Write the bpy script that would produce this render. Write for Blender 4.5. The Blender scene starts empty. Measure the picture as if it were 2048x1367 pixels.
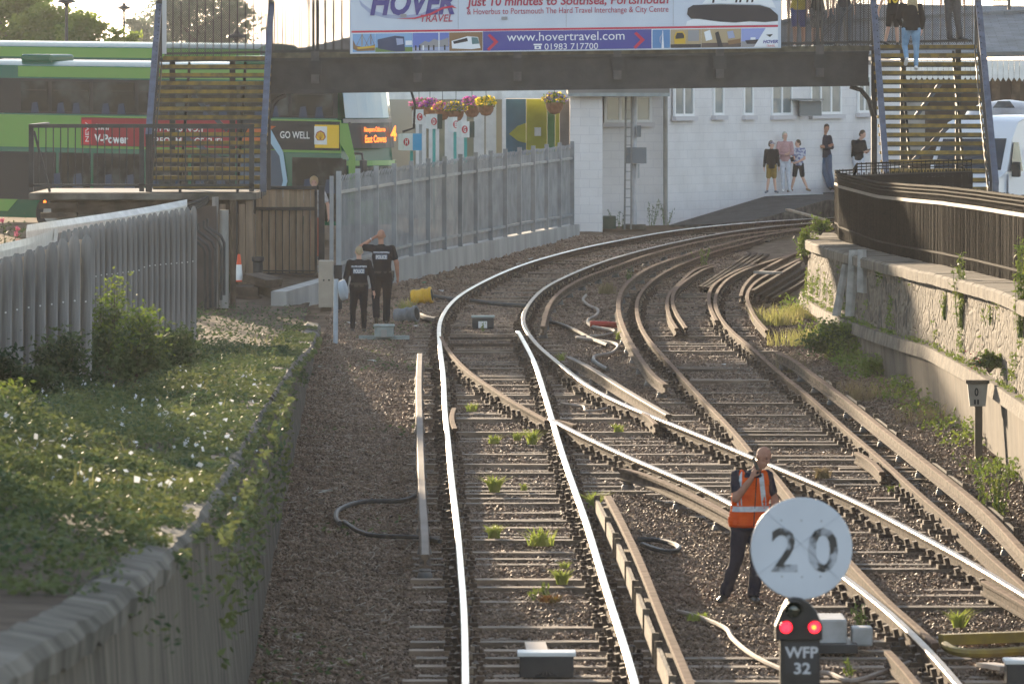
import bpy, bmesh, math, random
import numpy as np
from mathutils import Vector, Matrix, noise as mnoise
SC = bpy.context.scene
COL = SC.collection
R = math.radians
F = 13500.0; CZ = 6.42; YT = 150.0; S = 190.0/13500.0; SD = 186.0
# ------------------------------------------------------------------ camera, sky, sun, exposure
cd = bpy.data.cameras.new('camera'); cam = bpy.data.objects.new('camera', cd); COL.objects.link(cam)
cam.location = (0, 0, CZ); cam.rotation_euler = (R(90), 0, 0)
cd.sensor_width = 36; cd.lens = 36*F/2048; cd.shift_y = -(683.5-YT)/2048
cd.clip_start = 1; cd.clip_end = 6000
cd.dof.use_dof = True; cd.dof.focus_distance = 118; cd.dof.aperture_fstop = 9.0
SC.camera = cam
SUN_AZ = 13.0; SUN_EL = 7.4
w = bpy.data.worlds.new('World'); SC.world = w; w.use_nodes = True
nt = w.node_tree; bg = nt.nodes['Background']
sky = nt.nodes.new('ShaderNodeTexSky'); sky.sky_type = 'NISHITA'; sky.sun_disc = False
sky.sun_elevation = R(SUN_EL); sky.sun_rotation = R(-SUN_AZ); sky.dust_density = 0.25; sky.air_density = 1.0; sky.ozone_density = 2.5
hs = nt.nodes.new('ShaderNodeHueSaturation'); hs.inputs['Saturation'].default_value = .55; nt.links.new(sky.outputs[0], hs.inputs['Color']); nt.links.new(hs.outputs[0], bg.inputs[0]); bg.inputs[1].default_value = 0.15
sd = bpy.data.lights.new('sun', 'SUN'); sun = bpy.data.objects.new('sun', sd); COL.objects.link(sun)
sd.energy = 4.2; sd.angle = R(0.6); sd.color = (1.0, 0.78, 0.53)
sdir = Vector((-math.sin(R(SUN_AZ))*math.cos(R(SUN_EL)), math.cos(R(SUN_AZ))*math.cos(R(SUN_EL)), math.sin(R(SUN_EL))))
sun.rotation_euler = sdir.to_track_quat('Z', 'Y').to_euler()
SC.view_settings.view_transform = 'Standard'; SC.view_settings.look = 'None'
SC.view_settings.exposure = 1.64; SC.view_settings.gamma = 1
SC.cycles.volume_bounces = 1
SC.cycles.max_bounces = 6; SC.cycles.transparent_max_bounces = 16
SC.cycles.use_denoising = True
rnd = random.Random(7)

# ------------------------------------------------------------------ coordinates
def gz(y): return S*min(y, SD)
def T(x, y, zl=0.0): return Vector((x, y, zl+gz(y)))
def G(px, py, zl=0.0):                     # point on the trackbed plane (height zl above it)
    D = (CZ-zl)*F/(py+40.0); return T((px-1024)*D/F, D, zl)
def W(px, py, D): return Vector(((px-1024)*D/F, D, CZ-D*(py-YT)/F))
def XD(px, D): return (px-1024)*D/F
def lerp(a, b, t): return a+(b-a)*t
def interp(tab, v):
    tab = sorted(tab)
    if v <= tab[0][0]:
        a, b = tab[0], tab[1]
    elif v >= tab[-1][0]:
        a, b = tab[-2], tab[-1]
    else:
        for i in range(len(tab)-1):
            if tab[i][0] <= v <= tab[i+1][0]: a, b = tab[i], tab[i+1]; break
    return a[1]+(b[1]-a[1])*(v-a[0])/(b[0]-a[0])

# ------------------------------------------------------------------ materials
MATS = {}
def pm(name, col, rough=0.8, col2=None, scale=8.0, detail=5, bump=0.0, bscale=None, metal=0.0, stretch=(1,1,1), emit=0, emc=None, spec=0.4, lo=.35, hi=.65, transl=0, objrnd=0, alpha=None, bdist=.02):
    if name in MATS: return MATS[name]
    m = bpy.data.materials.new(name); m.use_nodes = True; n = m.node_tree.nodes; l = m.node_tree.links
    b = n['Principled BSDF']; b.inputs['Base Color'].default_value = (*col, 1); b.inputs['Roughness'].default_value = rough
    b.inputs['Metallic'].default_value = metal; b.inputs['Specular IOR Level'].default_value = spec
    if emit:
        b.inputs['Emission Color'].default_value = (*(emc or col), 1); b.inputs['Emission Strength'].default_value = emit
    out = b.inputs['Base Color']
    if col2 is not None or bump:
        tc = n.new('ShaderNodeTexCoord'); mp = n.new('ShaderNodeMapping'); mp.inputs['Scale'].default_value = stretch
        l.new(tc.outputs['Object'], mp.inputs[0])
    last = None
    if col2 is not None:
        nz = n.new('ShaderNodeTexNoise'); nz.inputs['Scale'].default_value = scale; nz.inputs['Detail'].default_value = detail
        l.new(mp.outputs[0], nz.inputs['Vector'])
        cr = n.new('ShaderNodeValToRGB'); cr.color_ramp.elements[0].position = lo; cr.color_ramp.elements[1].position = hi
        cr.color_ramp.elements[0].color = (*col, 1); cr.color_ramp.elements[1].color = (*col2, 1)
        l.new(nz.outputs['Fac'], cr.inputs[0]); last = cr.outputs[0]
    if objrnd:
        oi = n.new('ShaderNodeObjectInfo'); mr = n.new('ShaderNodeMapRange'); mr.inputs[3].default_value = 1-objrnd; mr.inputs[4].default_value = 1+objrnd
        l.new(oi.outputs['Random'], mr.inputs[0]); hs = n.new('ShaderNodeHueSaturation'); l.new(mr.outputs[0], hs.inputs['Value'])
        if last: l.new(last, hs.inputs['Color'])
        else: hs.inputs['Color'].default_value = (*col, 1)
        last = hs.outputs[0]
    if last: l.new(last, out)
    if bump:
        nb = n.new('ShaderNodeTexNoise'); nb.inputs['Scale'].default_value = bscale or scale*3; nb.inputs['Detail'].default_value = 4
        l.new(mp.outputs[0], nb.inputs['Vector']); bp = n.new('ShaderNodeBump'); bp.inputs['Strength'].default_value = bump; bp.inputs['Distance'].default_value = bdist
        l.new(nb.outputs['Fac'], bp.inputs['Height']); l.new(bp.outputs[0], b.inputs['Normal'])
    if transl:
        tr = n.new('ShaderNodeBsdfTranslucent'); mx = n.new('ShaderNodeMixShader'); mx.inputs[0].default_value = transl
        if last: l.new(last, tr.inputs[0])
        else: tr.inputs[0].default_value = (*col, 1)
        l.new(b.outputs[0], mx.inputs[1]); l.new(tr.outputs[0], mx.inputs[2]); l.new(mx.outputs[0], n['Material Output'].inputs[0])
    if alpha is not None: b.inputs['Alpha'].default_value = alpha
    MATS[name] = m; return m

def mesh_mat(name, col, cell, frac):        # woven / expanded metal sheet with real holes
    m = bpy.data.materials.new(name); m.use_nodes = True; n = m.node_tree.nodes; l = m.node_tree.links
    b = n['Principled BSDF']; b.inputs['Base Color'].default_value = (*col, 1); b.inputs['Roughness'].default_value = .8; b.inputs['Specular IOR Level'].default_value = .05
    tc = n.new('ShaderNodeTexCoord'); vals = []
    sx = n.new('ShaderNodeSeparateXYZ'); l.new(tc.outputs['Object'], sx.inputs[0])
    def mth(op, a, bb=None):
        k = n.new('ShaderNodeMath'); k.operation = op
        for i, v in enumerate((a, bb)):
            if v is None: continue
            if isinstance(v, (int, float)): k.inputs[i].default_value = v
            else: l.new(v, k.inputs[i])
        return k.outputs[0]
    p = mth('ADD', sx.outputs[0], sx.outputs[2]); q = mth('SUBTRACT', sx.outputs[0], sx.outputs[2])
    for v in (p, q):
        f = mth('FRACT', mth('ABSOLUTE', mth('DIVIDE', v, cell))); vals.append(mth('LESS_THAN', f, frac))
    a = mth('MAXIMUM', vals[0], vals[1]); l.new(a, b.inputs['Alpha'])
    return m

def brick_mat(name, c1, c2, mortar, bw, bh, msize=.02, bump=.6, rot=False, rough=.85, squash=1, stain=.75):
    m = bpy.data.materials.new(name); m.use_nodes = True; n = m.node_tree.nodes; l = m.node_tree.links
    b = n['Principled BSDF']; b.inputs['Roughness'].default_value = rough; b.inputs['Specular IOR Level'].default_value = .25
    uv = n.new('ShaderNodeUVMap'); br = n.new('ShaderNodeTexBrick'); l.new(uv.outputs[0], br.inputs['Vector'])
    br.inputs['Color1'].default_value = (*c1, 1); br.inputs['Color2'].default_value = (*c2, 1); br.inputs['Mortar'].default_value = (*mortar, 1)
    br.inputs['Scale'].default_value = 1; br.inputs['Brick Width'].default_value = bw; br.inputs['Row Height'].default_value = bh; br.inputs['Mortar Size'].default_value = msize
    br.inputs['Mortar Smooth'].default_value = .3
    nz = n.new('ShaderNodeTexNoise'); nz.inputs['Scale'].default_value = 1.3; nz.inputs['Detail'].default_value = 8; l.new(uv.outputs[0], nz.inputs['Vector'])
    mx = n.new('ShaderNodeMix'); mx.data_type = 'RGBA'; mx.blend_type = 'MULTIPLY'; mx.inputs[0].default_value = stain
    cr = n.new('ShaderNodeValToRGB'); cr.color_ramp.elements[0].position = .3; cr.color_ramp.elements[0].color = (.55, .52, .48, 1); cr.color_ramp.elements[1].position = .6
    cr.color_ramp.elements[1].color = (1, 1, 1, 1)
    l.new(nz.outputs['Fac'], cr.inputs[0]); l.new(br.outputs['Color'], mx.inputs[6]); l.new(cr.outputs[0], mx.inputs[7]); l.new(mx.outputs[2], b.inputs['Base Color'])
    bp = n.new('ShaderNodeBump'); bp.inputs['Strength'].default_value = bump; bp.inputs['Distance'].default_value = .02; bp.invert = True
    ad = n.new('ShaderNodeMath'); ad.operation = 'MULTIPLY_ADD'; nb = n.new('ShaderNodeTexNoise'); nb.inputs['Scale'].default_value = 9; nb.inputs['Detail'].default_value = 5
    l.new(uv.outputs[0], nb.inputs['Vector']); l.new(nb.outputs['Fac'], ad.inputs[0]); ad.inputs[1].default_value = -.8; l.new(br.outputs['Fac'], ad.inputs[2])
    l.new(ad.outputs[0], bp.inputs['Height']); l.new(bp.outputs[0], b.inputs['Normal'])
    MATS[name] = m; return m

def rubble_mat(name, cols, mortar, sx, sy):
    m = bpy.data.materials.new(name); m.use_nodes = True; n = m.node_tree.nodes; l = m.node_tree.links
    b = n['Principled BSDF']; b.inputs['Roughness'].default_value = .9; b.inputs['Specular IOR Level'].default_value = .2
    uv = n.new('ShaderNodeUVMap'); mp = n.new('ShaderNodeMapping'); mp.inputs['Scale'].default_value = (sx, sy, 1); l.new(uv.outputs[0], mp.inputs[0])
    nz = n.new('ShaderNodeTexNoise'); nz.inputs['Scale'].default_value = 2.5; nz.inputs['Detail'].default_value = 6; l.new(mp.outputs[0], nz.inputs['Vector'])
    v1 = n.new('ShaderNodeTexVoronoi'); v1.inputs['Scale'].default_value = 1; l.new(mp.outputs[0], v1.inputs['Vector'])
    v2 = n.new('ShaderNodeTexVoronoi'); v2.feature = 'DISTANCE_TO_EDGE'; v2.inputs['Scale'].default_value = 1; l.new(mp.outputs[0], v2.inputs['Vector'])
    sp = n.new('ShaderNodeSeparateColor'); l.new(v1.outputs['Color'], sp.inputs[0])
    cr = n.new('ShaderNodeValToRGB'); cr.color_ramp.elements[0].color = (*cols[0], 1); cr.color_ramp.elements[1].color = (*cols[1], 1)
    e = cr.color_ramp.elements.new(.5); e.color = (*cols[2], 1); l.new(sp.outputs[0], cr.inputs[0])
    mk = n.new('ShaderNodeValToRGB'); mk.color_ramp.elements[0].position = .03; mk.color_ramp.elements[1].position = .09; l.new(v2.outputs['Distance'], mk.inputs[0])
    mx = n.new('ShaderNodeMix'); mx.data_type = 'RGBA'; mx.inputs[6].default_value = (*mortar, 1); l.new(mk.outputs[0], mx.inputs[0]); l.new(cr.outputs[0], mx.inputs[7])
    m2 = n.new('ShaderNodeMix'); m2.data_type = 'RGBA'; m2.blend_type = 'MULTIPLY'; m2.inputs[0].default_value = .8; c3 = n.new('ShaderNodeValToRGB'); c3.color_ramp.elements[0].position = .35; c3.color_ramp.elements[0].color = (.5,.47,.42,1); c3.color_ramp.elements[1].position = .6
    l.new(nz.outputs['Fac'], c3.inputs[0]); l.new(mx.outputs[2], m2.inputs[6]); l.new(c3.outputs[0], m2.inputs[7]); l.new(m2.outputs[2], b.inputs['Base Color'])
    ad = n.new('ShaderNodeMath'); ad.operation = 'MULTIPLY_ADD'; l.new(nz.outputs['Fac'], ad.inputs[0]); ad.inputs[1].default_value = 1.4; l.new(mk.outputs[0], ad.inputs[2])
    bp = n.new('ShaderNodeBump'); bp.inputs['Strength'].default_value = 1; bp.inputs['Distance'].default_value = .05; l.new(ad.outputs[0], bp.inputs['Height']); l.new(bp.outputs[0], b.inputs['Normal'])
    MATS[name] = m; return m

# ------------------------------------------------------------------ mesh building
class MB:
    def __init__(s): s.v = []; s.f = []; s.m = []; s.uv = None
    def add(s, vs, fs, mi=0):
        o = len(s.v); s.v += [tuple(v) for v in vs]; s.f += [tuple(i+o for i in f) for f in fs]; s.m += [mi]*len(fs); return s
    def box(s, c, size, rz=0, mi=0, M=None):
        x, y, z = size[0]/2, size[1]/2, size[2]/2
        vs = [Vector((a*x, b*y, d*z)) for d in (-1, 1) for b in (-1, 1) for a in (-1, 1)]
        m = Matrix.Translation(Vector(c)) @ (M if M is not None else Matrix.Rotation(rz, 4, 'Z'))
        vs = [m @ v for v in vs]
        return s.add(vs, [(0,2,3,1),(4,5,7,6),(0,1,5,4),(2,6,7,3),(0,4,6,2),(1,3,7,5)], mi)
    def box2(s, a, b, mi=0):
        return s.box([(a[i]+b[i])/2 for i in range(3)], [abs(b[i]-a[i]) for i in range(3)], mi=mi)
    def beam(s, p, q, w, h, mi=0, up=Vector((0,0,1))):
        p = Vector(p); q = Vector(q); d = (q-p); L = d.length
        if L < 1e-6: return s
        d = d/L; u = up-d*up.dot(d)
        if u.length < 1e-4: u = Vector((0,1,0))-d*d.y
        u.normalize(); r = d.cross(u)
        vs = [p+r*(a*w/2)+u*(b*h/2) for a, b in ((-1,-1),(1,-1),(1,1),(-1,1))]; vs += [v+d*L for v in vs]
        return s.add(vs, [(3,2,1,0),(4,5,6,7),(0,1,5,4),(1,2,6,5),(2,3,7,6),(3,0,4,7)], mi)
    def tube(s, pts, r, n=8, mi=0, cap=True):
        pts = [Vector(p) for p in pts]; rings = []
        rr = r if isinstance(r, (list, tuple)) else [r]*len(pts)
        prev = None
        for i, p in enumerate(pts):
            d = (pts[min(i+1, len(pts)-1)]-pts[max(i-1, 0)])
            d = d.normalized() if d.length > 1e-9 else Vector((0,0,1))
            a = Vector((0,0,1)) if abs(d.z) < .95 else Vector((1,0,0))
            if prev is not None and abs(prev.dot(d)) < .95: a = prev
            u = (a-d*a.dot(d)).normalized(); w_ = d.cross(u); prev = u
            rings.append([p+u*math.cos(t*2*math.pi/n)*rr[i]+w_*math.sin(t*2*math.pi/n)*rr[i] for t in range(n)])
        vs = [v for g in rings for v in g]; fs = []
        for i in range(len(pts)-1):
            for t in range(n):
                fs.append((i*n+t, i*n+(t+1)%n, (i+1)*n+(t+1)%n, (i+1)*n+t))
        if cap: fs += [tuple(range(n))[::-1], tuple((len(pts)-1)*n+t for t in range(n))]
        return s.add(vs, fs, mi)
    def lathe(s, prof, c, n=20, mi=0, M=None):
        vs = []; fs = []; c = Vector(c)
        for r, z in prof:
            for t in range(n):
                v = Vector((r*math.cos(t*2*math.pi/n), r*math.sin(t*2*math.pi/n), z))
                if M is not None: v = M @ v
                vs.append(c+v)
        for i in range(len(prof)-1):
            for t in range(n): fs.append((i*n+t, i*n+(t+1)%n, (i+1)*n+(t+1)%n, (i+1)*n+t))
        fs += [tuple(range(n))[::-1], tuple((len(prof)-1)*n+t for t in range(n))]
        return s.add(vs, fs, mi)
    def quad(s, a, b, c, d, mi=0): return s.add([a, b, c, d], [(0,1,2,3)], mi)
    def poly(s, pts, mi=0): return s.add(pts, [tuple(range(len(pts)))], mi)
    def slab(s, pts, off, mi=0):            # polygon thickened by vector off
        n = len(pts); pts = [Vector(p) for p in pts]; off = Vector(off)
        vs = pts+[p+off for p in pts]
        return s.add(vs, [tuple(range(n)), tuple(range(2*n-1, n-1, -1))]+[(i, i+n, (i+1)%n+n, (i+1)%n) for i in range(n)], mi)
    def sweep(s, path, prof, mi=0, mats=None, cap=True, vert=True):   # prof: (lateral right, up)
        path = [Vector(p) for p in path]; n = len(prof); vs = []
        for i, p in enumerate(path):
            d = path[min(i+1, len(path)-1)]-path[max(i-1, 0)]; d.z = 0; d.normalize(); rt = Vector((d.y, -d.x, 0))
            vs += [p+rt*a+Vector((0,0,b)) for a, b in prof]
        o = len(s.v); s.v += [tuple(v) for v in vs]
        for i in range(len(path)-1):
            for t in range(n):
                s.f.append((o+i*n+t, o+i*n+(t+1)%n, o+(i+1)*n+(t+1)%n, o+(i+1)*n+t)); s.m.append(mats[t] if mats else mi)
        if cap:
            s.f += [tuple(o+t for t in range(n))[::-1], tuple(o+(len(path)-1)*n+t for t in range(n))]; s.m += [mi, mi]
        return s
    def mesh(s, name, mats, smooth=False, fix=True):
        me = bpy.data.meshes.new(name); me.from_pydata(s.v, [], s.f)
        if not isinstance(mats, (list, tuple)): mats = [mats]
        for m in mats: me.materials.append(m)
        if len(mats) > 1: me.polygons.foreach_set('material_index', s.m)
        if fix:
            bm = bmesh.new(); bm.from_mesh(me); bmesh.ops.recalc_face_normals(bm, faces=bm.faces); bm.to_mesh(me); bm.free()
        if smooth:
            me.polygons.foreach_set('use_smooth', [True]*len(me.polygons))
            me.set_sharp_from_angle(angle=R(40))
        me.update(); return me
    def obj(s, name, mats, parent=None, smooth=False, org=None, bevel=0, fix=True):
        org = Vector(org) if org is not None else (parent_world(parent) if parent is not None else (Vector(s.v[0]) if s.v else Vector()))
        s.v = [tuple(Vector(v)-org) for v in s.v]
        o = bpy.data.objects.new(name, s.mesh(name, mats, smooth, fix)); COL.objects.link(o)
        if parent is not None:
            o.parent = parent; o.location = org-parent_world(parent)
        else: o.location = org
        if bevel:
            md = o.modifiers.new('bevel', 'BEVEL'); md.width = bevel; md.segments = 2; md.limit_method = 'ANGLE'
        return o
def parent_world(p):
    v = Vector((0,0,0))
    while p is not None: v += p.location; p = p.parent
    return v
def tag(o, label=None, cat=None, group=None, kind=None):
    if label: o['label'] = label
    if cat: o['category'] = cat
    if group: o['group'] = group
    if kind: o['kind'] = kind
    return o
def thing(name, label, cat, loc, group=None):
    o = bpy.data.objects.new(name, None); COL.objects.link(o); o.location = loc; o.empty_display_size = .2
    return tag(o, label, cat, group)
def grid_uv(me, fn):
    uv = me.uv_layers.new(name='UVMap')
    for lp in me.loops:
        uv.data[lp.index].uv = fn(me.vertices[lp.vertex_index].co)
def np_mesh(name, verts, nper, mat, parent=None, faces=None, org=(0,0,0)):
    me = bpy.data.meshes.new(name); nv = len(verts)
    me.vertices.add(nv); me.vertices.foreach_set('co', (verts-np.array(org)).astype(np.float32).ravel())
    if faces is None: faces = np.arange(nv).reshape(-1, nper)
    k = faces.shape[1]
    me.loops.add(faces.size); me.loops.foreach_set('vertex_index', faces.astype(np.int32).ravel())
    me.polygons.add(len(faces)); me.polygons.foreach_set('loop_start', (np.arange(len(faces))*k).astype(np.int32)); me.polygons.foreach_set('loop_total', np.full(len(faces), k, np.int32))
    for m in (mat if isinstance(mat, (list, tuple)) else [mat]): me.materials.append(m)
    me.update(calc_edges=True)
    o = bpy.data.objects.new(name, me); COL.objects.link(o)
    if parent is not None:
        o.parent = parent; o.location = Vector(org)-parent_world(parent)
    else: o.location = org
    return o
NR = np.random.default_rng(5)
def leaves(name, C, size, mat, parent=None, org=(0,0,0), up=.3, aspect=1.0, seed=None):   # C: (n,3) centres
    n = len(C); size = np.broadcast_to(size, (n,))*NR.uniform(.6, 1.4, n)
    a = NR.normal(size=(n,3)); a[:,2] *= (1-up); a /= np.linalg.norm(a, axis=1)[:,None]
    b = NR.normal(size=(n,3)); b -= a*(a*b).sum(1)[:,None]; b /= np.linalg.norm(b, axis=1)[:,None]
    s = size[:,None]
    V = np.stack([C-a*s, C-b*s*.45*aspect+a*s*.1, C+a*s, C+b*s*.45*aspect+a*s*.1], 1).reshape(-1,3)
    return np_mesh(name, V, 4, mat, parent, None, org)
# text and flat artwork laid on a face: corner points in world space
CAPH = []
def text(name, s, mat, parent, P0, U, V, wid, hei, off=.004, shear=0, bold=0, spacing=1.0):
    """text wid wide with capital height hei, baseline-left at P0, along unit vectors U, V"""
    def mk(body):
        c = bpy.data.curves.new(name, 'FONT'); c.body = body; c.size = 1; c.shear = shear; c.offset = bold; c.space_character = spacing; c.resolution_u = 3
        o = bpy.data.objects.new('tmp', c); COL.objects.link(o)
        dg = bpy.context.evaluated_depsgraph_get(); me = bpy.data.meshes.new_from_object(o.evaluated_get(dg)); bpy.data.objects.remove(o); bpy.data.curves.remove(c); return me
    if not CAPH:
        m0 = mk('H'); CAPH.append(max(v.co.y for v in m0.vertices))
    me = mk(s)
    co = np.array([v.co[:] for v in me.vertices]); mn = co.min(0); mxx = co.max(0)
    U = Vector(U).normalized(); V = Vector(V).normalized(); N = U.cross(V).normalized(); P0 = Vector(P0)
    kx = wid/(mxx[0]-mn[0]); ky = hei/CAPH[0]
    pw = parent_world(parent)
    for v in me.vertices: v.co = P0+U*((v.co.x-mn[0])*kx)+V*(v.co.y*ky)+N*off-pw
    me.materials.clear(); me.materials.append(mat); me.name = name
    ob = bpy.data.objects.new(name, me); COL.objects.link(ob); ob.parent = parent; return ob
# ================================================================== GROUND
m_ballast = pm('ballast_ground', (.10,.067,.043), .95, (.2,.14,.093), 3.0, 10, .9, 26, spec=.08)
m_far = pm('street_asphalt', (.16,.15,.14), .9, (.22,.2,.19), 1.2, 6, .2, spec=.15)
m_stoneA = pm('ballast_stone', (.21,.135,.09), .75, (.36,.265,.195), 2.2, 6, spec=.25)
m_stoneB = pm('ballast_stone_dark', (.10,.063,.04), .62, (.19,.13,.088), 2.6, 6, spec=.3)
m_straw = pm('dry_debris', (.20,.155,.11), .8, (.45,.39,.32), 5, 3, spec=.2)
m_rust = pm('rail_rust', (.035,.021,.014), .9, (.10,.062,.04), 12, 6, .3, spec=.08)
m_crust = pm('conductor_rust', (.075,.052,.037), .9, (.17,.125,.09), 6, 6, .2, spec=.08)
m_railtop = pm('polished_railhead', (.62,.58,.54), .3, (.42,.38,.34), 3, 4, .12, 40, metal=1.0)
m_semi = pm('part_polished_railhead', (.30,.235,.185), .45, (.20,.145,.105), 3, 4, .15, 30, metal=.55, spec=.3)
m_dulltop = pm('dull_railhead', (.17,.105,.07), .92, (.26,.17,.12), 5, 5, .2, 30, spec=.05)
m_sleeper = pm('weathered_timber', (.125,.085,.056), .72, (.26,.19,.13), 3, 8, .7, 12, stretch=(.6,5,1), objrnd=.4, spec=.4)
m_chair = pm('rusty_cast_iron', (.045,.03,.02), .75, (.11,.07,.045), 14, 5, .3, objrnd=.35, spec=.35)
m_key = pm('oak_key', (.2,.15,.1), .8, (.28,.21,.15), 20, 4)

XL = np.concatenate([[-1500,-60,-20], np.arange(-12, 13.01, .25), [20,60,1500]])
YL = np.concatenate([[-30, 20, 40], np.arange(50, 140, .4), np.arange(140, 187, 1.0), [200, 260, 500, 3500]])
def ground_h(x, y):
    n = mnoise.noise(Vector((x*.9, y*.5, 0)))*.035+mnoise.noise(Vector((x*3, y*2, 3)))*.02
    k = 1.0 if -12 < x < 13 and 50 < y < 180 else 0
    h = -.03+n*k
    if x > 5.0 and k: h += min((x-5.0)*.09, .12)
    if x < -1.7 and k: h += min((-1.7-x)*.05, .06)
    return h
vs = [T(x, y, ground_h(x, y)) for y in YL for x in XL]
nx = len(XL); fs = [(j*nx+i, j*nx+i+1, (j+1)*nx+i+1, (j+1)*nx+i) for j in range(len(YL)-1) for i in range(nx-1)]
g = MB(); g.add(vs, fs); ground = g.obj('ground', m_ballast, smooth=True, org=(0,0,0), fix=False); tag(ground, kind='structure')

# ================================================================== RAILS
def Z(lst, ox, oy, s): return [(ox+x/s, oy+y/s) for x, y in lst]
TR = {}
TR['R1'] = [(932,1500),(931,1367),(930,1291),(927,1201),(921,1133),(917,1075),(911,1021),(903,953),(896,876),(890,818),(887,750),(882,710),(878,672),(878,648),(884,631),(897,610),(921,588),(959,566),(1010,542),(1061,523),(1113,508),(1181,491),(1249,478),(1310,466),(1408,452.5),(1510,443.5),(1613,437),(1660,434.5),(1740,431.5)]
TR['R2'] = [(1304,1500),(1272,1367),(1250,1291),(1225,1215),(1200,1133),(1173,1043),(1146,967),(1123,899),(1107,845),(1092,795),(1080,755),(1071,728),(1061,706),(1044,675),(1036,661)]
TR['R3'] = [(2200,1270),(2048,1188),(1977,1142),(1915,1107),(1853,1074),(1790,1041),(1728,1007),(1666,980),(1604,953),(1541,928),(1503,912),(1463,894),(1398,868),(1339,844),(1288,824),(1237,803),(1185,776),(1147,749),(1113,721),(1078,692),(1056,665),(1047,648),(1045,634),(1051,617),(1068,593),(1096,570),(1147,545),(1198,525),(1249,509),(1310,493),(1373,479),(1442,465.5),(1510,456),(1578,448.5),(1654,442.5),(1740,438)]
TR['R4'] = [(881,672),(894,695),(914,720),(942,746),(984,775),(1029,804),(1070,826),(1094,840)]
TR['R5'] = [(1101,836),(1142,858),(1209,890),(1266,916),(1332,943),(1398,971),(1459,1002),(1520,1037),(1580,1074),(1640,1115),(1691,1153),(1727,1180),(1771,1213),(1800,1241),(1832,1271),(1873,1312),(1919,1367),(2010,1480)]
TR['Sd'] = [(1512,912),(1547,945),(1586,995),(1640,1056),(1701,1123),(1749,1173),(1790,1215),(1832,1248),(1871,1285)]
TR['Sb'] = [(1760,446),(1640,458),(1558,464),(1510,482),(1442,498),(1373,523),(1335,540),(1305,559),(1284,580),(1274,602),(1275,632),(1288,665),(1315,698),(1346,731),(1373,762),(1408,799),(1442,834),(1476,870),(1502,903)]
TR['Sc'] = [(1720,476),(1640,492),(1570,512),(1503,533),(1459,554),(1438,575),(1430,598),(1434,622),(1449,646),(1473,670),(1496,688),(1518,707),(1544,731),(1578,759),(1613,786),(1645,815),(1680,846),(1707,870),(1749,904),(1790,941),(1853,999),(1915,1049),(1977,1107),(2048,1169),(2150,1255)]
TR['P1a'] = [(1425,528),(1391,537),(1360,564),(1339,585),(1334,605),(1339,632),(1353,656)]
TR['P1b'] = [(1426,532),(1408,537),(1370,561),(1349,581),(1345,602),(1353,626),(1372,655)]
TR['P2a'] = [(1507,527),(1459,547),(1428,568),(1418,588),(1420,612),(1433,640)]
TR['P3a'] = [(1600,500),(1534,533),(1503,554),(1486,575),(1482,591)]
TR['P3b'] = [(1620,507),(1544,544),(1510,564),(1495,585),(1497,605),(1510,632),(1534,660)]
def smooth_path(pts, step=.7, win=2, keep=True):
    pts = [Vector(p) for p in pts]; out = [pts[0]]
    P = [pts[0]*2-pts[1]]+pts+[pts[-1]*2-pts[-2]]
    dense = []
    for i in range(1, len(P)-2):
        a, b, c, d = P[i-1:i+3]; n = max(2, int((c-b).length/step))
        for k in range(n):
            t = k/n
            dense.append(.5*((2*b)+(c-a)*t+(2*a-5*b+4*c-d)*t*t+(3*b-a-3*c+d)*t**3))
    dense.append(pts[-1])
    for _ in range(win):
        dense = [dense[0]]+[(dense[i-1]+dense[i]*2+dense[i+1])/4 for i in range(1, len(dense)-1)]+[dense[-1]]
    return dense
RZ = .19
PATH = {k: smooth_path([G(x, y, RZ) for x, y in v], win=10 if len(v) > 9 else 3) for k, v in TR.items()}
for k in ('Sb','Sc','P1a','P1b','P2a','P3a','P3b'): pass
HEAD = [(-.037,-.012),(-.030,0),(.030,0),(.037,-.012),(.037,-.04),(.012,-.055),(.012,-.115),(.036,-.128),(.036,-.15),(-.036,-.15),(-.036,-.128),(-.012,-.115),(-.012,-.055),(-.037,-.04)]
def rail(key, label, top, group=None, name='running_rail'):
    b = MB(); mats = [0]*len(HEAD); mats[0] = mats[1] = mats[2] = 1
    b.sweep(PATH[key], HEAD, mats=mats)
    o = b.obj(name, [m_rust, top], org=PATH[key][0]); return tag(o, label, 'rail', group)
rail('R1', 'polished left-hand rail of the main track nearest the left wall', m_railtop)
rail('R2', 'polished right-hand rail of the near straight track, crossing at the frog', m_railtop)
rail('R3', 'long polished rail sweeping down to the right edge behind the white disc', m_semi)
rail('R4', 'short curved switch rail crossing inside the near straight track up to the frog', m_dulltop)
rail('R5', 'rail running from the frog behind the man in the orange vest', m_semi)
rail('Sd', 'dull switch rail tapering out just right of the white disc', m_dulltop)
rail('Sb', 'brown left-hand rail of the disused siding', m_dulltop)
rail('Sc', 'brown right-hand rail of the disused siding running to the right edge', m_dulltop)
for k, l in (('P1a','outer rail of the cut-off pair inside the siding, ending in a square cut'),('P1b','inner rail of the cut-off pair inside the siding'),('P2a','short cut rail hugging the right-hand siding rail'),('P3a','stub of cut rail beside the stacked rails near the stone wall'),('P3b','cut rail end nearest the weeds by the stone wall')):
    rail(k, l, m_dulltop, 'cut rail ends in the siding', 'disused_rail')
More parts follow.
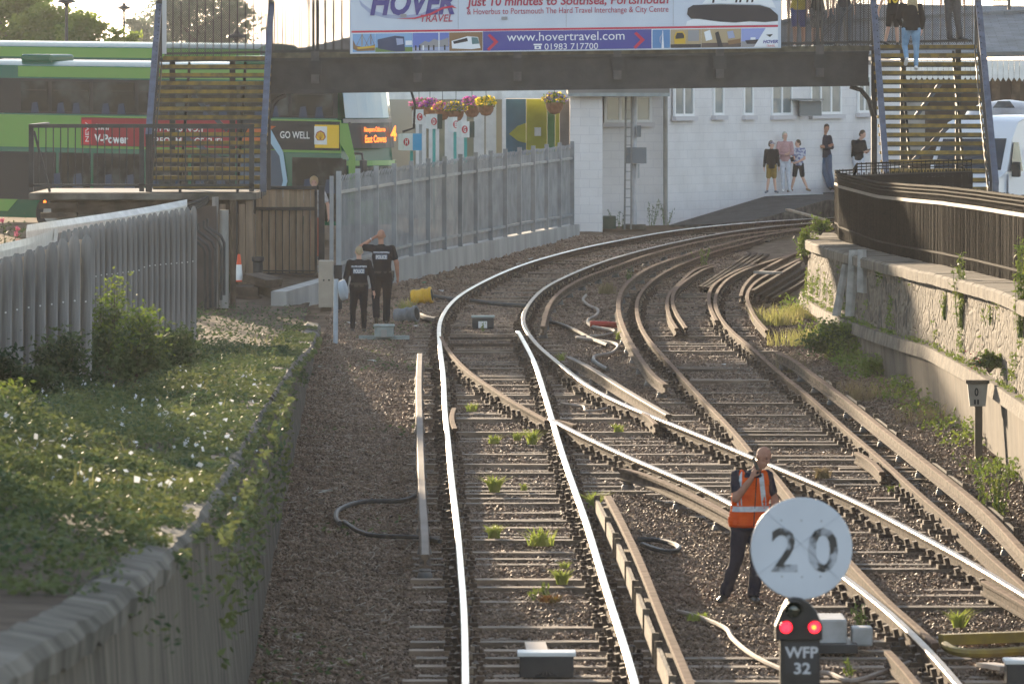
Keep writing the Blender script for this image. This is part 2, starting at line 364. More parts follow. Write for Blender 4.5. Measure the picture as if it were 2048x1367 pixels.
# ---- long boards and conductor rails
CR = [(-.045,-.012),(-.036,0),(.036,0),(.045,-.012),(.045,-.045),(.014,-.06),(.014,-.12),(.06,-.135),(.06,-.15),(-.06,-.15),(-.06,-.135),(-.014,-.12),(-.014,-.06),(-.045,-.045)]
m_pot = pm('insulator_pot', (.10,.09,.08), .6, (.2,.18,.16), 10)
m_board = pm('guard_board', (.075,.053,.036), .85, (.17,.13,.088), 3, 7, .5, 14, stretch=(3,.5,1.5))
m_silver = pm('worn_grey_railhead', (.24,.2,.17), .75, (.15,.12,.1), .5, 3, 0, metal=0, spec=.25, lo=.35, hi=.65)
def conductor(label, px, z=.27, boards=None, top=m_dulltop, win=6, flat=False):
    p = smooth_path([G(x, y, z) for x, y in px], win=win)
    t = thing('conductor_rail', label, 'conductor rail', p[0]-Vector((0,0,.1)), 'third rails of the electric line')
    mats = [0]*len(CR); mats[0] = mats[1] = mats[2] = 1
    MB().sweep(p, CR, mats=mats).obj('rail', [m_crust, top], t)
    acc = 0
    for i in range(1, len(p)):
        acc += (p[i]-p[i-1]).length
        if acc > 2.6 or i == 1:
            acc = 0; c = p[i]-Vector((0,0,.20))
            MB().lathe([(.085,-.05),(.075,0),(.06,.015),(.07,.03),(.05,.05)], c, 12).obj('insulator', m_pot, t, smooth=True)
    if boards:
        side, segs = boards
        for a, b_ in segs:
            i0 = int(a*(len(p)-1)); i1 = int(b_*(len(p)-1)); q = []
            for i in range(i0, i1+1):
                d = p[min(i+1, len(p)-1)]-p[max(i-1, 0)]; d.z = 0; d.normalize()
                q.append(p[i]+Vector((d.y, -d.x, 0))*side)
            MB().sweep(q, [(-.02,-.05),(.02,-.05),(.02,-.26),(-.02,-.26)]).obj('guard_board', m_board, t)
            for e in (q[0], q[-1], q[len(q)//2]):
                MB().box(e+Vector((0,0,-.13)), (.07,.05,.26)).obj('board_post', m_board, t)
    return t
conductor('straight conductor rail in the shade left of the near track', [(840,706),(838,760),(839,830),(841,900),(845,1000),(849,1060),(850,1108)], z=.27, top=m_silver)
conductor('conductor rail with broken side boards right of the near track', [(1216,990),(1245,1045),(1280,1120),(1312,1200),(1345,1280),(1375,1350),(1400,1420)], z=.30, boards=(.13, [(0,.24),(.26,.5),(.53,.74),(.77,.99)]))
conductor('conductor rail with upturned end passing behind the orange vest', [(1243,936),(1266,938),(1300,950),(1340,966),(1400,995),(1460,1027),(1520,1062)], z=.27)
conductor('straight conductor rail between the diverging rail and the siding', [(1137,712),(1180,733),(1230,765),(1280,795),(1337,828)], z=.27, top=m_silver)
conductor('long curved conductor rail left of the disused siding', [(1660,448),(1510,472),(1442,489),(1373,508),(1305,531),(1264,556),(1244,578),(1237,602),(1238,625),(1247,655),(1265,690),(1285,722),(1312,755),(1332,768)], z=.27)
conductor('conductor rail beside the outer curve of the main line', [(1660,452),(1510,464),(1400,482),(1300,507),(1232,531),(1164,556),(1123,580),(1101,603),(1091,628),(1086,652)], z=.27)
conductor('right-hand conductor rail with timber guard boards near the stone wall', [(1554,703),(1585,716),(1613,738),(1681,788),(1749,842),(1832,907),(1915,972),(1977,1024),(2048,1100),(2140,1200)], z=.30, boards=(-.15, [(.12,.19),(.24,.33),(.36,.44),(.55,.66),(.72,.8)]))
# short check rails / flared wing rails
def small_rail(px, label, z=RZ, top=m_dulltop):
    p = smooth_path([G(x, y, z) for x, y in px], step=.3, win=1)
    mats = [0]*len(HEAD); mats[0] = mats[1] = mats[2] = 1
    return tag(MB().sweep(p, HEAD, mats=mats).obj('check_rail', [m_rust, top], org=p[0]), label, 'rail', 'check and wing rails')
small_rail([(908,815),(904,828),(905,843),(910,856)], 'short flared check rail just inside the shaded left rail')
small_rail([(1105,838),(1125,841),(1150,849)], 'stub of wing rail at the frog')
small_rail([(1713,903),(1730,912),(1748,925),(1764,943)], 'short flared check rail beside the siding right-hand rail')
small_rail([(1776,1300),(1800,1325),(1835,1367),(1860,1400)], 'flared rail end at the bottom right below the signal')
small_rail([(1968,1160),(2010,1183),(2060,1212)], 'short rail end against the polished rail at the right edge')
small_rail([(1286,824),(1300,833),(1312,847)], 'short rail stub under the polished diverging rail')

# ================================================================== SLEEPERS with chairs
def sleeper_mesh(L):
    b = MB(); b.box((0,0,-.045), (L,.25,.15)); me = b.mesh('sleeper', m_sleeper); return me
SM = {}
ch = MB(); ch.box((0,0,.02), (.34,.15,.05)); 
for sx in (-1, 1):
    ch.box((sx*.065,0,.075), (.05,.13,.09), M=Matrix.Rotation(sx*.22, 4, 'Y')); ch.lathe([(.024,.04),(.024,.075),(.012,.085)], (sx*.135,.035,0), 6)
CHM = ch.mesh('rail_chair', m_chair)
kb = MB(); kb.box((.052,0,.09), (.04,.2,.05)); KM = kb.mesh('oak_key', m_key)
def path_x_at(key, y):
    p = PATH[key]; out = []
    for i in range(len(p)-1):
        a, b = p[i], p[i+1]
        if (a.y-y)*(b.y-y) <= 0 and abs(a.y-b.y) > 1e-6:
            t = (y-a.y)/(b.y-a.y); d = (b-a); out.append((a.x+(b.x-a.x)*t, math.atan2(-d.x, d.y) if d.y > 0 else math.atan2(d.x, -d.y)))
    return out[0] if out else None
NSL = [0]
def add_sleeper(c, ang, L, chairs, label, group, detail=True):
    """c centre, ang rotation about z, chairs: list of (offset along sleeper, rail angle rel world)"""
    if NSL[0] >= 298: return
    NSL[0] += 1
    k = round(L*4)/4
    if k not in SM: SM[k] = sleeper_mesh(k)
    o = bpy.data.objects.new('sleeper', SM[k]); COL.objects.link(o)
    o.location = c+Vector((rnd.uniform(-.03,.03), rnd.uniform(-.03,.03), rnd.uniform(-.07,.0))); o.rotation_euler = (0, rnd.uniform(-.004,.004), ang+rnd.uniform(-.012,.012))
    tag(o, label, 'railway sleeper', group)
    if not detail: return
    for off, ra in chairs:
        q = bpy.data.objects.new('rail_chair', CHM); COL.objects.link(q); q.parent = o; q.location = (off, 0, .03); q.rotation_euler = (0,0,ra-ang)
        s = bpy.data.objects.new('oak_key', KM); COL.objects.link(s); s.parent = q
LM = 'dark weathered timber sleeper in ballast under the main line rails'; GM = 'sleepers of the main line'
LS = 'grey weathered timber sleeper under the disused siding rails'; GS = 'sleepers of the disused siding'
LC = 'timber sleeper on the far curve of the main line'; GC = 'sleepers of the far curve'
y = 56.5
while y < 121.5:
    pts = {k: path_x_at(k, y) for k in ('R1','R2','R3','R4','R5','Sd','Sb','Sc')}
    A = [(v[0], v[1], k) for k, v in pts.items() if v and k in ('R1','R2','R4','R5','R3') and v[0] < 8]
    A.sort(); groups = []
    if A:
        if A[-1][0]-A[0][0] > 4.4 and pts['R2'] and pts['R5']:
            groups = [[a for a in A if a[2] in ('R1','R2','R4')], [a for a in A if a[2] in ('R5','R3')]]
        else: groups = [A]
    right = -99
    for gi, gp in enumerate(groups):
        if not gp: continue
        x0 = gp[0][0]-.52; x1 = gp[-1][0]+.52
        x1 = min(x1, 8.5)
        if gi == 1: x0 = max(x0, right+.1)
        right = x1
        add_sleeper(T((x0+x1)/2, y, 0), 0, x1-x0, [(a[0]-(x0+x1)/2, a[1]) for a in gp], LM, GM)
    B = [(v[0], v[1], k) for k, v in pts.items() if v and k in ('Sd','Sb','Sc') and v[0] < 8]
    if B:
        B.sort(); x0 = max(B[0][0]-.5, right+.08); x1 = B[-1][0]+.52
        add_sleeper(T((x0+x1)/2, y+.18, -.002), 0, x1-x0, [(a[0]-(x0+x1)/2, a[1]) for a in B if a[0] > x0], LS, GS)
    y += .71 if y > 75 else .74
def along(key, y0, other, label, group, step=.72, gauge=1.505, side=1, detail=True):
    p = PATH[key]; 
    if p[0].y > p[-1].y: p = p[::-1]
    acc = 0
    for i in range(1, len(p)):
        acc += (p[i]-p[i-1]).length
        if p[i].y < y0 or acc < step: continue
        acc = 0; d = p[min(i+1,len(p)-1)]-p[i-1]; d.z = 0; d.normalize(); n = Vector((d.y, -d.x, 0))*side
        q = min(PATH[other], key=lambda v: abs((v-p[i]).dot(d))+ (100 if (v-p[i]).dot(n) < 0 or (v-p[i]).dot(n) > 3.2 else 0)); gg = (q-p[i]).dot(n)
        if not .8 < gg < 2.6: gg = gauge
        c = p[i]+n*gg/2; ang = math.atan2(n.y, n.x); ra = math.atan2(-d.x, d.y)
        c = T(c.x, c.y, 0); add_sleeper(c, ang, 2.5+gg-1.5, [(-gg/2, ra), (gg/2, ra)], label, group, detail and c.y < 150)
along('R1', 121.6, 'R3', LC, GC)
along('Sb', 121.7, 'Sc', LS, GS)
print('SLEEPERS', NSL[0])

# ================================================================== STONES AND DEBRIS
def stones(name, n, mat, smin, smax, x0=-3.4, x1=6.4, y0=57, y1=128, zoff=-.012):
    X = NR.uniform(x0, x1, n); Y = NR.uniform(y0, y1, n)
    Zc = np.array([gz(b)+ground_h(a, b) for a, b in zip(X, Y)])+zoff+NR.uniform(0, .02, n)+.012
    base = np.array([(1,0,0),(0,1,0),(-1,0,0),(0,-1,0),(0,0,.8),(0,0,-.8)])
    V = base[None]*NR.uniform(.55, 1.3, (n,6,1))*NR.uniform(smin, smax, (n,1,1))*NR.uniform(.6,1.2,(n,1,3))
    V += NR.normal(size=(n,6,3))*.004
    th = NR.uniform(0, 6.28, n); c, s = np.cos(th), np.sin(th)
    tl = NR.uniform(-.6,.6,n); ct, st = np.cos(tl), np.sin(tl)
    y_ = V[:,:,1]*ct[:,None]-V[:,:,2]*st[:,None]; z_ = V[:,:,1]*st[:,None]+V[:,:,2]*ct[:,None]; V[:,:,1] = y_; V[:,:,2] = z_
    x_ = V[:,:,0]*c[:,None]-V[:,:,1]*s[:,None]; y_ = V[:,:,0]*s[:,None]+V[:,:,1]*c[:,None]; V[:,:,0] = x_; V[:,:,1] = y_
    V += np.stack([X, Y, Zc], 1)[:,None]
    Fc = np.array([(0,1,4),(1,2,4),(2,3,4),(3,0,4),(1,0,5),(2,1,5),(3,2,5),(0,3,5)])
    Fa = (np.arange(n)*6)[:,None,None]+Fc[None]
    o = np_mesh(name, V.reshape(-1,3), 3, mat, None, Fa.reshape(-1,3)); return o
tag(stones('ballast_stones', 100000, m_stoneA, .014, .030), 'brown and grey crushed ballast stones lying between the rails and sleepers', 'ballast', kind='stuff')
tag(stones('dark_ballast_stones', 120000, m_stoneB, .014, .034), 'oily dark ballast stones lying between the sleepers', 'ballast', kind='stuff')
tag(stones('far_ballast', 22000, m_stoneA, .03, .05, -3.5, 5.5, 126, 170, zoff=-.005), 'pale grey ballast along the far curve below the grey fence', 'ballast', kind='stuff')
def sticks(name, n, x0, x1, y0, y1, l0, l1, mat, lift=.02, hfun=None, wd=.0035):
    X = NR.uniform(x0, x1, n); Y = NR.uniform(y0, y1, n)
    hf = hfun or (lambda a, b: gz(b)+ground_h(a, b))
    Zc = np.array([hf(a, b) for a, b in zip(X, Y)])+lift
    th = NR.uniform(0, 3.14, n); L = NR.uniform(l0, l1, n); d = np.stack([np.cos(th)*L, np.sin(th)*L, NR.uniform(-.03,.03,n)], 1)
    w_ = np.stack([-np.sin(th)*wd, np.cos(th)*wd, np.full(n, wd*.8)], 1); C = np.stack([X, Y, Zc], 1)
    V = np.stack([C-d-w_, C+d-w_, C+d+w_, C-d+w_], 1).reshape(-1,3); return np_mesh(name, V, 4, mat)
tag(sticks('straw_debris', 3800, -3.3, -1.1, 57, 121, .02, .09, m_straw), 'pale dry stalks and chips strewn over the shaded cess by the left wall', 'debris', kind='stuff')
tag(sticks('dry_twigs', 3000, 3.5, 6.3, 84, 112, .03, .12, m_straw), 'dry twigs strewn in front of the stone wall on the right', 'debris', kind='stuff')
# ================================================================== LEFT RETAINING WALL AND BANK
HW = [(20,4.0),(24,3.9),(34.5,3.2),(43,2.75),(49.4,2.45),(60,2.12),(72.6,1.77),(85,1.38),(93,1.13),(108.6,.5),(114,.34),(122,.2),(130,.15),(146,.06)]
def hw(D): return interp(HW, D)
def xb(D): return -2.35-.018*(D-59.5)
m_conc = pm('old_concrete', (.075,.066,.052), .9, (.17,.15,.12), 2.4, 9, 1.0, 5, stretch=(1,2.2,.3), bdist=.07, spec=.15)
m_coping = pm('coping_stone', (.05,.046,.035), .9, (.17,.155,.13), 1.6, 9, .6, 9, bdist=.025, spec=.2)
m_bank = pm('bank_soil', (.06,.043,.03), .95, (.13,.098,.07), 3, 9, .5, 22, spec=.1)
m_white = pm('white_paint', (.78,.78,.76), .5, (.66,.66,.64), 4)
m_black = pm('black_paint', (.018,.018,.02), .45, (.035,.034,.034), 6, spec=.4)
t = thing('retaining_wall', 'long rough concrete retaining wall under the green bank on the left', 'wall', T(xb(60), 60, 0))
Ds = [20+1.2*i for i in range(86)]
def jit(a, b, k=.03): return mnoise.noise(Vector((a*.35, b*2.3, 1)))*k
b = MB(); ring = []
for D in Ds:
    h = hw(D)-.14; ring.append([T(xb(D)-.10*(k/4)*h/1.5+jit(D, k, .035), D, -.2+(h+.2)*k/4) for k in range(5)]+[T(xb(D)-.7, D, h), T(xb(D)-.7, D, -.2)])
for i in range(len(ring)-1):
    for k in range(6): b.quad(ring[i][k], ring[i+1][k], ring[i+1][k+1], ring[i][k+1])
b.poly(ring[-1]); b.obj('wall_face', m_conc, t)
D = 20.0
while D < 121.8:                                     # coping stones one by one, edges worn
    L = rnd.uniform(1.1, 1.7) if D > 58 else rnd.uniform(3.5, 5); D1 = min(D+L, 122.4); bb = MB()
    P = []
    dd_ = (D+.012, D1-.012) if D > 58 else [lerp(D+.012, D1-.012, k_/10) for k_ in range(11)]
    for d in dd_:
        q_ = 1 if d > 62 else .25; h = hw(d)+rnd.uniform(-.012,.012)*q_; X = xb(d)-.1*h/1.5+rnd.uniform(-.015,.015)*q_
        if D <= 58: e1_ = mnoise.noise(Vector((d*1.3, 0, 2)))*.05; e2_ = mnoise.noise(Vector((d*2.1, 7, 2)))*.05; h += mnoise.noise(Vector((d*.9, 3, 2)))*.03
        else: e1_ = e2_ = 0
        P.append([T(X+.04, d, h-.16+e2_), T(X+.045+e1_, d, h-.06+e2_*.5), T(X+.0+e1_, d, h-.005), T(X-.2+e2_, d, h+.03+e1_*.4), T(X-.42, d, h-.16)])
    for i_ in range(len(P)-1):
        for k in range(5): bb.quad(P[i_][k], P[i_][(k+1)%5], P[i_+1][(k+1)%5], P[i_+1][k])
    bb.poly(P[0]); bb.poly(P[-1]); bb.obj('coping_stone', m_coping, t, smooth=D <= 58, bevel=.015 if D > 58 else 0); D = D1
def bank_h(x, D):
    h = hw(D); e = xb(D)-.35; u = max(0, min(1, (e-x)/3.0))
    r = h-.03+.10*mnoise.noise(Vector((x*.8, D*.4, 5)))*u+.03*mnoise.noise(Vector((x*3, D*1.5, 8)))
    r += .28*u*max(0, min(1, (108-D)/25)) + .12*u*(1 if D > 108 else 0)
    r -= .42*min(u*1.6, 1)*max(0, min(1, (100-D)/9))*max(0, min(1, (D-60)/15))
    if D > 122: r -= max(0, (x+3.9))*.2
    return r
bx = np.concatenate([np.arange(0, 4.2, .2), [5, 6.5, 9, 16]]); by = np.concatenate([np.arange(20, 60, 1.5), np.arange(60, 146.5, .5)])
vs = [T(xb(D)-.3-a, D, bank_h(xb(D)-.3-a, D)) for D in by for a in bx]; nx = len(bx)
g = MB(); g.add(vs, [(j*nx+i, j*nx+i+1, (j+1)*nx+i+1, (j+1)*nx+i) for j in range(len(by)-1) for i in range(nx-1)])
tag(g.obj('bank', m_bank, smooth=True, org=T(-5, 80, 0), fix=False), kind='structure')
def bank_z(x, D): return gz(D)+bank_h(x, D)

# ================================================================== LEFT PALING FENCE
m_pale = pm('grey_weathered_paling', (.165,.155,.145), .78, (.30,.285,.265), 3.5, 8, .4, 12, stretch=(4,4,.5), objrnd=.12, spec=.3)
m_tan = pm('tan_backing_board', (.38,.29,.2), .8, (.5,.4,.3), 3, 5, stretch=(3,3,.5))
prof = [(math.cos(a)*.07, -math.sin(a)*.05) for a in [math.pi*k/6 for k in range(7)]]
bb = MB(); n = len(prof); lev = [(0,1),(.94,1),(.975,.8),(1.0,.35)]
vsx = [(x*s_, y*s_, z) for z, s_ in lev for x, y in prof]
bb.add(vsx, [(k*n+i, k*n+(i+1)%n, (k+1)*n+(i+1)%n, (k+1)*n+i) for k in range(3) for i in range(n)]+[tuple(3*n+i for i in range(n)), tuple(range(n))[::-1]])
PALE = bb.mesh('paling', m_pale, smooth=True)
bb = MB(); bb.box((0,.05,.49), (.12,.022,.97)); BACK = bb.mesh('backing_board', m_tan)
SCR = MB().lathe([(.012,-.01),(.012,.01)], (0,0,0), 6, M=Matrix.Rotation(R(90), 4, 'X')).mesh('bolt', m_white)
def paling_fence(label, pts, wid, back=True):
    """pts: list of (px, py_top, D)"""
    o0 = W(pts[0][0], pts[0][1], pts[0][2]); o0.z = bank_z(o0.x, o0.y)
    t = thing('paling_fence', label, 'fence', o0, 'grey round-topped paling fence'); tops = []
    for k, (px, py, D) in enumerate(pts):
        top = W(px, py, D); zb = bank_z(top.x, D)-.15; H = top.z-zb
        for me, nm, xo in ((PALE, 'paling', 0), (BACK, 'backing_board', .085)):
            if nm == 'backing_board': continue
            q = bpy.data.objects.new(nm, me); COL.objects.link(q); q.parent = t
            q.location = Vector((top.x+xo, D, zb))-o0; q.scale = (wid/.14, 1, H); q.rotation_euler = (0, rnd.uniform(-.006,.006), rnd.uniform(-.1,.1))
        q = bpy.data.objects.new('bolt', SCR); COL.objects.link(q); q.parent = t; q.location = Vector((top.x, D-.055, zb+H*.62))-o0
        tops.append(Vector((top.x, D+.09, top.z)))
    b = MB()
    for i in range(len(tops)-1):
        A = tops[i]+Vector((0,.45,-.07)); B_ = tops[i+1]+Vector((0,.45,-.07)); zb0 = bank_z(A.x, A.y)-.1
        b.slab([A, B_, Vector((B_.x, B_.y, zb0)), Vector((A.x, A.y, zb0))], (0,.02,0))
    b.obj('boarding', m_tan, t)
    for dz in (-.35, -1.3):
        MB().sweep([p+Vector((0,.3,dz)) for p in tops], [(-.03,-.05),(.03,-.05),(.03,.05),(-.03,.05)]).obj('fence_rail', m_tan, t)
    return t, tops
near = []
for k in range(-3, 8):
    px = 12+23*k; u = k/7
    near.append((px, 513-7.2*k, 86+1.5*u))
near[-1] = (172, 470, 87.8)
tA, topsA = paling_fence('nearer section of grey paling fence running off the left edge', near, .15)
for a_, b_ in ((73.5, 85.2), (35, 60)):                 # fence carried on unseen, made taller and gapped to shade the bank
    b = MB(); q = []; d = a_
    while d <= b_: q.append(d); d += .5
    fx = lambda d: interp([(35,-4.4),(45,-5.1),(60,-5.9),(75,-6.45),(85.3,-6.75)], d)
    for i in range(len(q)-1):
        A, B_ = [Vector((fx(d), d, bank_z(fx(d), d)-.1)) for d in (q[i], q[i+1])]
        b.slab([A, B_, B_+Vector((0,0,2.75)), A+Vector((0,0,2.75))], (-.06,0,0))
    b.obj('boarding', m_pale, tA)
far = []
for k in range(25):
    u = k/24; far.append((lerp(128, 386, u), lerp(461, 412, u**.9), lerp(103, 111.5, u)))
tB, topsB = paling_fence('farther section of grey paling fence climbing towards the footbridge landing', far, .112)
m_cap = pm('sunlit_white_capping', (.8,.76,.7), .35, (.6,.56,.5), 6, 5, .4, 9)
for capl, l_ in (([W(-60,520,90), W(0,503,93), W(60,489,96), W(95,477,99), W(114,469,101)], 'sunlit whitish capping behind the nearer section of paling fence'), ([W(52,463,104), W(110,454,107), W(200,441,110), W(300,425,112), W(373,411,113)], 'long sunlit whitish capping behind the farther section of paling fence')):
    cp = smooth_path(capl, step=.25, win=1); t = thing('capping_board', l_, 'capping', cp[0]); b = MB()
    for i in range(len(cp)-1):
        a, c = cp[i], cp[i+1]; o = Vector((.0,.22,.10)); b.slab([a, c, c+o, a+o], (0,.02,-.10))
    b.obj('board', m_cap, t); b = MB()
    for i in range(len(cp)-1):
        a, c = cp[i], cp[i+1]; b.slab([a-Vector((0,-.08,.1)), c-Vector((0,-.08,.1)), c-Vector((0,-.08,1.6)), a-Vector((0,-.08,1.6))], (0,.05,0))
    b.obj('back_panel', m_pale, t)

# ================================================================== RIGHT STONE WALL
XW = [(60,6.5),(82,6.46),(91,6.48),(100,6.28),(104,6.12),(111,5.92),(120,5.78),(131,5.74),(134,5.85),(136,6.3)]
def xw(D): return interp(XW, D)
LED = [(60,1.35),(80,1.15),(90,1.02),(100,.93),(113,.6),(122,.38),(131,.21),(137,.15)]
COPB = [(60,2.55),(88.5,2.16),(97,1.97),(106,1.78),(117,1.52),(129.5,1.23),(137,1.15)]
m_stone = rubble_mat('rubble_stone_wall', ((.05,.042,.033),(.22,.18,.135),(.12,.1,.075)), (.19,.155,.11), 2.0, 3.6)
m_plinth = pm('rendered_plinth', (.16,.126,.09), .9, (.065,.053,.038), 1.6, 9, .5, 7, stretch=(1,1,.4), spec=.15)
m_ledge = pm('sandstone_course', (.17,.138,.1), .9, (.07,.058,.043), 2.8, 9, .9, 14, spec=.2)
t = thing('stone_wall', 'sunlit rubble stone retaining wall with coping along the right side', 'wall', T(xw(100), 100, 0))
Dr = [60+1.5*i for i in range(49)]+[134, 135, 136.5]
Dr = sorted(set(Dr))
def wall_band(name, z0, z1, x0, x1, mat, uvs=False, thick=1.2):
    b = MB(); vs = []; n = len(Dr)
    for D in Dr: vs += [T(xw(D)+x0, D, z0(D)), T(xw(D)+x1, D, z1(D)), T(xw(D)+thick, D, z1(D)), T(xw(D)+thick, D, z0(D))]
    b.add(vs, [(i*4+k, i*4+(k+1)%4, (i+1)*4+(k+1)%4, (i+1)*4+k) for i in range(n-1) for k in range(4)]+[(0,1,2,3), tuple((n-1)*4+k for k in (3,2,1,0))])
    o = b.obj(name, mat, t)
    if uvs: grid_uv(o.data, lambda co: ((co.y+co.x*.2), co.z-S*co.y))
    return o
led = lambda D: interp(LED, D); cpb = lambda D: interp(COPB, D)
wall_band('plinth', lambda D: -.2, lambda D: led(D)-.12, -.02, -.08, m_plinth)
wall_band('ledge', lambda D: led(D)-.12, lambda D: led(D)+.06, -.16, -.13, m_ledge)
wall_band('rubble_face', lambda D: led(D)+.06, cpb, 0, .04, m_stone, True)
D = 60.0; 
while D < 135:
    D1 = min(D+rnd.uniform(1.0,1.5), 136); P = []
    for d in (D+.01, D1-.01):
        a = cpb(d)+rnd.uniform(-.008,.008); P.append([T(xw(d)-.07, d, a), T(xw(d)-.07, d, a+.14), T(xw(d)-.03, d, a+.17), T(xw(d)+1.25, d, a+.19), T(xw(d)+1.25, d, a)])
    bb = MB()
    for k in range(5): bb.quad(P[0][k], P[0][(k+1)%5], P[1][(k+1)%5], P[1][k])
    bb.poly(P[0]); bb.poly(P[1]); bb.obj('coping_stone', m_ledge, t, bevel=.012); D = D1
# raised street on the right behind the wall
g = MB(); row = [d for d in Dr]+[150, 165, 186, 220]
vs = []
for d in row:
    x0 = xw(d)+1.2 if d < 136.6 else lerp(8.5, 9.5, (d-136)/84)
    zz = cpb(min(d, 137)) if d < 137 else 1.0
    vs += [T(x0, d, min(zz, 1.9)-.02), T(30, d, min(zz,1.9)-.02), T(30, d, -.5), T(x0, d, -.5)]
n = len(row); g.add(vs, [(i*4+k, i*4+(k+1)%4, (i+1)*4+(k+1)%4, (i+1)*4+k) for i in range(n-1) for k in range(4)]+[(0,1,2,3), tuple((n-1)*4+k for k in (3,2,1,0))])
tag(g.obj('pavement', m_far, org=T(15,130,1)), kind='structure')
# black fence with netting on top of the coping
m_iron = pm('black_ironwork', (.012,.011,.011), .5, (.03,.024,.02), 20, 4, .3, 60, spec=.2)
m_net = mesh_mat('black_netting', (.008,.008,.008), .045, .86)
m_matte = pm('matte_black_bar', (.008,.008,.008), .95, (.02,.017,.014), 25, 4, spec=.04)
BF = [(0,0)]
def bfx(D): return xw(D)+.62
FT = [(60,4.35-.0),(80,3.75),(92,3.47),(105,3.22),(118,2.9),(136,2.6)]
t = thing('railing_fence', 'black iron railing with dense netting on top of the stone wall', 'fence', T(bfx(100), 100, cpb(100)+.18))
line = []; d = 62.0
while d < 135: line.append(Vector((bfx(d), d, 0))); d += 1.0
line += [Vector((6.5,135.6,0)), Vector((6.75,136.2,0)), Vector((7.3,137,0)), Vector((8.3,138.3,0)), Vector((9.5,139.6,0))]
line = smooth_path(line, step=.14, win=2)
def fb(p): return gz(p.y)+cpb(min(p.y, 136))+.15
def ft(p): return gz(p.y)+interp(FT, min(p.y, 136))+(.12 if p.y > 136.5 else 0)
b = MB(); acc = 0
for i in range(1, len(line)):
    acc += (line[i]-line[i-1]).length
    if acc < .055: continue
    acc = 0; p = line[i]; z0, z1 = fb(p), ft(p); b.box((p.x, p.y, (z0+z1)/2+rnd.uniform(-.01,.01)), (.016,.016,z1-z0))
# dense bars: fill between samples
for i in range(len(line)-1):
    for k in (1/3, 2/3):
        p = line[i].lerp(line[i+1], k); z0, z1 = fb(p), ft(p)-.2; b.box((p.x+rnd.uniform(-.01,.01), p.y, (z0+z1)/2), (.02,.02,z1-z0))
b.obj('bars', m_matte, t)
for dz, w_ in ((-.02,.03),(-.08,.02),(-.14,.02),(-.27,.055),(-1.05,.03)):
    MB().sweep([Vector((p.x, p.y, ft(p)+dz)) for p in line], [(-.02,-w_/2),(.02,-w_/2),(.02,w_/2),(-.02,w_/2)]).obj('top_rail' if dz > -.2 else 'mid_rail', m_iron if w_ > .05 else m_matte, t)
b = MB()
for i in range(0, len(line)-1):
    p, q = line[i], line[i+1]; z = ft(p)-.27; zq = ft(q)-.27; b.quad(Vector((p.x+.03,p.y,fb(p))), Vector((q.x+.03,q.y,fb(q))), Vector((q.x+.03,q.y,zq)), Vector((p.x+.03,p.y,z)))
o = b.obj('netting', m_net, t)

# ================================================================== LANDING, STAIRS AND FOOTBRIDGE
m_steel = pm('dark_bridge_steel', (.022,.021,.022), .55, (.045,.042,.04), 3, 7, .15, 20, spec=.4)
m_bluegrey = pm('blue_grey_handrail', (.10,.12,.17), .4, (.06,.07,.1), 5, 5, spec=.5)
m_nose = pm('yellow_step_nosing', (.27,.175,.03), .7, (.12,.085,.03), 6, 6, objrnd=.15)
m_tread = pm('steel_tread', (.05,.047,.045), .7, (.09,.085,.08), 8)
m_oldwood = pm('dark_old_timber', (.05,.036,.026), .85, (.12,.09,.065), 3, 8, .5, 12, stretch=(1,1,1), spec=.2)
m_plank = pm('brown_cladding', (.26,.185,.125), .8, (.16,.115,.08), 2.5, 7, .4, 10, stretch=(5,5,.5))
m_render = pm('grey_render', (.35,.34,.31), .9, (.25,.24,.22), 2, 6)
a = W(57,400,140); c = W(513,386,140)
t = thing('stair_landing', 'raised concrete landing on old timber beams at the foot of the left stairs', 'landing', Vector(((a.x+c.x)/2, 142, gz(142))))
MB().box2((a.x,140,a.z), (c.x,145.6,c.z)).obj('slab', m_coping, t, bevel=.02)
MB().box2((a.x+.12,140.25,c.z+.001), (c.x-.1,145.5,c.z+.008)).obj('dark_top_sheet', m_steel, t)  # dark sheet added over the slab so its sunlit top stays dull
MB().box2((a.x+.45,140.3,a.z-.3), (c.x-.1,140.6,a.z-.005)).obj('beam', m_oldwood, t)
MB().box2((a.x+.55,140.45,gz(141)-.2), (W(420,0,140).x,140.75,a.z-.305)).obj('wall_panel', m_render, t)
MB().box2((W(420,0,140).x,140.4,gz(141)-.2), (c.x-.05,140.75,a.z-.305)).obj('timber_cladding', m_plank, t)
for k in range(4): MB().box2((a.x+.2+.04*k,140.1,a.z-.18-.2*k), (a.x+1.0,140.28,a.z-.06-.2*k)).obj('stacked_timber', m_oldwood, t)
for px in (444, 468, 484, 500):
    p = W(px, 400, 140.2); MB().box2((p.x-.045-.02*(px%3),140.1,gz(140)-.1), (p.x+.07,140.35,a.z-.01-.02*(px%5))).obj('timber_post', m_plank if px != 468 else m_oldwood, t)
MB().tube([W(470,402,139.9), W(470,560,139.9)], .06, 10).obj('drain_pipe', m_black, t)
t = thing('landing_railing', 'black vertical bar railing along the front of the raised landing', 'railing', W(57,386,140))
zt = W(0,252,140).z; zb = c.z+.03
for px in (62, 283, 503): p = W(px,0,140); MB().box((p.x,140.08,(zt+zb)/2), (.1,.1,zt-zb)).obj('post', m_black, t)
for k in range(1, 30):
    px = 62+k*441/30
    if abs(px-283) < 6: continue
    p = W(px,0,140); MB().box((p.x,140.08,(zt+zb)/2+.05), (.022,.022,zt-zb-.16)).obj('bar', m_black, t)
for z_, h_ in ((zt,.08),(zb+.13,.05)): MB().box2((W(57,0,140).x,140.03,z_-h_/2), (W(508,0,140).x,140.13,z_+h_/2)).obj('handrail' if z_ == zt else 'bottom_rail', m_black, t)
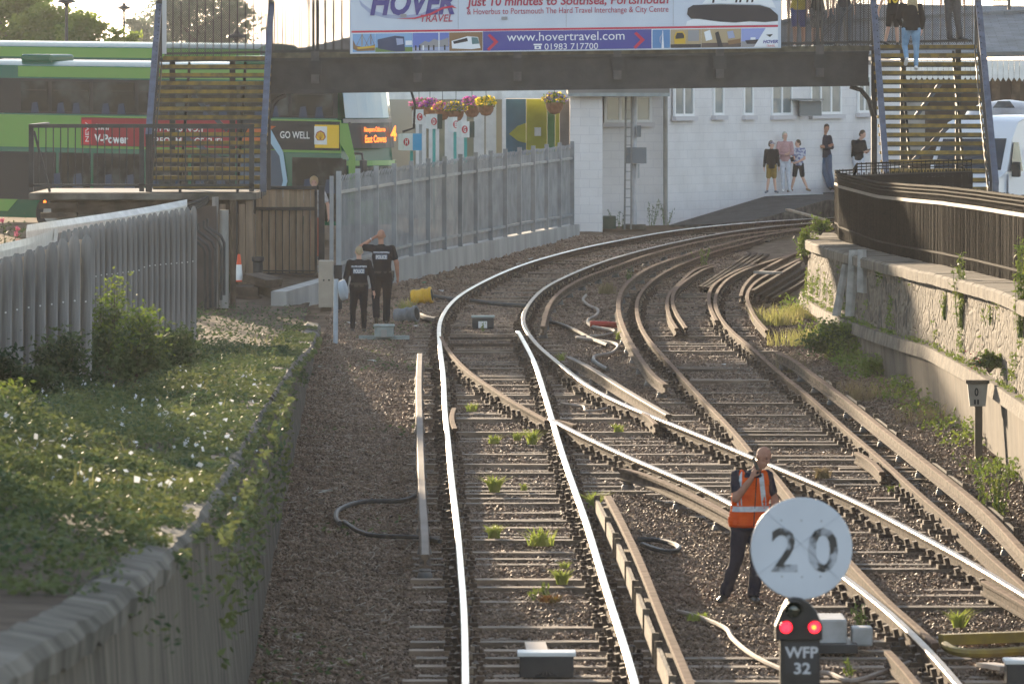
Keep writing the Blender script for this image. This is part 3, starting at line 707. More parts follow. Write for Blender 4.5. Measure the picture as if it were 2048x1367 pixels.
p = W(68,0,140); MB().beam(W(68,262,140.1), W(100,384,140.1), .05, .05).obj('brace', m_black, t)
MB().box2((W(57,0,140).x,140.1,zt-.04), (W(57,0,140).x+.1,145,zt+.04)).obj('side_rail', m_black, t)

def stairs(label, x0, x1, zt, zb, n, extra, Dt, Db, lx, mirror=1):
    t = thing('staircase', label, 'staircase', Vector(((x0+x1)/2, Db, zb)))
    dz = (zt-zb)/(n-1); dy = (Dt-Db)/(n-1)
    P = lambda i: (Dt-dy*i, zt-dz*i)
    for i in range(n+extra):
        y_, z_ = P(i); tr = MB().box2((x0,y_-.02,z_-.105), (x1,y_+dy+.14,z_)).obj('tread', m_tread, t)
        MB().box2((x0,y_-.028,z_-.075), (x1,y_-.0205,z_+.003)).obj('nosing', m_nose, tr)
    yb, zb2 = P(n+extra-1); ya, za = P(0)
    for x in (x0-.03, x1+.03):
        MB().slab([(x,ya+.3,za+.02),(x,yb-.05,zb2+.02),(x,yb-.05,zb2-.3),(x,ya+.3,za-.3)], (.02 if x > x0 else -.02,0,0)).obj('stringer', m_steel, t)
        s_ = 1 if x > x0 else -1
        MB().beam((x+s_*.06,ya+.2,za+1.16), (x+s_*.06,yb-.1,zb2+1.02), .13, .07).obj('handrail', m_bluegrey, t)
        b = MB(); N_ = 30
        for k in range(N_+1):
            u = k/N_; y_ = lerp(ya, yb, u); z_ = lerp(za, zb2, u); b.box((x+s_*.03,y_,z_+.55), (.02,.02,1.1))
        b.obj('infill_bars', m_steel, t)
        MB().box((x+s_*.05,yb-.1,zb2+.45), (.13,.13,1.2)).obj('newel_post', m_bluegrey if x > x0 else m_steel, t)
        MB().box((x+s_*.05,ya+.15,za+.75), (.11,.11,1.5)).obj('newel_post', m_steel, t)
        b = MB()
        for i in range(n+extra): y_, z_ = P(i); b.box((x+s_*.045,y_+.1,z_-.04), (.07,.08,.07))
        b.obj('tread_bracket', m_nose, t)
    for fx in (.24, .78):                                  # inner carriage strings with steel brackets
        x = lerp(x0, x1, fx); MB().slab([(x,ya+.2,za-.12),(x,yb,zb2-.12),(x,yb,zb2-.3),(x,ya+.2,za-.3)], (.05,0,0)).obj('carriage', m_steel, t)
    return t
XL0, XL1 = -7.5, -5.27
stairs('left staircase with yellow nosings rising from the railed landing to the footbridge', XL0, XL1, W(0,113,145).z, W(0,369,141).z, 16, 0, 145, 141, 0)
XR0, XR1 = 7.85, 9.92
stairs('right staircase with yellow nosings that the woman in blue jeans is climbing', XR0, XR1, W(0,90,145).z, W(0,374,141).z, 17, 5, 145, 141, 0)
def zdeck(x): return W(0,113,145).z+(W(0,90,145).z-W(0,113,145).z)*(x+6.3)/15.2
SL = .0137; BU = Vector((1,0,SL)).normalized(); BV = Vector((0,0,1))
t = thing('footbridge', 'dark steel footbridge spanning the tracks between two staircases', 'footbridge', Vector((1.5,146,gz(146))))
FB = t
def strip(px0, y0a, y0b, px1, y1a, y1b, D, th, name, mat, par=None):   # front plate between pixel rows, D = front face
    a = W(px0,y0a,D); b_ = W(px1,y1a,D); c_ = W(px1,y1b,D); d_ = W(px0,y0b,D)
    return MB().slab([a, b_, c_, d_], (0,th,0)).obj(name, mat, par or t)
strip(540,122,187,1737,107,171,145,.03,'girder_web', m_steel)
strip(538,180,188,1739,164,172,144.9,.25,'bottom_flange', m_steel)
strip(538,117,123,1739,102,108,144.9,.25,'top_flange', m_steel)
strip(538,106,116.8,1739,91,101.8,144.93,.12,'deck_edge', pm('mossy_deck_edge', (.07,.06,.045), .9, (.13,.12,.08), 6, 6))
strip(540,122,187,1737,107,171,147.2,.03,'girder_web', m_steel)
b = MB(); x0, x1 = -7.6, 9.95; b.slab([(x0,145.05,zdeck(x0)-.1),(x1,145.05,zdeck(x1)-.1),(x1,147.3,zdeck(x1)-.1),(x0,147.3,zdeck(x0)-.1)], (0,0,.09)); b.obj('deck', m_tread, t)
m_stf = pm('stiffener_steel', (.05,.048,.048), .5, (.08,.075,.07), 6)
for px in (630, 835, 1035, 1235, 1440, 1640):
    dy = -(px-540)*.0127
    sf = strip(px-8,104+dy,168+dy,px+8,104+dy,168+dy,144.86,.13,'stiffener', m_stf)
    strip(px-13,123+dy,150+dy,px+13,123+dy,150+dy,144.84,.03,'gusset_plate', m_steel, sf)
    p = W(px,152+dy,144.8); q = W(px,168+dy,144.8)
# railings of the deck
m_expanded = mesh_mat('expanded_metal_mesh', (.05,.05,.052), .05, .27)
def deck_rail(D, pa, pb, step=15.6, name='railing_panel', skip=None):
    xa, xb_ = XD(pa, D), XD(pb, D); b = MB(); n = int((pb-pa)/step)
    for k in range(n+1):
        x = lerp(xa, xb_, k/n)
        b.box((x, D, zdeck(x)+.72), (.022,.022,1.42))
    for dz in (.06, 1.42): b.slab([(xa,D-.025,zdeck(xa)+dz),(xb_,D-.025,zdeck(xb_)+dz),(xb_,D-.025,zdeck(xb_)+dz+.05),(xa,D-.025,zdeck(xa)+dz+.05)], (0,.05,0))
    o = b.obj(name, m_steel, t)
    b = MB(); b.quad((xa,D+.04,zdeck(xa)+.02),(xb_,D+.04,zdeck(xb_)+.02),(xb_,D+.04,zdeck(xb_)+1.42),(xa,D+.04,zdeck(xa)+1.42)); b.obj('wire_mesh', m_expanded, o)
deck_rail(145.06, 532, 700); deck_rail(145.06, 700, 1560); deck_rail(145.06, 1562, 1744)
deck_rail(147.25, 330, 700); deck_rail(147.25, 700, 1560); deck_rail(147.25, 1560, 1945)
for px in (627, 636, 1636, 1644):
    x = XD(px,145); MB().box((x,144.98,zdeck(x)+.7), (.06,.08,1.7)).obj('railing_post', m_steel, t)
for px, z0y in ((345,385),(465,385),(536,390),(1748,350),(1806,350),(1916,350)):
    x = XD(px,145.6); MB().box2((x-.06,145.5,gz(145)+(1.9 if px < 600 else .9)), (x+.06,145.65,zdeck(x)-.1)).obj('trestle_leg', m_steel, t)
for pa, ya, pb, yb in ((385,190,455,262),(350,262,460,330),(1828,238,1882,166),(1816,332,1900,250)):
    MB().beam(W(pa,ya,145.7), W(pb,yb,145.7), .05, .09).obj('cross_brace', m_bluegrey, t)
for pts in ([(1700,173),(1722,180),(1738,200),(1746,232)], [(572,190),(556,197),(545,210),(540,235)]):
    b = MB(); b.tube([W(x,y_,145.05) for x, y_ in pts], .05, 6); b.obj('corner_bracket', m_steel, t)
strip(322,-40,108,333,-40,108,147.1,.03,'side_sheet', pm('pale_grey_sheet', (.5,.5,.5), .6), t)

# ---- the advertising board hung on the footbridge
m_print = pm('printed_white_board', (.60,.66,.76), .5, (.55,.61,.72), 1.5, 3, spec=.3)
def flat(name, col, rough=.55): return pm(name, col, rough, spec=.3)
c_navy = flat('print_navy', (.075,.065,.26)); c_red = flat('print_red', (.55,.04,.08)); c_darkred = flat('print_dark_red', (.42,.05,.10)); c_blue = flat('print_blue', (.07,.075,.32)); c_wt = flat('print_white', (.8,.83,.88)); c_sky = flat('print_sky', (.25,.42,.68)); c_pale = flat('print_pale_blue', (.35,.4,.58))
c_dk = flat('print_dark', (.03,.03,.04)); c_gr = flat('print_green', (.15,.25,.08)); c_br = flat('print_brown', (.25,.15,.08)); c_gy = flat('print_grey', (.3,.3,.32)); c_yl = flat('print_yellow', (.65,.42,.05)); c_or = flat('print_orange', (.6,.12,.02)); c_tan = flat('print_tan', (.45,.35,.22))
BD = 144.78
t = thing('advertising_board', 'wide white and blue hovercraft travel advertising board hung on the footbridge', 'sign board', W(700,108,BD)); ADV = t
MB().slab([W(700,108,BD), W(1562,96.4,BD), W(1562,-62,BD), W(700,-50,BD)], (0,.03,0)).obj('panel', m_print, t)
def yy(px, y): return y-(px-700)*.0137*1.0             # rows on the board follow its slope
def art(name, pts, mat, par, lay=1):
    return MB().poly([W(x, yy(x, y_), BD-.006*lay) for x, y_ in pts]).obj(name, mat, par, fix=False)
def rect(name, x0, y0, x1, y1, mat, par, lay=1): return art(name, [(x0,y1),(x1,y1),(x1,y0),(x0,y0)], mat, par, lay)
def btext(s, x0, x1, yb, cap, mat, shear=0, bold=0, lay=2, nm='lettering', par=None):
    P = W(x0, yy(x0, yb), BD-.006*lay); k = BD/F
    return text(nm, s, mat, par or ADV, P, BU, BV, (x1-x0)*k, cap*k, 0.001, shear, bold)
rect('red_stripe', 703, 62, 1556, 66, c_red, t)
rect('picture_band', 703, 66.5, 1556, 106, c_wt, t, 1)
rect('blue_panel', 966, 67, 1303, 105.5, c_blue, t, 2)
for x in (975, 1268):
    art('chevron', [(x,75),(x+5,72),(x+22,88),(x+3,106),(x-1,102),(x+13,88)][::-1], c_red, t, 3)
btext('www.hovertravel.com', 1014, 1249, 87, 17, c_wt, lay=4)
btext('01983 717700', 1089, 1196, 105, 12, c_wt, lay=4)
ph = rect('phone_symbol', 1069, 97, 1082, 104, c_wt, t, 4); rect('phone_handset', 1067, 93, 1084, 96, c_wt, ph, 4); rect('phone_dial', 1073, 99, 1078, 102, c_blue, ph, 5)
art('swoosh', [(718,0),(728,10),(745,22),(775,30),(805,33),(840,30),(870,18),(905,12),(913,16),(900,14),(872,24),(842,36),(805,40),(770,37),(740,28),(722,12)], c_pale, t, 1)
art('red_swoosh', [(792,39),(830,37),(860,29),(885,17),(905,14),(914,20),(903,18),(886,21),(862,33),(830,40)], c_red, t, 5)
btext('HOVER', 740, 909, 29.5, 46, c_navy, .25, .035, 4)
btext('TRAVEL', 841, 905, 46, 14, c_darkred, .2, .012, 4)
btext('Just 10 minutes to Southsea, Portsmouth', 933, 1337, 15.5, 17, c_darkred, .12, .02, 3)
btext('& Hoverbus to Portsmouth The Hard Travel Interchange & City Centre', 934, 1337, 32.5, 11.5, c_darkred, .0, .0, 3)
for x in (916, 1132, 1346): rect('panel_joint', x, -48, x+.7, 61, c_gy, t, 1)
# picture strip
def pic(x0, x1, base): return rect('picture', x0, 68, x1, 105, base, t, 2)
p = pic(705,750,c_sky); art('ship_hull', [(706,80),(712,92),(730,95),(750,90),(750,102),(715,103),(706,98)][::-1], c_br, p, 3); art('ship_strakes', [(714,95),(750,92),(750,96),(716,99)][::-1], c_yl, p, 4); rect('mast', 723, 68, 725, 92, c_tan, p, 4); rect('mast', 741, 69, 742.5, 90, c_br, p, 4)
for a_, b__ in ((712,724),(736,724),(730,741),(749,741)): art('rigging', [(a_,93),(a_+1,93),(b__+.5,70),(b__,70)], c_br, p, 4)
p = pic(750.5,825,c_sky); rect('grass', 750.5, 96, 825, 105, c_gr, p, 3); art('coach', [(755,80),(790,73),(808,75),(810,104),(792,105),(756,98)][::-1], flat('print_slate',(.05,.07,.14)), p, 4); art('windscreen', [(792,78),(806,79),(807,90),(794,92)][::-1], c_pale, p, 5); rect('white_car', 811, 83, 824, 92, c_wt, p, 4)
p = pic(825.5,898,flat('print_deep_sky',(.14,.2,.55))); art('shops', [(838,92),(850,84),(858,87),(868,80),(878,84),(897,78),(897,96),(838,98)][::-1], c_gy, p, 3); rect('paving', 825.5, 97, 898, 105, c_pale, p, 3); rect('flagpole', 877, 68, 879, 104, c_wt, p, 4)
for x in (830,838,845,856,866,888): rect('figure', x, 93, x+3, 103, c_wt if x%2 else c_dk, p, 4)
p = pic(898.5,965,c_br); art('white_coach', [(903,85),(935,76),(956,78),(961,100),(943,102),(904,100)][::-1], c_wt, p, 4); art('coach_windows', [(906,86),(934,79),(936,86),(908,91)][::-1], c_dk, p, 5); art('windscreen', [(943,78),(955,79),(959,91),(944,92)][::-1], flat('print_teal',(.1,.2,.22)), p, 5)
p = pic(1305,1340,flat('print_mid_blue',(.1,.25,.5))); art('tower', [(1323,105),(1328,105),(1326,70),(1325,70)], c_wt, p, 4); art('sail', [(1325,75),(1319,84),(1319,92),(1323,98),(1321,90),(1322,84)], c_pale, p, 4)
p = pic(1341,1402,c_tan); art('train_front', [(1348,82),(1352,73),(1366,72),(1371,80),(1371,97),(1349,97)][::-1], c_yl, p, 4); art('train_window', [(1351,82),(1354,75),(1365,75),(1368,80),(1368,86),(1351,87)][::-1], c_dk, p, 5); rect('track_bed', 1341, 98, 1402, 105, c_dk, p, 3); rect('station_wall', 1376, 70, 1398, 92, c_gy, p, 3)
p = pic(1402.5,1482,c_tan); art('white_chart', [(1408,74),(1420,70),(1425,89),(1412,92)][::-1], c_wt, p, 4); art('doorway', [(1430,76),(1437,73),(1446,104),(1436,104)][::-1], c_dk, p, 4); rect('crowd', 1403, 96, 1482, 105, flat('print_crowd',(.12,.09,.08)), p, 3); art('brick_pier', [(1455,92),(1481,88),(1481,97),(1457,100)][::-1], c_br, p, 4); art('window_panel', [(1454,74),(1466,72),(1470,86),(1457,88)][::-1], c_pale, p, 4)
p = pic(1482.5,1556,flat('print_violet_sky',(.3,.36,.68))); rect('sea', 1482.5, 94, 1520, 105, c_gy, p, 3); art('boat_hull', [(1490,92),(1520,90),(1516,99),(1494,99)][::-1], c_dk, p, 4); rect('boat_cabin', 1501, 86, 1511, 91, c_wt, p, 4); art('white_bow', [(1508,105),(1532,66.5),(1556,66.5),(1556,105)], c_wt, p, 5); art('bow_eye', [(1532,81),(1546,80),(1540,86)][::-1], c_dk, p, 6)
btext('HOVER', 1526, 1556, 98, 6, c_blue, .25, .03, 7); btext('TRAVEL', 1533, 1550, 105, 3.8, c_red, .2, .0, 7)
# hovercraft picture
hc = art('spray', [(1372,60),(1374,52),(1400,44),(1440,46),(1500,50),(1556,52),(1556,61),(1372,61)][::-1], c_wt, t, 2); hc.name = 'picture'
art('skirt', [(1374,38),(1376,26),(1386,20),(1440,19),(1520,22),(1540,28),(1556,42),(1556,54),(1530,56),(1500,54),(1470,56),(1440,54),(1400,48),(1382,47)][::-1], c_dk, hc, 3)
art('superstructure', [(1404,18),(1420,0),(1440,-20),(1520,-20),(1545,14),(1552,28),(1538,26),(1520,20),(1440,17)][::-1], c_wt, hc, 3)
for x in (1424, 1470, 1478, 1492, 1502): art('window', [(x,16),(x+4,16),(x+7,2),(x+3,2)], c_dk, hc, 4)
btext('HOVER', 1442, 1454, 11, 3, c_blue, .2, .02, 5); art('stay', [(1545,0),(1556,0),(1556,12),(1550,12)][::-1], c_blue, hc, 3)
for x, y_ in ((801,30),(1003,38)): rect('sticker', x, y_, x+12, y_+6, c_gy, t, 6)

# ================================================================== WHITE STATION BUILDING
m_wb = brick_mat('white_painted_blockwork', (.76,.735,.735), (.73,.71,.71), (.6,.58,.6), .45, .225, .006, .2, rough=.7, stain=.22)
m_glass = pm('window_glass', (.17,.2,.21), .1, (.3,.33,.32), 1.2, 2, spec=.8)  # pale tone stands in for reflected sky and curtains
m_upvc = pm('white_window_frame', (.8,.8,.8), .4)
m_dark = pm('dark_void', (.012,.012,.012), .8)
t = thing('station_building', 'long white painted block building with white framed windows beside the curve', 'building', W(1300,455,177.5)); STB = t
def wall_quad(pa, Da, pb, Db, ya, yb, name='wall', mat=m_wb, par=None, y0b=None, y1b=None, th=.25):
    p0 = W(pa, ya, Da); p1 = W(pb, ya, Db); z1 = p0.z; zb_ = gz(175)-.3
    A = [Vector((p0.x,Da,zb_)), Vector((p1.x,Db,zb_)), Vector((p1.x,Db,z1)), Vector((p0.x,Da,z1))]
    n = (A[1]-A[0]).cross(Vector((0,0,1))).normalized()
    o = MB().slab(A, -n*th).obj(name, mat, par or t); pw = parent_world(o)
    d = (A[1]-A[0]).normalized(); grid_uv(o.data, lambda co: ((co+pw-A[0]).dot(d)+co.y*.01, co.z)); return o
wall_quad(1140,173,1205,173,190,0); wall_quad(1205,177,1333,177.3,190,0)
wall_quad(1205,173,1205.3,177,190,0); wall_quad(1333,177.3,1334,177.6,130,0); wall_quad(1333.5,177.6,1800,189,130,0)
wall_quad(1140.2,185,1140,173,190,0)
a = W(1136,186,172.6); c = W(1332,193,172.6)
b = MB(); b.box2((a.x,172.6,c.z), (W(1332,0,177).x,172.8,a.z)); b.obj('fascia', pm('weathered_fascia', (.22,.25,.25), .7, (.3,.33,.33), 6), t)
b = MB(); b.box2((a.x,172.8,a.z-.03), (W(1332,0,177).x,186,a.z+.12)); b.obj('flat_roof', m_far, t)
b = MB(); p0 = W(1333,130,177.6); p1 = W(1800,130,189); b.slab([p0+Vector((0,-.2,0)), p1+Vector((0,-.2,0)), p1+Vector((-2,6,.3)), p0+Vector((-2,6,.3))], (0,0,.12)); b.obj('roof', m_far, t)
def Dc(px): return 177.5+(px-1333)/467*11.4
def window(px0, px1, y0, y1, D0, D1, mull=1, sill=True, trans=0):
    zt_ = W(0,y0,D0).z; zb_ = W(0,y1,D0).z; A = Vector((XD(px0,D0),D0,0)); B_ = Vector((XD(px1,D1),D1,0)); d = (B_-A).normalized(); n = Vector((d.y,-d.x,0)); L = (B_-A).length
    ang = math.atan2(d.y, d.x); mid = (A+B_)/2; zc = (zt_+zb_)/2; H = zt_-zb_; M = Matrix.Rotation(ang, 4, 'Z'); w_ = .07
    fr = MB()
    for s_ in (-1,1): fr.box(mid+d*s_*(L/2-w_/2)+n*.02+Vector((0,0,zc)), (w_,.06,H), M=M)
    for s_ in (-1,1): fr.box(mid+n*.021+Vector((0,0,zc+s_*(H/2-w_/2))), (L-2*w_,.055,w_), M=M)
    for k in range(1, mull+1): fr.box(mid+d*(-L/2+L*k/(mull+1))+n*.019+Vector((0,0,zc)), (w_,.055,H-2*w_), M=M)
    if trans: fr.box(mid+n*.018+Vector((0,0,zt_-H*trans)), (L-2*w_,.05,.04), M=M)
    o = fr.obj('window', m_upvc, t)
    MB().box(mid+n*.005+Vector((0,0,zc)), (L-.02,.03,H-.02), M=M).obj('pane', m_glass, o)
    if sill: MB().box(mid+n*.06+Vector((0,0,zb_-.06)), (L+.12,.14,.11), M=M).obj('sill', m_wb, o)
window(1208,1303,190,245,176.9,177.2,2)
for x0, x1, y1, mu in ((1346,1386,233,1),(1425,1446,231,0),(1485,1505,231,0),(1541,1583,231,1),(1619,1681,229,2),(1714,1740,226,1)):
    window(x0, x1, 150, y1, Dc(x0)-.05, Dc(x1)-.05, mu, True)
p = W(1606,208,Dc(1606)-.4); bb = MB(); bb.box(p+Vector((.2,0,-.12)), (.6,.4,.4)); bb.box(p+Vector((.1,-.15,.12)), (.9,.55,.05)); bb.obj('boiler_hood', pm('grey_metal_box', (.2,.21,.21), .6), t)
MB().tube([W(1331,192,176.9), W(1331,450,176.9)], .06, 8).obj('drain_pipe', m_render, t)
# ---- mural, shelter and canopy behind the grey fence
t = thing('bus_shelter', 'pale canopy on white columns with a yellow green and blue mural wall', 'shelter', W(1000,420,180))
MB().slab([W(770,181,181), W(1004,181,181), W(1004,199,181), W(770,199,181)], (0,3,0)).obj('canopy_fascia', m_white, t)
MB().slab([W(1004,180,178), W(1140,180,178), W(1140,197,178), W(1004,197,178)], (0,3,0)).obj('canopy_fascia', m_white, t)
MB().slab([W(770,199,186), W(828,199,186), W(828,450,186), W(770,450,186)], (0,.2,0)).obj('back_wall', pm('shelter_grey', (.3,.3,.28)), t)
for px in (842, 868, 900, 923, 958, 982): MB().box2((XD(px,181.5)-.14,181.4,gz(181)), (XD(px,181.5)+.14,181.7,W(0,199,181).z)).obj('column', m_white, t)
MB().box2((XD(1008,178)-.05,178,gz(178)), (XD(1008,178)+.05,178.1,W(0,197,178).z)).obj('column', m_white, t)
for nm, x0, x1, col in (('mural_panel',1012,1052,(.05,.16,.24)),('mural_panel',1052.5,1094,(.42,.42,.03)),('mural_panel',1094.5,1110,(.05,.22,.08)),('mural_panel',1110.5,1119,(.5,.5,.05)),('mural_panel',1119.5,1139,(.28,.25,.25))):
    MB().slab([W(x0,198,181.3), W(x1,198,181.3), W(x1,450,181.3), W(x0,450,181.3)], (0,.1,0)).obj(nm, pm('mural_%d' % x0, col, .6, tuple(c*.75 for c in col), 2), t)
MB().poly([W(1018,268,181.28), W(1035,252,181.28), W(1052,246,181.28), W(1052,286,181.28), W(1036,282,181.28)][::-1]).obj('mural_shape', pm('mural_1052', (.42,.42,.03)), t)
MB().slab([W(1069,255,181.2), W(1082,255,181.2), W(1082,272,181.2), W(1069,272,181.2)], (0,.02,0)).obj('notice', m_white, t)
MB().slab([W(828,199,184), W(1012,199,184), W(1012,450,184), W(828,450,184)], (0,.2,0)).obj('back_wall', pm('shelter_grey', (.3,.3,.28), .8, (.18,.18,.17), .9), t)
for x0, x1 in ((878,893),(905,918),(930,950)): MB().slab([W(x0,235,183.8), W(x1,235,183.8), W(x1,420,183.8), W(x0,420,183.8)], (0,.05,0)).obj('dark_doorway', m_glass, t)
# ---- slate roofed station hall on the right
m_slate = brick_mat('slate_roof', (.17,.19,.21), (.13,.15,.165), (.08,.09,.1), .5, .3, .012, .3, rough=.6)
t = thing('station_hall', 'grey slate roofed hall with a white scalloped canopy edge at the right', 'building', W(1900,200,200))
a0 = W(1540,113,199); a1 = W(2200,100,199); r0 = W(1540,52,204); r1 = W(2200,20,206)
o = MB().slab([a0, a1, r1, r0], (0,0,-.15)).obj('roof', m_slate, t); pw = parent_world(o); grid_uv(o.data, lambda co: (co.x, (co.y+co.z)*1.1))
r2 = W(1540,8,207); r3 = W(2200,14,209)
o = MB().slab([r0+Vector((0,.02,.1)), r1+Vector((0,.02,.1)), r3, W(1700,8,207)], (0,0,-.15)).obj('upper_roof', m_slate, t); grid_uv(o.data, lambda co: (co.x, (co.y+co.z)*1.1))
MB().slab([a0+Vector((0,-.05,0)), a1+Vector((0,-.05,0)), a1+Vector((0,-.05,-.14)), a0+Vector((0,-.05,-.14))], (0,.1,0)).obj('gutter', pm('lead_gutter', (.1,.11,.11), .6), t)
b = MB(); x = a0.x
while x < a1.x:
    zt_ = a0.z-.12; w_ = .16; b.slab([(x,199,zt_),(x+w_-.01,199,zt_),(x+w_-.01,199,zt_-.5),(x+w_/2,199,zt_-.62),(x,199,zt_-.5)], (0,.03,0)); x += w_
b.obj('valance', m_white, t)
MB().box2((a0.x,201.5,gz(186)), (a1.x,201.8,a0.z-.1)).obj('wall', pm('dark_brown_front', (.05,.035,.028), .8, (.08,.055,.04), 1.5), t)
for px in (1770, 1800, 1850, 1962, 1990, 2030): MB().box2((XD(px,200)-.12,199.6,gz(186)), (XD(px,200)+.12,199.85,a0.z-.2)).obj('canopy_post', m_oldwood, t)
b = MB(); q = W(1992,18,206); b.box(q+Vector((.15,0,.1)), (.5,.05,.04)); b.box(q+Vector((.15,0,.25)), (.5,.05,.04)); b.box(q+Vector((.4,0,.25)), (.1,.1,.55)); b.obj('roof_finial', m_steel, t)
MB().slab([W(1780,205,198.5), W(1850,205,198.5), W(1850,300,198.5), W(1780,300,198.5)], (0,.1,0)).obj('pale_doorway', m_render, t)
# ---- platform ramp
def Wc(px, py, off=0): return W(px, py, Dc(px)+off)
m_asph = pm('dark_asphalt', (.035,.035,.038), .8, (.06,.06,.063), 3, 6, .3, 30, spec=.25)
top = [W(1336,451,176.6), W(1440,420,179.5), W(1530,393,181.8), W(1640,386,184.5), W(1760,381,187.5), W(1760,400,182), W(1652,400,179.5), W(1585,420,177.0), W(1510,440,175.6), W(1430,448,175.5)]
m_rock = pm('broken_stone_edge', (.06,.052,.045), .9, (.16,.14,.12), 5, 6, .8, 12)
t = thing('platform_ramp', 'dark asphalt platform ramp rising towards the waiting family', 'platform', T(5, 178, 0))
MB().poly([p+Vector((0,0,.004)) for p in top][::-1]).obj('surface', m_asph, t); b = MB()
for i in range(len(top)):
    p, q = top[i], top[(i+1)%len(top)]; b.quad(p, q, Vector((q.x,q.y,gz(q.y)-.3)), Vector((p.x,p.y,gz(p.y)-.3)))
b.obj('stone_edge', m_rock, t)
e0, e1 = W(1548,391,181.6), W(1645,388,183.6); MB().slab([e0, e1, e1+Vector((0,-.35,0)), e0+Vector((0,-.35,0))], (0,0,.03)).obj('white_edge_line', m_white, t)
tag(MB().beam(W(1575,419,176), W(1648,439,174), .12, .05).obj('loose_plank', m_tan, org=W(1575,419,176)), 'pale loose plank lying on the platform ramp edge beside the rails', 'plank')

# ================================================================== PALISADE FENCE AND PLINTH
m_galv = pm('galvanised_steel', (.30,.315,.33), .5, (.22,.23,.245), 2.5, 6, metal=.35, objrnd=.06)
P0 = Vector((-3.55,136,0)); P1 = Vector((1.45,169.0,0))
m_plc = pm('pale_concrete', (.42,.41,.385), .85, (.3,.29,.27), 1.5, 8, .4, 9, stretch=(1,1,.4))
PD = (P1-P0); PL = PD.length; PD.normalize(); PN = Vector((PD.y,-PD.x,0))
def fpt(s, zl, off=0): p = P0+PD*s+PN*off; return T(p.x, p.y, zl)
b = MB(); N_ = 34; vs = []
for k in range(N_+1):
    s = -6+(PL+7)*k/N_; h = interp([(-6,.42),(8,.5),(25,.38),(35,.27)], s); vs += [fpt(s,-.25,.12), fpt(s,h,.10), fpt(s,h,-.2), fpt(s,-.25,-.2)]
b.add(vs, [(i*4+k, i*4+(k+1)%4, (i+1)*4+(k+1)%4, (i+1)*4+k) for i in range(N_) for k in range(4)]+[(3,2,1,0), tuple(N_*4+k for k in range(4))])
tag(b.obj('concrete_plinth', m_plc, org=fpt(10,0)), 'low pale concrete plinth wall under the grey palisade fence', 'wall')
t = thing('palisade_fence', 'tall galvanised grey palisade fence curving from the gate to the white building', 'fence', fpt(0,0))
nb = 15; 
def ph_(s): return interp([(0,.45),(8,.5),(25,.38),(35,.27)], s)
def pt_(s): return interp([(0,2.47),(15,2.42),(34,2.28)], s)
for k in range(nb+1):
    s = PL*(k/nb); p = fpt(s, 0, .06); MB().box((p.x,p.y,(fpt(s,ph_(s)).z+fpt(s,pt_(s)+.10).z)/2), (.1,.05,pt_(s)+.10-ph_(s)), rz=math.atan2(PD.y,PD.x)-R(90)).obj('fence_post', m_galv, t)
for k in range(nb):
    s0 = PL*k/nb; s1 = PL*(k+1)/nb; n_ = 15; b = MB()
    for j in range(n_):
        s = lerp(s0, s1, (j+.5)/n_); z0 = ph_(s)+.03; z1 = pt_(s)+rnd.uniform(-.015,.015); p = fpt(s,0,0); g_ = gz(p.y); d = PD*.030; c1 = PN*.018
        a = Vector((p.x,p.y,g_))
        pts = [a-d+Vector((0,0,z0)), a+c1+Vector((0,0,z0)), a+d+Vector((0,0,z0))]
        tp = [a-d+Vector((0,0,z1-.12)), a+c1+Vector((0,0,z1-.1)), a+d+Vector((0,0,z1-.12))]
        tips = [a-d*.9+PN*.05+Vector((0,0,z1)), a+c1+PN*.02+Vector((0,0,z1+.02)), a+d*.9+PN*.05+Vector((0,0,z1))]
        b.add(pts+tp+tips, [(0,1,4,3),(1,2,5,4),(3,4,7),(3,7,6),(4,5,8),(4,8,7)])
    b.obj('pale_panel', m_galv, t)
    for zz in (.22, None):
        h0 = ph_(s0)+.25 if zz else pt_(s0)-.33; h1 = ph_(s1)+.25 if zz else pt_(s1)-.33
        MB().beam(fpt(s0,h0,.05), fpt(s1,h1,.05), .05, .06).obj('fence_rail', m_galv, t)
# ---- yard gate
t = thing('yard_gate', 'tan boarded gate in a black steel frame below the left staircase', 'gate', W(572,552,146))
def gq(x0, y0, x1, y1, D, th, name, mat, par=None): return MB().box2(W(x0,y1,D), W(x1,y0,D)+Vector((0,th,0))).obj(name, mat, par or t)
m_gb = pm('gate_board', (.42,.31,.21), .75, (.3,.22,.15), 3, 7, .3, 9, stretch=(6,6,.6), objrnd=.18)
for k in range(9): gq(511+k*13.8, 378, 511+k*13.8+13.2, 546, 146.1, .03, 'board', m_gb)
for x0, y0, x1, y1 in ((508,372,634,379),(508,414,634,421),(508,545,634,552),(508,379,512,545),(629,379,634,545),(524,540,629,543)): gq(x0, y0, x1, y1, 146.0, .05, 'frame', m_black)
for k in range(8): gq(523+k*13.6, 421, 525.5+k*13.6, 545, 146.03, .03, 'bar', m_black)
tag(MB().box2(W(637,555,145.8), W(649,372,145.8)+Vector((0,.12,0))).obj('gate_post', m_black, org=W(643,555,145.8)), 'thick black gate post right of the boarded gate', 'post')
tag(MB().box2(W(659,560,137.5), W(667,352,137.5)+Vector((0,.1,0))).obj('fence_end_post', m_galv, org=W(662,560,137)), 'tall grey steel post at the near end of the palisade fence', 'post')
t = thing('loading_step', 'pale concrete step and slab in front of the boarded gate', 'step', W(590,570,144))
MB().slab([W(500,568,143.2), W(660,568,143.2), W(672,550,147.5), W(500,550,147.5)], (0,0,-.3)).obj('slab', m_plc, t)
MB().box2(W(505,592,141.8), W(660,576,141.8)+Vector((0,1.3,0))).obj('lower_step', m_conc, t)
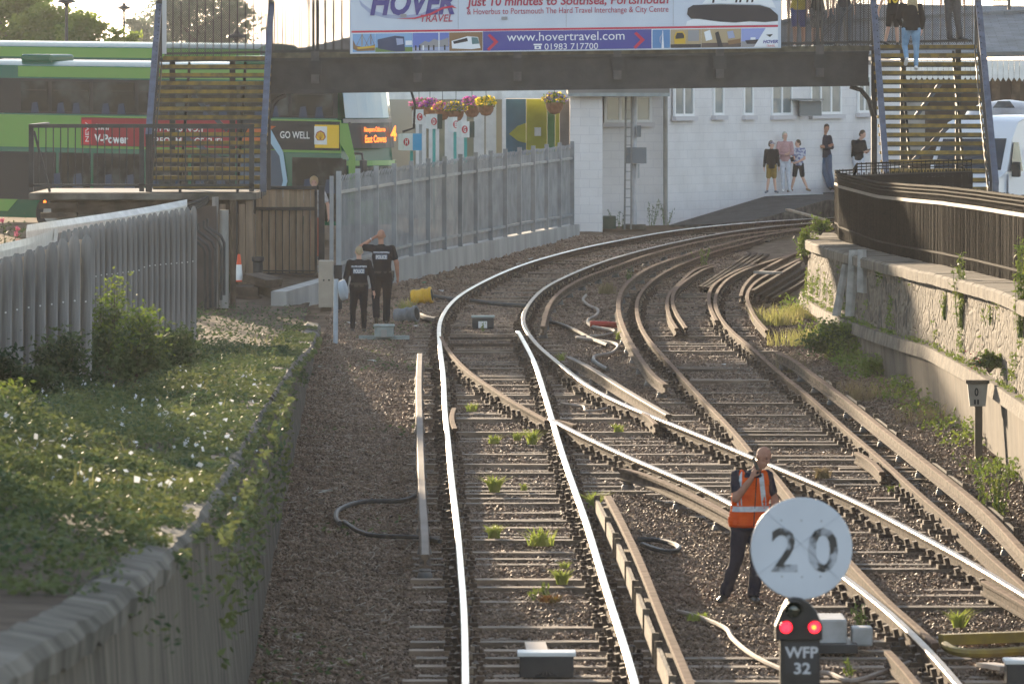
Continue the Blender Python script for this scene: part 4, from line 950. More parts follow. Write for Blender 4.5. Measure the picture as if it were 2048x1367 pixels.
# street behind the gate and fence
g = MB(); g.slab([T(-14,147.4,.06), T(-3.2,147.4,.06), T(3.2,184,.05), T(3.2,300,.05), T(-60,300,.05), T(-60,160,.05)], (0,0,-.04)); o = g.obj('road', m_far, org=T(-10,170,.05)); tag(o, kind='structure')
# ================================================================== BUSES AND VANS
g_dk = pm('bus_dark_green', (.006,.10,.05), .25, spec=.6); g_lt = pm('bus_light_green', (.14,.31,.06), .25, spec=.6)
m_busglass = pm('bus_glass', (.010,.013,.014), .12, (.085,.10,.10), 1.3, 3, spec=.28, lo=.45, hi=.7); m_tyre = pm('tyre_rubber', (.02,.02,.02), .8)
m_adred = pm('advert_red', (.30,.02,.03), .4); m_adblack = pm('advert_black', (.02,.02,.022), .35); m_led = pm('orange_display', (1,.22,.03), .5, emit=1.1, emc=(1,.17,.02))
m_seat = pm('bus_seat', (.04,.06,.1), .8); m_yel = pm('advert_yellow', (.8,.5,.03), .5); m_teal = pm('teal_paint', (.05,.35,.33), .5)
def bus(label, corner, yaw, tilt, full=True, L=10.8, H=4.35, Wd=2.5):
    """corner = ground point of the near front corner; local x runs back along the side, y across the front away, z up"""
    t = thing('double_decker_bus', label, 'bus', corner)
    t.rotation_euler = (0, 0, 0)
    ex = Vector((-math.cos(yaw), math.sin(yaw), -tilt)).normalized(); ey = Vector((math.sin(yaw), math.cos(yaw), 0)); ez = Vector((0,0,1))
    C = Vector(corner)
    def P(x, y, z): return C+ex*x+ey*y+ez*z
    def bx(a, b_, name, mat, par=None, bevel=0):
        pts = [P(*[(a, b_)[k][i] for i, k in enumerate(idx)]) for idx in ((0,0,0),(1,0,0),(1,1,0),(0,1,0),(0,0,1),(1,0,1),(1,1,1),(0,1,1))]
        m = MB(); m.add(pts, [(0,1,2,3),(4,5,6,7),(0,1,5,4),(1,2,6,5),(2,3,7,6),(3,0,4,7)]); return m.obj(name, mat, par or t, bevel=bevel)
    # body shell: cross-section swept, raked front
    prof = [(.0,.35),(-.02,.6),(-.02,3.95),(.06,4.12),(.35,4.22),(Wd/2,4.27),(Wd-.35,4.22),(Wd-.06,4.12),(Wd+.02,3.95),(Wd+.02,.6),(Wd,.35)]
    def front_x(z): return -.05 if z < 1.0 else (-.05+.10*(z-1.0) if z < 2.0 else (.05+.12*(z-2.0) if z < 3.9 else .28+.9*(z-3.9)))
    m = MB(); n = len(prof); vs = []
    for s_ in (0, 1, 2):
        for y_, z_ in prof:
            x_ = front_x(z_)+(.10 if 0 else 0)+(.28*abs((y_-Wd/2)/(Wd/2))**3 if s_ == 0 else 0) if s_ == 0 else (L*.5 if s_ == 1 else L)
            vs.append(P(x_, y_, z_))
    m.add(vs, [(k*n+i, k*n+(i+1)%n, (k+1)*n+(i+1)%n, (k+1)*n+i) for k in (0,1) for i in range(n)]+[tuple(range(n))[::-1], tuple(2*n+i for i in range(n))])
    body = m.obj('body', [g_dk], t, smooth=True)
    def side(x0, x1, z0, z1, name, mat, par=None, off=.03, dep=.02):
        return bx((x0,-off-.0,z0),(x1,-off+dep,z1), name, mat, par)
    def sidepoly(pts, name, mat, off, par=None): return MB().slab([P(x,-off,z) for x, z in pts], ey*.012).obj(name, mat, par or t)
    side(.6, L-1.2, 3.84, 4.1, 'green_roof_band', g_lt, off=.03)
    side(.5, L-.15, 2.94, 3.8, 'upper_window_band', m_adblack, off=.035)
    k = .62
    for wd_ in (1.25,1.45,1.45,1.45,1.3,1.2,.9):
        p = side(k, k+wd_-.12, 3.0, 3.73, 'upper_window', m_busglass, off=.05)
        if full:
            side(k+.05, k+wd_-.17, 3.5, 3.53, 'vent_bar', m_adblack, p, off=.062)
            for q in (.25,.7):
                if k+q < k+wd_-.3: MB().slab([P(k+q,-.056,2.95),P(k+q+.24,-.056,2.95),P(k+q+.2,-.056,3.2),P(k+q+.05,-.056,3.22)], ey*.004).obj('seat_back', m_seat, p)
        k += wd_
    if not full: return t
    side(.4, L-.3, 2.1, 2.9, 'green_side_band', g_lt, off=.032)
    sidepoly([(L-.2,.5),(L-.9,.5),(L-1.6,1.2),(L-1.9,1.9),(L-.2,1.9)], 'green_curve', g_lt, .04)
    ad = side(.42, 7.75, 2.16, 2.86, 'advert_panel', m_adblack, off=.045); side(3.3, 7.75, 2.17, 2.85, 'red_panel', m_adred, ad, off=.055)
    sidepoly([(.44,2.22),(1.11,2.22),(1.11,2.78),(.44,2.78)], 'yellow_square', m_yel, .062, ad); sidepoly([(.77,2.3),(1.12,2.3),(1.12,2.74),(.77,2.74)], 'white_square', m_white, .068, ad)
    # scallop emblem
    m = MB(); c0 = (.945,2.46); pts = []
    for i in range(13):
        a = math.pi*i/12; r = .14*(1+.04*math.cos(8*a)); pts.append((c0[0]+math.cos(a)*r, c0[1]+.02+math.sin(a)*r*1.1))
    pts += [(c0[0]-.08,2.40),(c0[0]+.08,2.40)]
    sidepoly(pts, 'scallop_emblem', m_adred, .073, ad); sidepoly([(c0[0]+(x-c0[0])*.82, c0[1]+.02+(z-c0[1]-.02)*.82) for x, z in pts], 'scallop_emblem', m_yel, .078, ad)
    for i in range(5):
        a = math.pi*(.2+.15*i); MB().beam(P(c0[0],-.081,2.42), P(c0[0]+math.cos(a)*.12,-.081,2.48+math.sin(a)*.12), .008, .004).obj('shell_rib', m_adred, ad)
    U_ = -ex; V_ = ez
    def lt(s, x1, x0, z, cap, mat, shear=0, bold=.0, lay=.062): return text('lettering', s, mat, ad, P(x1, -lay, z), U_, V_, x1-x0, cap, .001, shear, bold)
    lt('GO WELL', 2.08, 1.25, 2.44, .16, m_white, 0, .015); lt("V-Power", 7.36, 6.39, 2.24, .2, m_white, 0, .03); lt('Shell', 7.34, 6.95, 2.56, .14, m_white, 0, .015); lt("BRITAIN'S NO.1", 5.86, 4.26, 2.56, .15, m_white, 0, .02); lt('PERFORMANCE FUEL', 5.86, 3.64, 2.24, .16, m_white, 0, .02)
    q = MB().slab([P(7.72,-.06,2.2),P(7.45,-.06,2.2),P(7.45,-.06,2.8),P(7.72,-.06,2.8)], ey*.004).obj('red_tab', pm('bright_red', (.6,.03,.04), .5), ad)
    text('lettering', 'NEW', m_white, ad, P(7.52,-.068,2.26), V_, ex, .48, .1, .001)
    for pts in ([(2.9,.7),(2.75,2.1),(2.6,2.6),(2.4,2.1),(2.0,.7)],): pass
    sidepoly([(3.3,.6),(1.9,.6),(1.9,1.6),(2.05,2.14),(3.3,2.14)], 'blue_swirl', pm('advert_slate', (.06,.09,.13), .4), .05, ad)
    sidepoly([(2.5,2.5),(2.35,2.65),(2.0,2.1),(1.88,1.4),(2.1,.7),(2.22,.7),(2.0,1.4),(2.1,2.0)], 'light_streak', pm('advert_light_blue', (.35,.5,.6), .4), .056, ad)
    sidepoly([(3.2,2.3),(2.9,2.78),(2.2,2.72),(2.6,2.5),(2.6,2.3)], 'orange_flame', pm('advert_orange', (.5,.12,.03), .5), .07, ad)
    for x0, x1 in ((.35,1.75),(3.4,4.6),(4.7,5.9),(6.0,7.4),(7.5,8.4)):
        lw = side(x0, x1, 1.1, 1.98, 'lower_window', m_busglass, off=.048)
        for q in (.2,.8): MB().slab([P(x0+q,-.056,1.12),P(x0+q+.3,-.056,1.12),P(x0+q+.25,-.056,1.45),P(x0+q+.05,-.056,1.48)], ey*.004).obj('seat_back', m_seat, lw)
    side(8.5, L-.4, .8, 1.98, 'engine_grille', m_adblack, off=.045)
    for x in (2.6, 8.6):
        wm = MB(); M = Matrix.Rotation(math.atan2(ey.y, ey.x), 4, 'Z') @ Matrix.Rotation(R(90), 4, 'Y')
        wm.lathe([(.3,-.02),(.48,-.0),(.5,.04),(.5,.26),(.3,.28)], P(x,-.03,.48), 22, M=M); wh = wm.obj('wheel', m_tyre, t, smooth=True)
        MB().lathe([(.05,-.03),(.26,-.02),(.28,0)], P(x,-.03,.48), 16, M=M).obj('hub', m_render, wh)
    MB().lathe([(.03,-.01),(.045,.0),(.03,.02)], P(L-2.0,-.05,.75), 8, M=Matrix.Rotation(R(90), 4, 'X')).obj('side_lamp', m_led, t)
    # front: windscreens, destination box, mirrors
    def fr(y0, y1, z0, z1, name, mat, off, par=None, curve=True, n=6):
        m = MB(); R_ = []
        for i in range(n+1):
            y_ = lerp(y0, y1, i/n); c_ = .28*abs((y_-Wd/2)/(Wd/2))**3
            R_ += [P(front_x(z0)+c_-off, y_, z0), P(front_x(z1)+c_-off, y_, z1)]
        for i in range(n): m.slab([R_[2*i], R_[2*i+2], R_[2*i+3], R_[2*i+1]], ex*.015)
        return m.obj(name, mat, par or t)
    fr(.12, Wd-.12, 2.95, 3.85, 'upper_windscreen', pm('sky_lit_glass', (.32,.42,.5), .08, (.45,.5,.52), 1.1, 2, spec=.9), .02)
    db = fr(.18, Wd-.18, 2.22, 2.85, 'destination_box', m_adblack, .02)
    fr(.05, Wd-.05, 2.83, 2.93, 'grey_panel', m_render, .03)
    def ft_(s, y0, y1, z, cap):
        zc = z+cap/2; P0_ = P(front_x(zc)+.0-.045, y0, z); text('lettering', s, m_led, db, P0_, P(0,y1,0)-P(0,y0,0), ez, y1-y0, cap, .004, 0, .02)
    ft_('Newport-Osborne', .55, 1.6, 2.62, .11); ft_('East Cowes', .55, 1.6, 2.36, .17); ft_('4', 1.85, 2.15, 2.4, .34)
    fr(.1, Wd-.1, 1.0, 1.78, 'windscreen', m_busglass, .02); fr(.0, Wd, 1.8, 1.92, 'green_front_band', g_lt, .03); fr(.0, Wd, .4, .95, 'bumper', g_lt, .02)
    sidepoly([(.0,1.0),(.18,1.0),(.18,2.0),(.6,2.6),(.9,2.82),(.2,2.82),(.0,2.0)], 'green_corner', g_lt, .045)
    side(.25, 1.15, .45, 1.95, 'entrance_door', m_busglass, off=.047)
    MB().tube([P(.0,-.05,2.1),P(-.25,-.15,2.1),P(-.3,-.18,1.9)], .03, 6).obj('mirror_arm', m_black, t); bx((-.36,-.3,1.45),(-.26,-.08,1.95),'wing_mirror',m_black, bevel=.02)
    MB().tube([P(-.1,Wd-.1,3.9),P(-.22,Wd+.05,3.3),P(-.15,Wd+.12,2.7),P(.1,Wd,2.6)], .03, 6).obj('corner_tube', m_black, t)
    bx((2.5,.3,4.2),(3.6,1.6,4.42),'roof_pod', g_dk, bevel=.05); bx((L-1.9,.4,4.2),(L-1.0,1.5,4.4),'roof_pod', g_dk, bevel=.06)
    return t
cn = W(712,300,163); cn.z = gz(163)+.13
bus('green double decker bus with a red and black fuel advert, seen behind the left stairs', cn, R(28), -.012)
cn = W(560,300,180); cn.z = gz(180)+.45
bus('second green double decker bus, only its roof showing above the first', cn, R(26), -.012, full=False, L=11)
def van():
    m_vw = pm('white_van_paint', (.72,.75,.8), .3, spec=.6); m_vg = pm('van_glass', (.02,.03,.045), .1, spec=.4)
    C = W(1992,330,150); C.z = gz(150)+1.0-.15
    t = thing('parked_van', 'white high roof van parked behind the right staircase', 'van', C)
    a = R(24); ex = Vector((-math.cos(a), -math.sin(a), 0))       # across the front, towards image left
    ey = Vector((math.sin(a)*.95, math.cos(a)*1.3, 0)).normalized(); ey = Vector((-ex.y*-1, 0, 0)) if 0 else Vector((math.sin(a), -math.cos(a), 0))*-1
    ey = Vector((math.sin(R(38)), math.cos(R(38)), 0)); ex = Vector((-math.cos(R(38)), math.sin(R(38)), 0)); ex = Vector((-math.cos(R(10)), -math.sin(R(10))*-1, 0)); ey = Vector((math.sin(R(10)), math.cos(R(10)), 0))
    ex = Vector((-math.cos(R(-24)), math.sin(R(-24)), 0)).normalized(); ey = Vector((math.cos(R(66)), math.sin(R(66)), 0))
    def P(x, y, z): return C+ex*x+ey*y+Vector((0,0,z))
    prof = [(-.15,.35),(-.2,.9),(0,1.12),(.75,1.3),(1.25,2.0),(1.75,2.4),(2.4,2.52),(5.4,2.55),(5.5,2.3),(5.5,.35)]
    n = len(prof); m = MB(); vs = []
    for x, k in ((.06,.0),(0,.12),(2.0,.12),(1.94,0)):
        for y_, z_ in prof:
            s_ = .12*max(0, z_-1.1)/1.4; xx = x+(s_ if x < 1 else -s_); vs.append(P(xx, y_+(0 if k else .05), z_-(0 if k else .04)))
    m.add(vs, [(k*n+i, k*n+(i+1)%n, (k+1)*n+(i+1)%n, (k+1)*n+i) for k in range(3) for i in range(n)]+[tuple(range(n))[::-1], tuple(3*n+i for i in range(n))])
    m.obj('body', m_vw, t, smooth=True)
    MB().slab([P(.16,.73,1.34),P(1.84,.73,1.34),P(1.8,1.22,2.03),P(.2,1.22,2.03)], Vector((0,-.015,.01))).obj('windscreen', m_vg, t)
    MB().slab([P(-.0,.95,1.3),P(-.0,1.75,1.3),P(.09,1.7,1.95),P(.08,1.35,1.95)], ex*-.012).obj('side_window', m_vg, t)
    MB().slab([P(-.005,.8,.6),P(-.005,1.9,.6),P(-.005,1.9,1.25),P(-.005,.8,1.25)], ex*-.008).obj('door', m_vw, t)
    MB().box(P(-.22,.75,1.35), (.2,.12,.34), rz=R(-20)).obj('wing_mirror', m_black, t, bevel=.03)
    MB().slab([P(.25,-.12,1.13),P(1.75,-.12,1.13),P(1.75,-.0,1.16),P(.25,-.0,1.16)], Vector((0,-.02,.02))).obj('bonnet_edge', m_vg, t)
    for x in (.2,1.8): MB().lathe([(.02,-.02),(.12,-.01),(.13,.02)], P(x,-.18,.85), 12, M=Matrix.Rotation(R(90),4,'X')).obj('headlight', m_glass, t)
    for y_ in (.6,4.4): MB().lathe([(.2,-.02),(.32,0),(.33,.2)], P(-.02,y_,.33), 18, M=Matrix.Rotation(math.atan2(ex.y,ex.x),4,'Z')@Matrix.Rotation(R(90),4,'Y')).obj('wheel', m_tyre, t)
    text('lettering', 'NAMED', pm('van_letter_grey', (.2,.23,.28), .5), t, P(-.012,2.1,1.55), ey, (0,0,1), 1.3, .3, .01)
    MB().slab([P(1.2,.8,1.4),P(1.5,.8,1.4),P(1.5,1.12,1.8),P(1.15,1.12,1.8)], Vector((0,-.02,.02))).obj('dashboard_paper', m_render, t)
van()
C = W(1965,235,185); C.z = 0
t = thing('silver_coach', 'silver rounded vehicle front showing between the van and the canopy', 'coach', C)
m_sv = pm('silver_paint', (.5,.5,.5), .3, (.4,.4,.42), 4, metal=.4)
m = MB(); M = Matrix.Identity(4); c = W(2015,280,185)
prof = [(1.35,-3.5),(1.35,.1),(1.3,.45),(1.1,.8),(.7,1.02),(.1,1.1)]
m.lathe([(r*1.0, z) for r, z in prof], c, 28); m.obj('body', m_sv, t, smooth=True); t.location.z = 0
MB().slab([W(1985,216,183.5), W(2030,216,183.5), W(2020,202,183.8), W(1996,202,183.8)], (0,.03,0)).obj('windscreen', m_busglass, t)
MB().slab([W(1970,231,183.55), W(2050,233,183.55), W(2050,237,183.55), W(1970,236,183.55)], (0,.03,0)).obj('red_trim', m_adred, t)

# ================================================================== STREET SIGNS, BASKETS, LAMPS
m_pole = pm('grey_pole', (.35,.36,.37), .5, metal=.3)
c_ring = flat('sign_red', (.5,.02,.04))
for ltr, px, y0, y1, D, wL, wM, wR, hasblue in (('C',836,219,249,176,8,14,0,0),('D',863,228,258,174.5,10,13,10,0),('E',905,234,264,173,10,9,0,0),('G',926,243,275,171,10,16,10,0),('H',818,267,301,168,10,19,14,1)):
    t = thing('bus_stop_flag', 'bus stop flag box with red lettered roundel, marked '+ltr, 'bus stop sign', W(px,450,D), 'lettered bus stop flags along the street'); t.location.z = gz(D)
    x0 = px-(wL+wM)/2-(7 if hasblue else 0)
    bxx = lambda a, b_, yo, nm, mt, th=.1: MB().box2(W(a,y1,D-yo), W(b_,y0,D-yo)+Vector((0,th,0))).obj(nm, mt, t)
    MB().slab([W(x0,y1-1,D+.3),W(x0+wL,y1,D-.05),W(x0+wL,y0,D-.05),W(x0,y0+1,D+.3)], (0,.02,0)).obj('side_face', m_white, t)
    bxx(x0+wL, x0+wL+wM, .05, 'front_face', m_white); k = x0+wL+wM
    if hasblue: bxx(k, k+18, .052, 'blue_face', pm('sign_blue', (.05,.33,.6), .4))
    elif wR: bxx(k, k+wR, .04, 'dark_timetable', pm('sign_dark_green', (.03,.05,.04), .5))
    cx = x0+wL+6.5; rd = W(cx,(y0+y1)/2,D-.06); Mx = Matrix.Rotation(R(90), 4, 'X')
    rr = MB().lathe([(.07,0),(.075,.005)], rd, 20, M=Matrix.Scale(1.3,4,(0,0,1))@Mx).obj('roundel', c_ring, t)
    text('lettering', ltr, m_white, rr, W(cx-2.6,(y0+y1)/2+5,D-.075), (1,0,0), (0,0,1), 5.2*D/F, 10*D/F, .002, 0, .03)
    MB().box2(W(px+2,y1,D+.05), Vector((W(px+8,0,D).x,D+.13,gz(D)))).obj('pole', m_teal if ltr != 'C' else m_pole, t)
# hanging baskets
m_basket = pm('coir_basket', (.28,.13,.07), .85, (.18,.08,.04), 12, 4); m_bleaf = pm('basket_leaf', (.10,.18,.03), .6, (.16,.22,.04), 9, transl=.35)
fl = {'pink': pm('pink_petals', (.75,.2,.45), .6, transl=.6), 'yellow': pm('yellow_petals', (.9,.65,.05), .6, transl=.6), 'purple': pm('purple_petals', (.4,.12,.5), .6, transl=.4), 'lilac': pm('lilac_petals', (.25,.2,.42), .6, transl=.35)}
for i, (px, py, D, r, cols, txt) in enumerate(((838,214,178,15,('pink',),'mostly pink hanging basket next to the bus front'),(860,215,177,16,('purple','pink'),'magenta petunia hanging basket above the stop marked D'),(885,221,175,15,('yellow','pink'),'yellow and pink hanging basket, third from the bus'),(912,222,174,16,('lilac','yellow'),'lilac and yellow hanging basket above the stop marked G'),(944,213,176,17,('pink','purple'),'hanging basket with purple trailing blooms right of the lilac one'),(972,211,173,16,('yellow',),'bright yellow hanging basket by the white columns'),(1109,205,172,18,('lilac','yellow'),'hanging basket in front of the green mural wall'))):
    r *= 1.25; c = W(px, py, D); k = D/F; t = thing('hanging_basket', txt, 'flower basket', c, 'hanging flower baskets along the street')
    MB().lathe([(.02,-r*k*1.05),(r*k*.45,-r*k*.95),(r*k*.72,-r*k*.55),(r*k*.82,-.0)], c, 16).obj('bowl', m_basket, t, smooth=True)
    n_ = 420; a = NR.normal(size=(n_,3)); a /= np.linalg.norm(a,axis=1)[:,None]; a *= NR.uniform(.5,1.15,(n_,1)); a[:,2] = a[:,2]*.62; a *= r*k; a[:,2] += r*k*.3; a[a[:,2] < -r*k*.45, 2] *= .5
    leaves('foliage', a+np.array(c[:]), .035, m_bleaf, t, c)
    for cc in cols:
        m_ = 150; a = NR.normal(size=(m_,3)); a /= np.linalg.norm(a,axis=1)[:,None]; a *= NR.uniform(.8,1.2,(m_,1)); a[:,2] = np.abs(a[:,2])*.75-.15; a *= r*k; a[:,2] += r*k*.25
        leaves('blooms', a+np.array(c[:]), .038, fl[cc], t, c, aspect=1.6)
    q = W(px, py-40, D); MB().tube([c+Vector((0,0,r*k*.2)), Vector((c.x,c.y,q.z))], .008, 4).obj('hanging_chain', m_steel, t)
# lamp posts
for px, yt, yb, D, nm in ((133,8,130,230,'tall street lamp rising in front of the leafy trees'),(248,20,110,300,'distant lamp post between the trees and the stairs'),(473,78,112,230,'small lamp seen through the mesh above the left stairs')):
    c = W(px,yb,D); c.z = gz(D); t = thing('street_lamp', nm, 'street lamp', c); top = W(px,yt,D)
    MB().tube([c, top], [.09,.05], 8).obj('post', m_black, t)
    k = 1.0
    MB().lathe([(.05,-.1),(.1,0),(.34*k,.06),(.30*k,.12),(.1,.2),(.04,.34)], top, 14).obj('lamp_shade', m_black, t, smooth=True)
# signal post with ladder by the white building
m_lad = pm('ladder_grey', (.2,.195,.19), .6)
c = T(XD(1268,174),174,0); t = thing('signal_mast', 'white painted signal mast with a ladder in front of the white building', 'signal mast', c); top = W(1268,186,174)
MB().tube([c, top], .075, 12).obj('post', pm('mast_paint', (.5,.5,.52), .5, (.4,.4,.42), 5), t, smooth=True)
MB().box2(W(1243,190,173.9), W(1292,182,173.9)+Vector((0,.7,0))).obj('platform', m_pole, t)
for px in (1249, 1262): MB().beam(Vector((W(px,0,173.6).x,173.6,c.z)), W(px+(3 if px < 1255 else 1),190,173.7), .04, .04).obj('ladder_rail', m_lad, t)
b = MB(); 
for k in range(15): y_ = 448-k*17.5; b.beam(W(1249.5+k*.15,y_,173.6), W(1262,y_,173.6), .02, .02)
b.obj('ladder_rungs', m_lad, t)
MB().box2(W(1250,327,173.7), W(1293,295,173.7)+Vector((0,.25,0))).obj('equipment_box', pm('mast_box_grey', (.16,.18,.2), .6), t)
MB().box2(W(1274,274,173.8), W(1282,251,173.8)+Vector((0,.15,0))).obj('small_box', pm('mast_box_grey', (.16,.18,.2), .6), t)
MB().box2(W(1275,356,173.8), W(1279,328,173.8)+Vector((0,.08,0))).obj('conduit', m_pole, t)
MB().box(c+Vector((0,0,.06)), (.6,.5,.12)).obj('base', m_conc, t)
tag(MB().box2(W(1206,458,173.5), W(1232,432,173.5)+Vector((0,.5,0))).obj('cable_box', pm('dark_green_box', (.04,.06,.045), .7, (.07,.09,.06), 5), org=W(1220,458,173.5), bevel=.02), 'small dark green box at the foot of the white wall left of the mast', 'box')

# ================================================================== NEAR SIGNAL AND SPEED SIGN
D = 42.6
m_enam = pm('white_enamel', (.62,.66,.72), .45, (.52,.56,.62), 1.6, 4, spec=.4)
# worn digits: dark paint flaking back to the white
mw = bpy.data.materials.new('flaking_black_paint'); mw.use_nodes = True; n = mw.node_tree.nodes; l = mw.node_tree.links; b_ = n['Principled BSDF']; b_.inputs['Roughness'].default_value = .5
tc = n.new('ShaderNodeTexCoord'); nz = n.new('ShaderNodeTexNoise'); nz.inputs['Scale'].default_value = 9; nz.inputs['Detail'].default_value = 3; l.new(tc.outputs['Object'], nz.inputs[0])
cr = n.new('ShaderNodeValToRGB'); e = cr.color_ramp.elements; e[0].position = .47; e[0].color = (.03,.03,.03,1); e[1].position = .58; e[1].color = (.42,.45,.5,1); l.new(nz.outputs[0], cr.inputs[0]); l.new(cr.outputs[0], b_.inputs['Base Color'])
cc = W(1603,1096,D); t = thing('speed_sign', 'round white speed restriction disc with a worn painted 20', 'sign', cc-Vector((0,0,1.0)))
MB().lathe([(.317,0),(.321,.004),(.321,.014),(.317,.018)], cc, 64, M=Matrix.Rotation(R(-90), 4, 'X')).obj('disc', m_enam, t, smooth=True)
k = D/F
text('lettering', '2', mw, t, W(1543,1141,D-.001), (1,0,0), (0,0,1), 52*k, 84*k, .003, 0, .012); text('lettering', '0', mw, t, W(1616,1141,D-.001), (1,0,0), (0,0,1), 60*k, 84*k, .003, 0, .012)
sc = pm('faint_scratch', (.42,.46,.52), .5)
for a, b__ in (((1535,1024),(1678,1157)),((1512,1150),(1680,1030))): MB().beam(W(*a,D-.003), W(*b__,D-.003), .003, .002, up=Vector((0,1,0))).obj('scratch', sc, t)
for x, y_ in ((1563,1040),(1603,1040),(1643,1041),(1564,1152),(1604,1153),(1641,1152)): MB().lathe([(.006,0),(.004,.004)], W(x,y_,D-.001), 8, M=Matrix.Rotation(R(90),4,'X')).obj('rivet', m_pole, t)
MB().tube([cc+Vector((0,.04,.1)), Vector((cc.x,cc.y+.04,gz(D)))], .03, 10).obj('post', m_pole, t)
t = thing('ground_signal', 'black three lamp ground signal with two red lights and plate WFP 32', 'railway signal', W(1600,1400,D))
m_sig = pm('signal_black', (.02,.019,.018), .55, (.035,.033,.03), 8, spec=.35)
front = [(1551,1279),(1645,1279),(1645,1250),(1634,1224),(1620,1207),(1604,1198),(1589,1196),(1574,1201),(1566,1216),(1551,1252)]
MB().slab([W(x,y_,D-.22) for x, y_ in front], (0,.16,0)).obj('head', m_sig, t, bevel=.006)
for x, y_, r, lit in ((1587,1219,16,0),(1572,1253,12,1),(1629,1253,12,1)):
    q = W(x,y_,D-.222); M = Matrix.Rotation(R(90), 4, 'X'); kr = r*k
    hood = MB()
    nn = 18; vs = []; 
    for i in range(nn+1):
        a = R(-20)+R(220)*i/nn
        for rr, yy_ in ((kr*1.12,0),(kr*1.12,-.09),(kr*1.22,-.09),(kr*1.22,0)): vs.append(q+Vector((math.cos(a)*rr, yy_*(.45+.55*max(0,math.sin(a))), math.sin(a)*rr)))
    hood.add(vs, [(i*4+j, i*4+(j+1)%4, (i+1)*4+(j+1)%4, (i+1)*4+j) for i in range(nn) for j in range(4)]); lp = hood.obj('lamp', m_sig, t, smooth=True)
    mt = pm('red_lens', (1,.03,.04), .2, emit=1.7, emc=(1,.015,.03)) if lit else pm('dark_lens', (.02,.03,.02), .08, spec=1)
    MB().lathe([(kr,0),(kr*.9,.008),(kr*.5,.016),(.002,.018)], q, 20, M=M).obj('lens', mt, lp, smooth=True)
    if lit and x > 1600:
        MB().lathe([(kr*.35,.018),(.002,.021)], q+Vector((-.004,0,0)), 10, M=M).obj('lens_core', pm('orange_core', (1,.3,.03), .3, emit=2, emc=(1,.2,.02)), lp)
MB().box2(W(1560,1500,D-.2), W(1640,1279,D-.2)+Vector((0,.1,0))).obj('plate', m_sig, t)
MB().box2(W(1570,1345,D-.205), W(1636,1284,D-.205)+Vector((0,.02,0))).obj('number_plate', pm('plate_dark', (.03,.03,.032), .5), t)
m_lw = pm('signal_lettering', (.55,.57,.6), .5)
text('lettering', 'WFP', m_lw, t, W(1570,1314,D-.206), (1,0,0), (0,0,1), 66*k, 21*k, .003, 0, .022); text('lettering', '32', m_lw, t, W(1588,1346,D-.206), (1,0,0), (0,0,1), 33*k, 21*k, .003, 0, .022)
MB().box2(Vector((W(1590,0,D).x,D-.1,gz(D))), Vector((W(1612,0,D).x,D-.02,W(0,1400,D).z))).obj('post', m_pole, t)
# mile post
c = G(1957,935,0); c2 = W(1957,815,c.y); t = thing('gradient_post', 'concrete milepost with a small white numbered head beside the stone wall', 'milepost', c); dd = c.y
MB().box2(W(1950,935,dd)+Vector((0,0,-.05)), W(1965,812,dd)+Vector((0,.09,0))).obj('post', m_plinth, t)
MB().slab([W(1940,812,dd-.02),W(1971,812,dd-.02),W(1976,766,dd-.02),W(1935,766,dd-.02)], (0,.14,0)).obj('head', m_conc if 0 else pm('cream_metal', (.4,.37,.31), .7, (.3,.27,.22), 6), t)
MB().box2(W(1932,767,dd-.05), W(1979,760,dd-.05)+Vector((0,.2,0))).obj('cap', m_ledge, t)
kk = dd/F; text('lettering', '0', m_dark, t, W(1949,791,dd-.02), (1,0,0), (0,0,1), 8*kk, 15*kk, .003, 0, .03); text('lettering', 'II', m_dark, t, W(1948,808,dd-.02), (1,0,0), (0,0,1), 10*kk, 9*kk, .003, 0, .03)
# ================================================================== LINESIDE OBJECTS
def cable(name, label, pts, r, mat, z=.03, cat='cable', group=None):
    p = smooth_path([G(x, y_, z if not isinstance(z, (list,tuple)) else z[i]) for i, (x, y_) in enumerate(pts)], step=.15, win=2)
    return tag(MB().tube(p, r, 7).obj(name, mat, org=p[0], smooth=True), label, cat, group)
m_cab = pm('black_cable', (.03,.028,.026), .6, (.06,.055,.05), 10, spec=.4); m_pcab = pm('pale_dusty_cable', (.38,.31,.25), .7, (.28,.22,.17), 8)
cable('cable', 'thick black cable looping out from the left conductor rail', [(836,988),(815,998),(790,1003),(750,1000),(715,1004),(690,1012),(674,1022),(672,1038),(680,1046)], .03, m_cab, .06)
cable('cable', 'black cable lying below the loop beside the left conductor rail', [(690,1044),(715,1060),(750,1071),(800,1072),(850,1074),(880,1082)], .028, m_cab, .05)
cable('cable', 'pale cord snaking past the feet of the man in the orange vest', [(1356,1222),(1390,1230),(1425,1243),(1455,1258),(1462,1272),(1480,1290),(1510,1312),(1550,1332),(1600,1350),(1650,1342),(1700,1362),(1760,1345),(1830,1320)], .025, m_pcab, .04)
cable('cable', 'black looped cable right of the broken side boards', [(1275,1078),(1310,1078),(1340,1085),(1360,1094),(1345,1104),(1320,1100),(1285,1088)], .03, m_cab, .05)
cable('cable', 'pale twisted cable wandering over the ballast between the curves', [(1172,590),(1166,600),(1180,612),(1195,618),(1193,630),(1176,640),(1184,652),(1230,662),(1200,672),(1150,674),(1205,682),(1236,690),(1222,706),(1190,712),(1188,722)], .03, m_pcab, .05)
cable('cable', 'black cable crossing from the curved conductor rail to the red pipe', [(1090,642),(1120,648),(1150,660),(1180,676),(1215,690)], .035, m_cab, .05)
cable('cable', 'black cable end curling below the pale twisted cable', [(1186,720),(1200,730),(1215,738)], .035, m_cab, .05)
cable('cable', 'thin pale wire between the near crossing and the next rail', [(1122,806),(1150,810),(1168,812),(1172,822),(1200,820),(1222,812)], .02, m_pcab, .05)
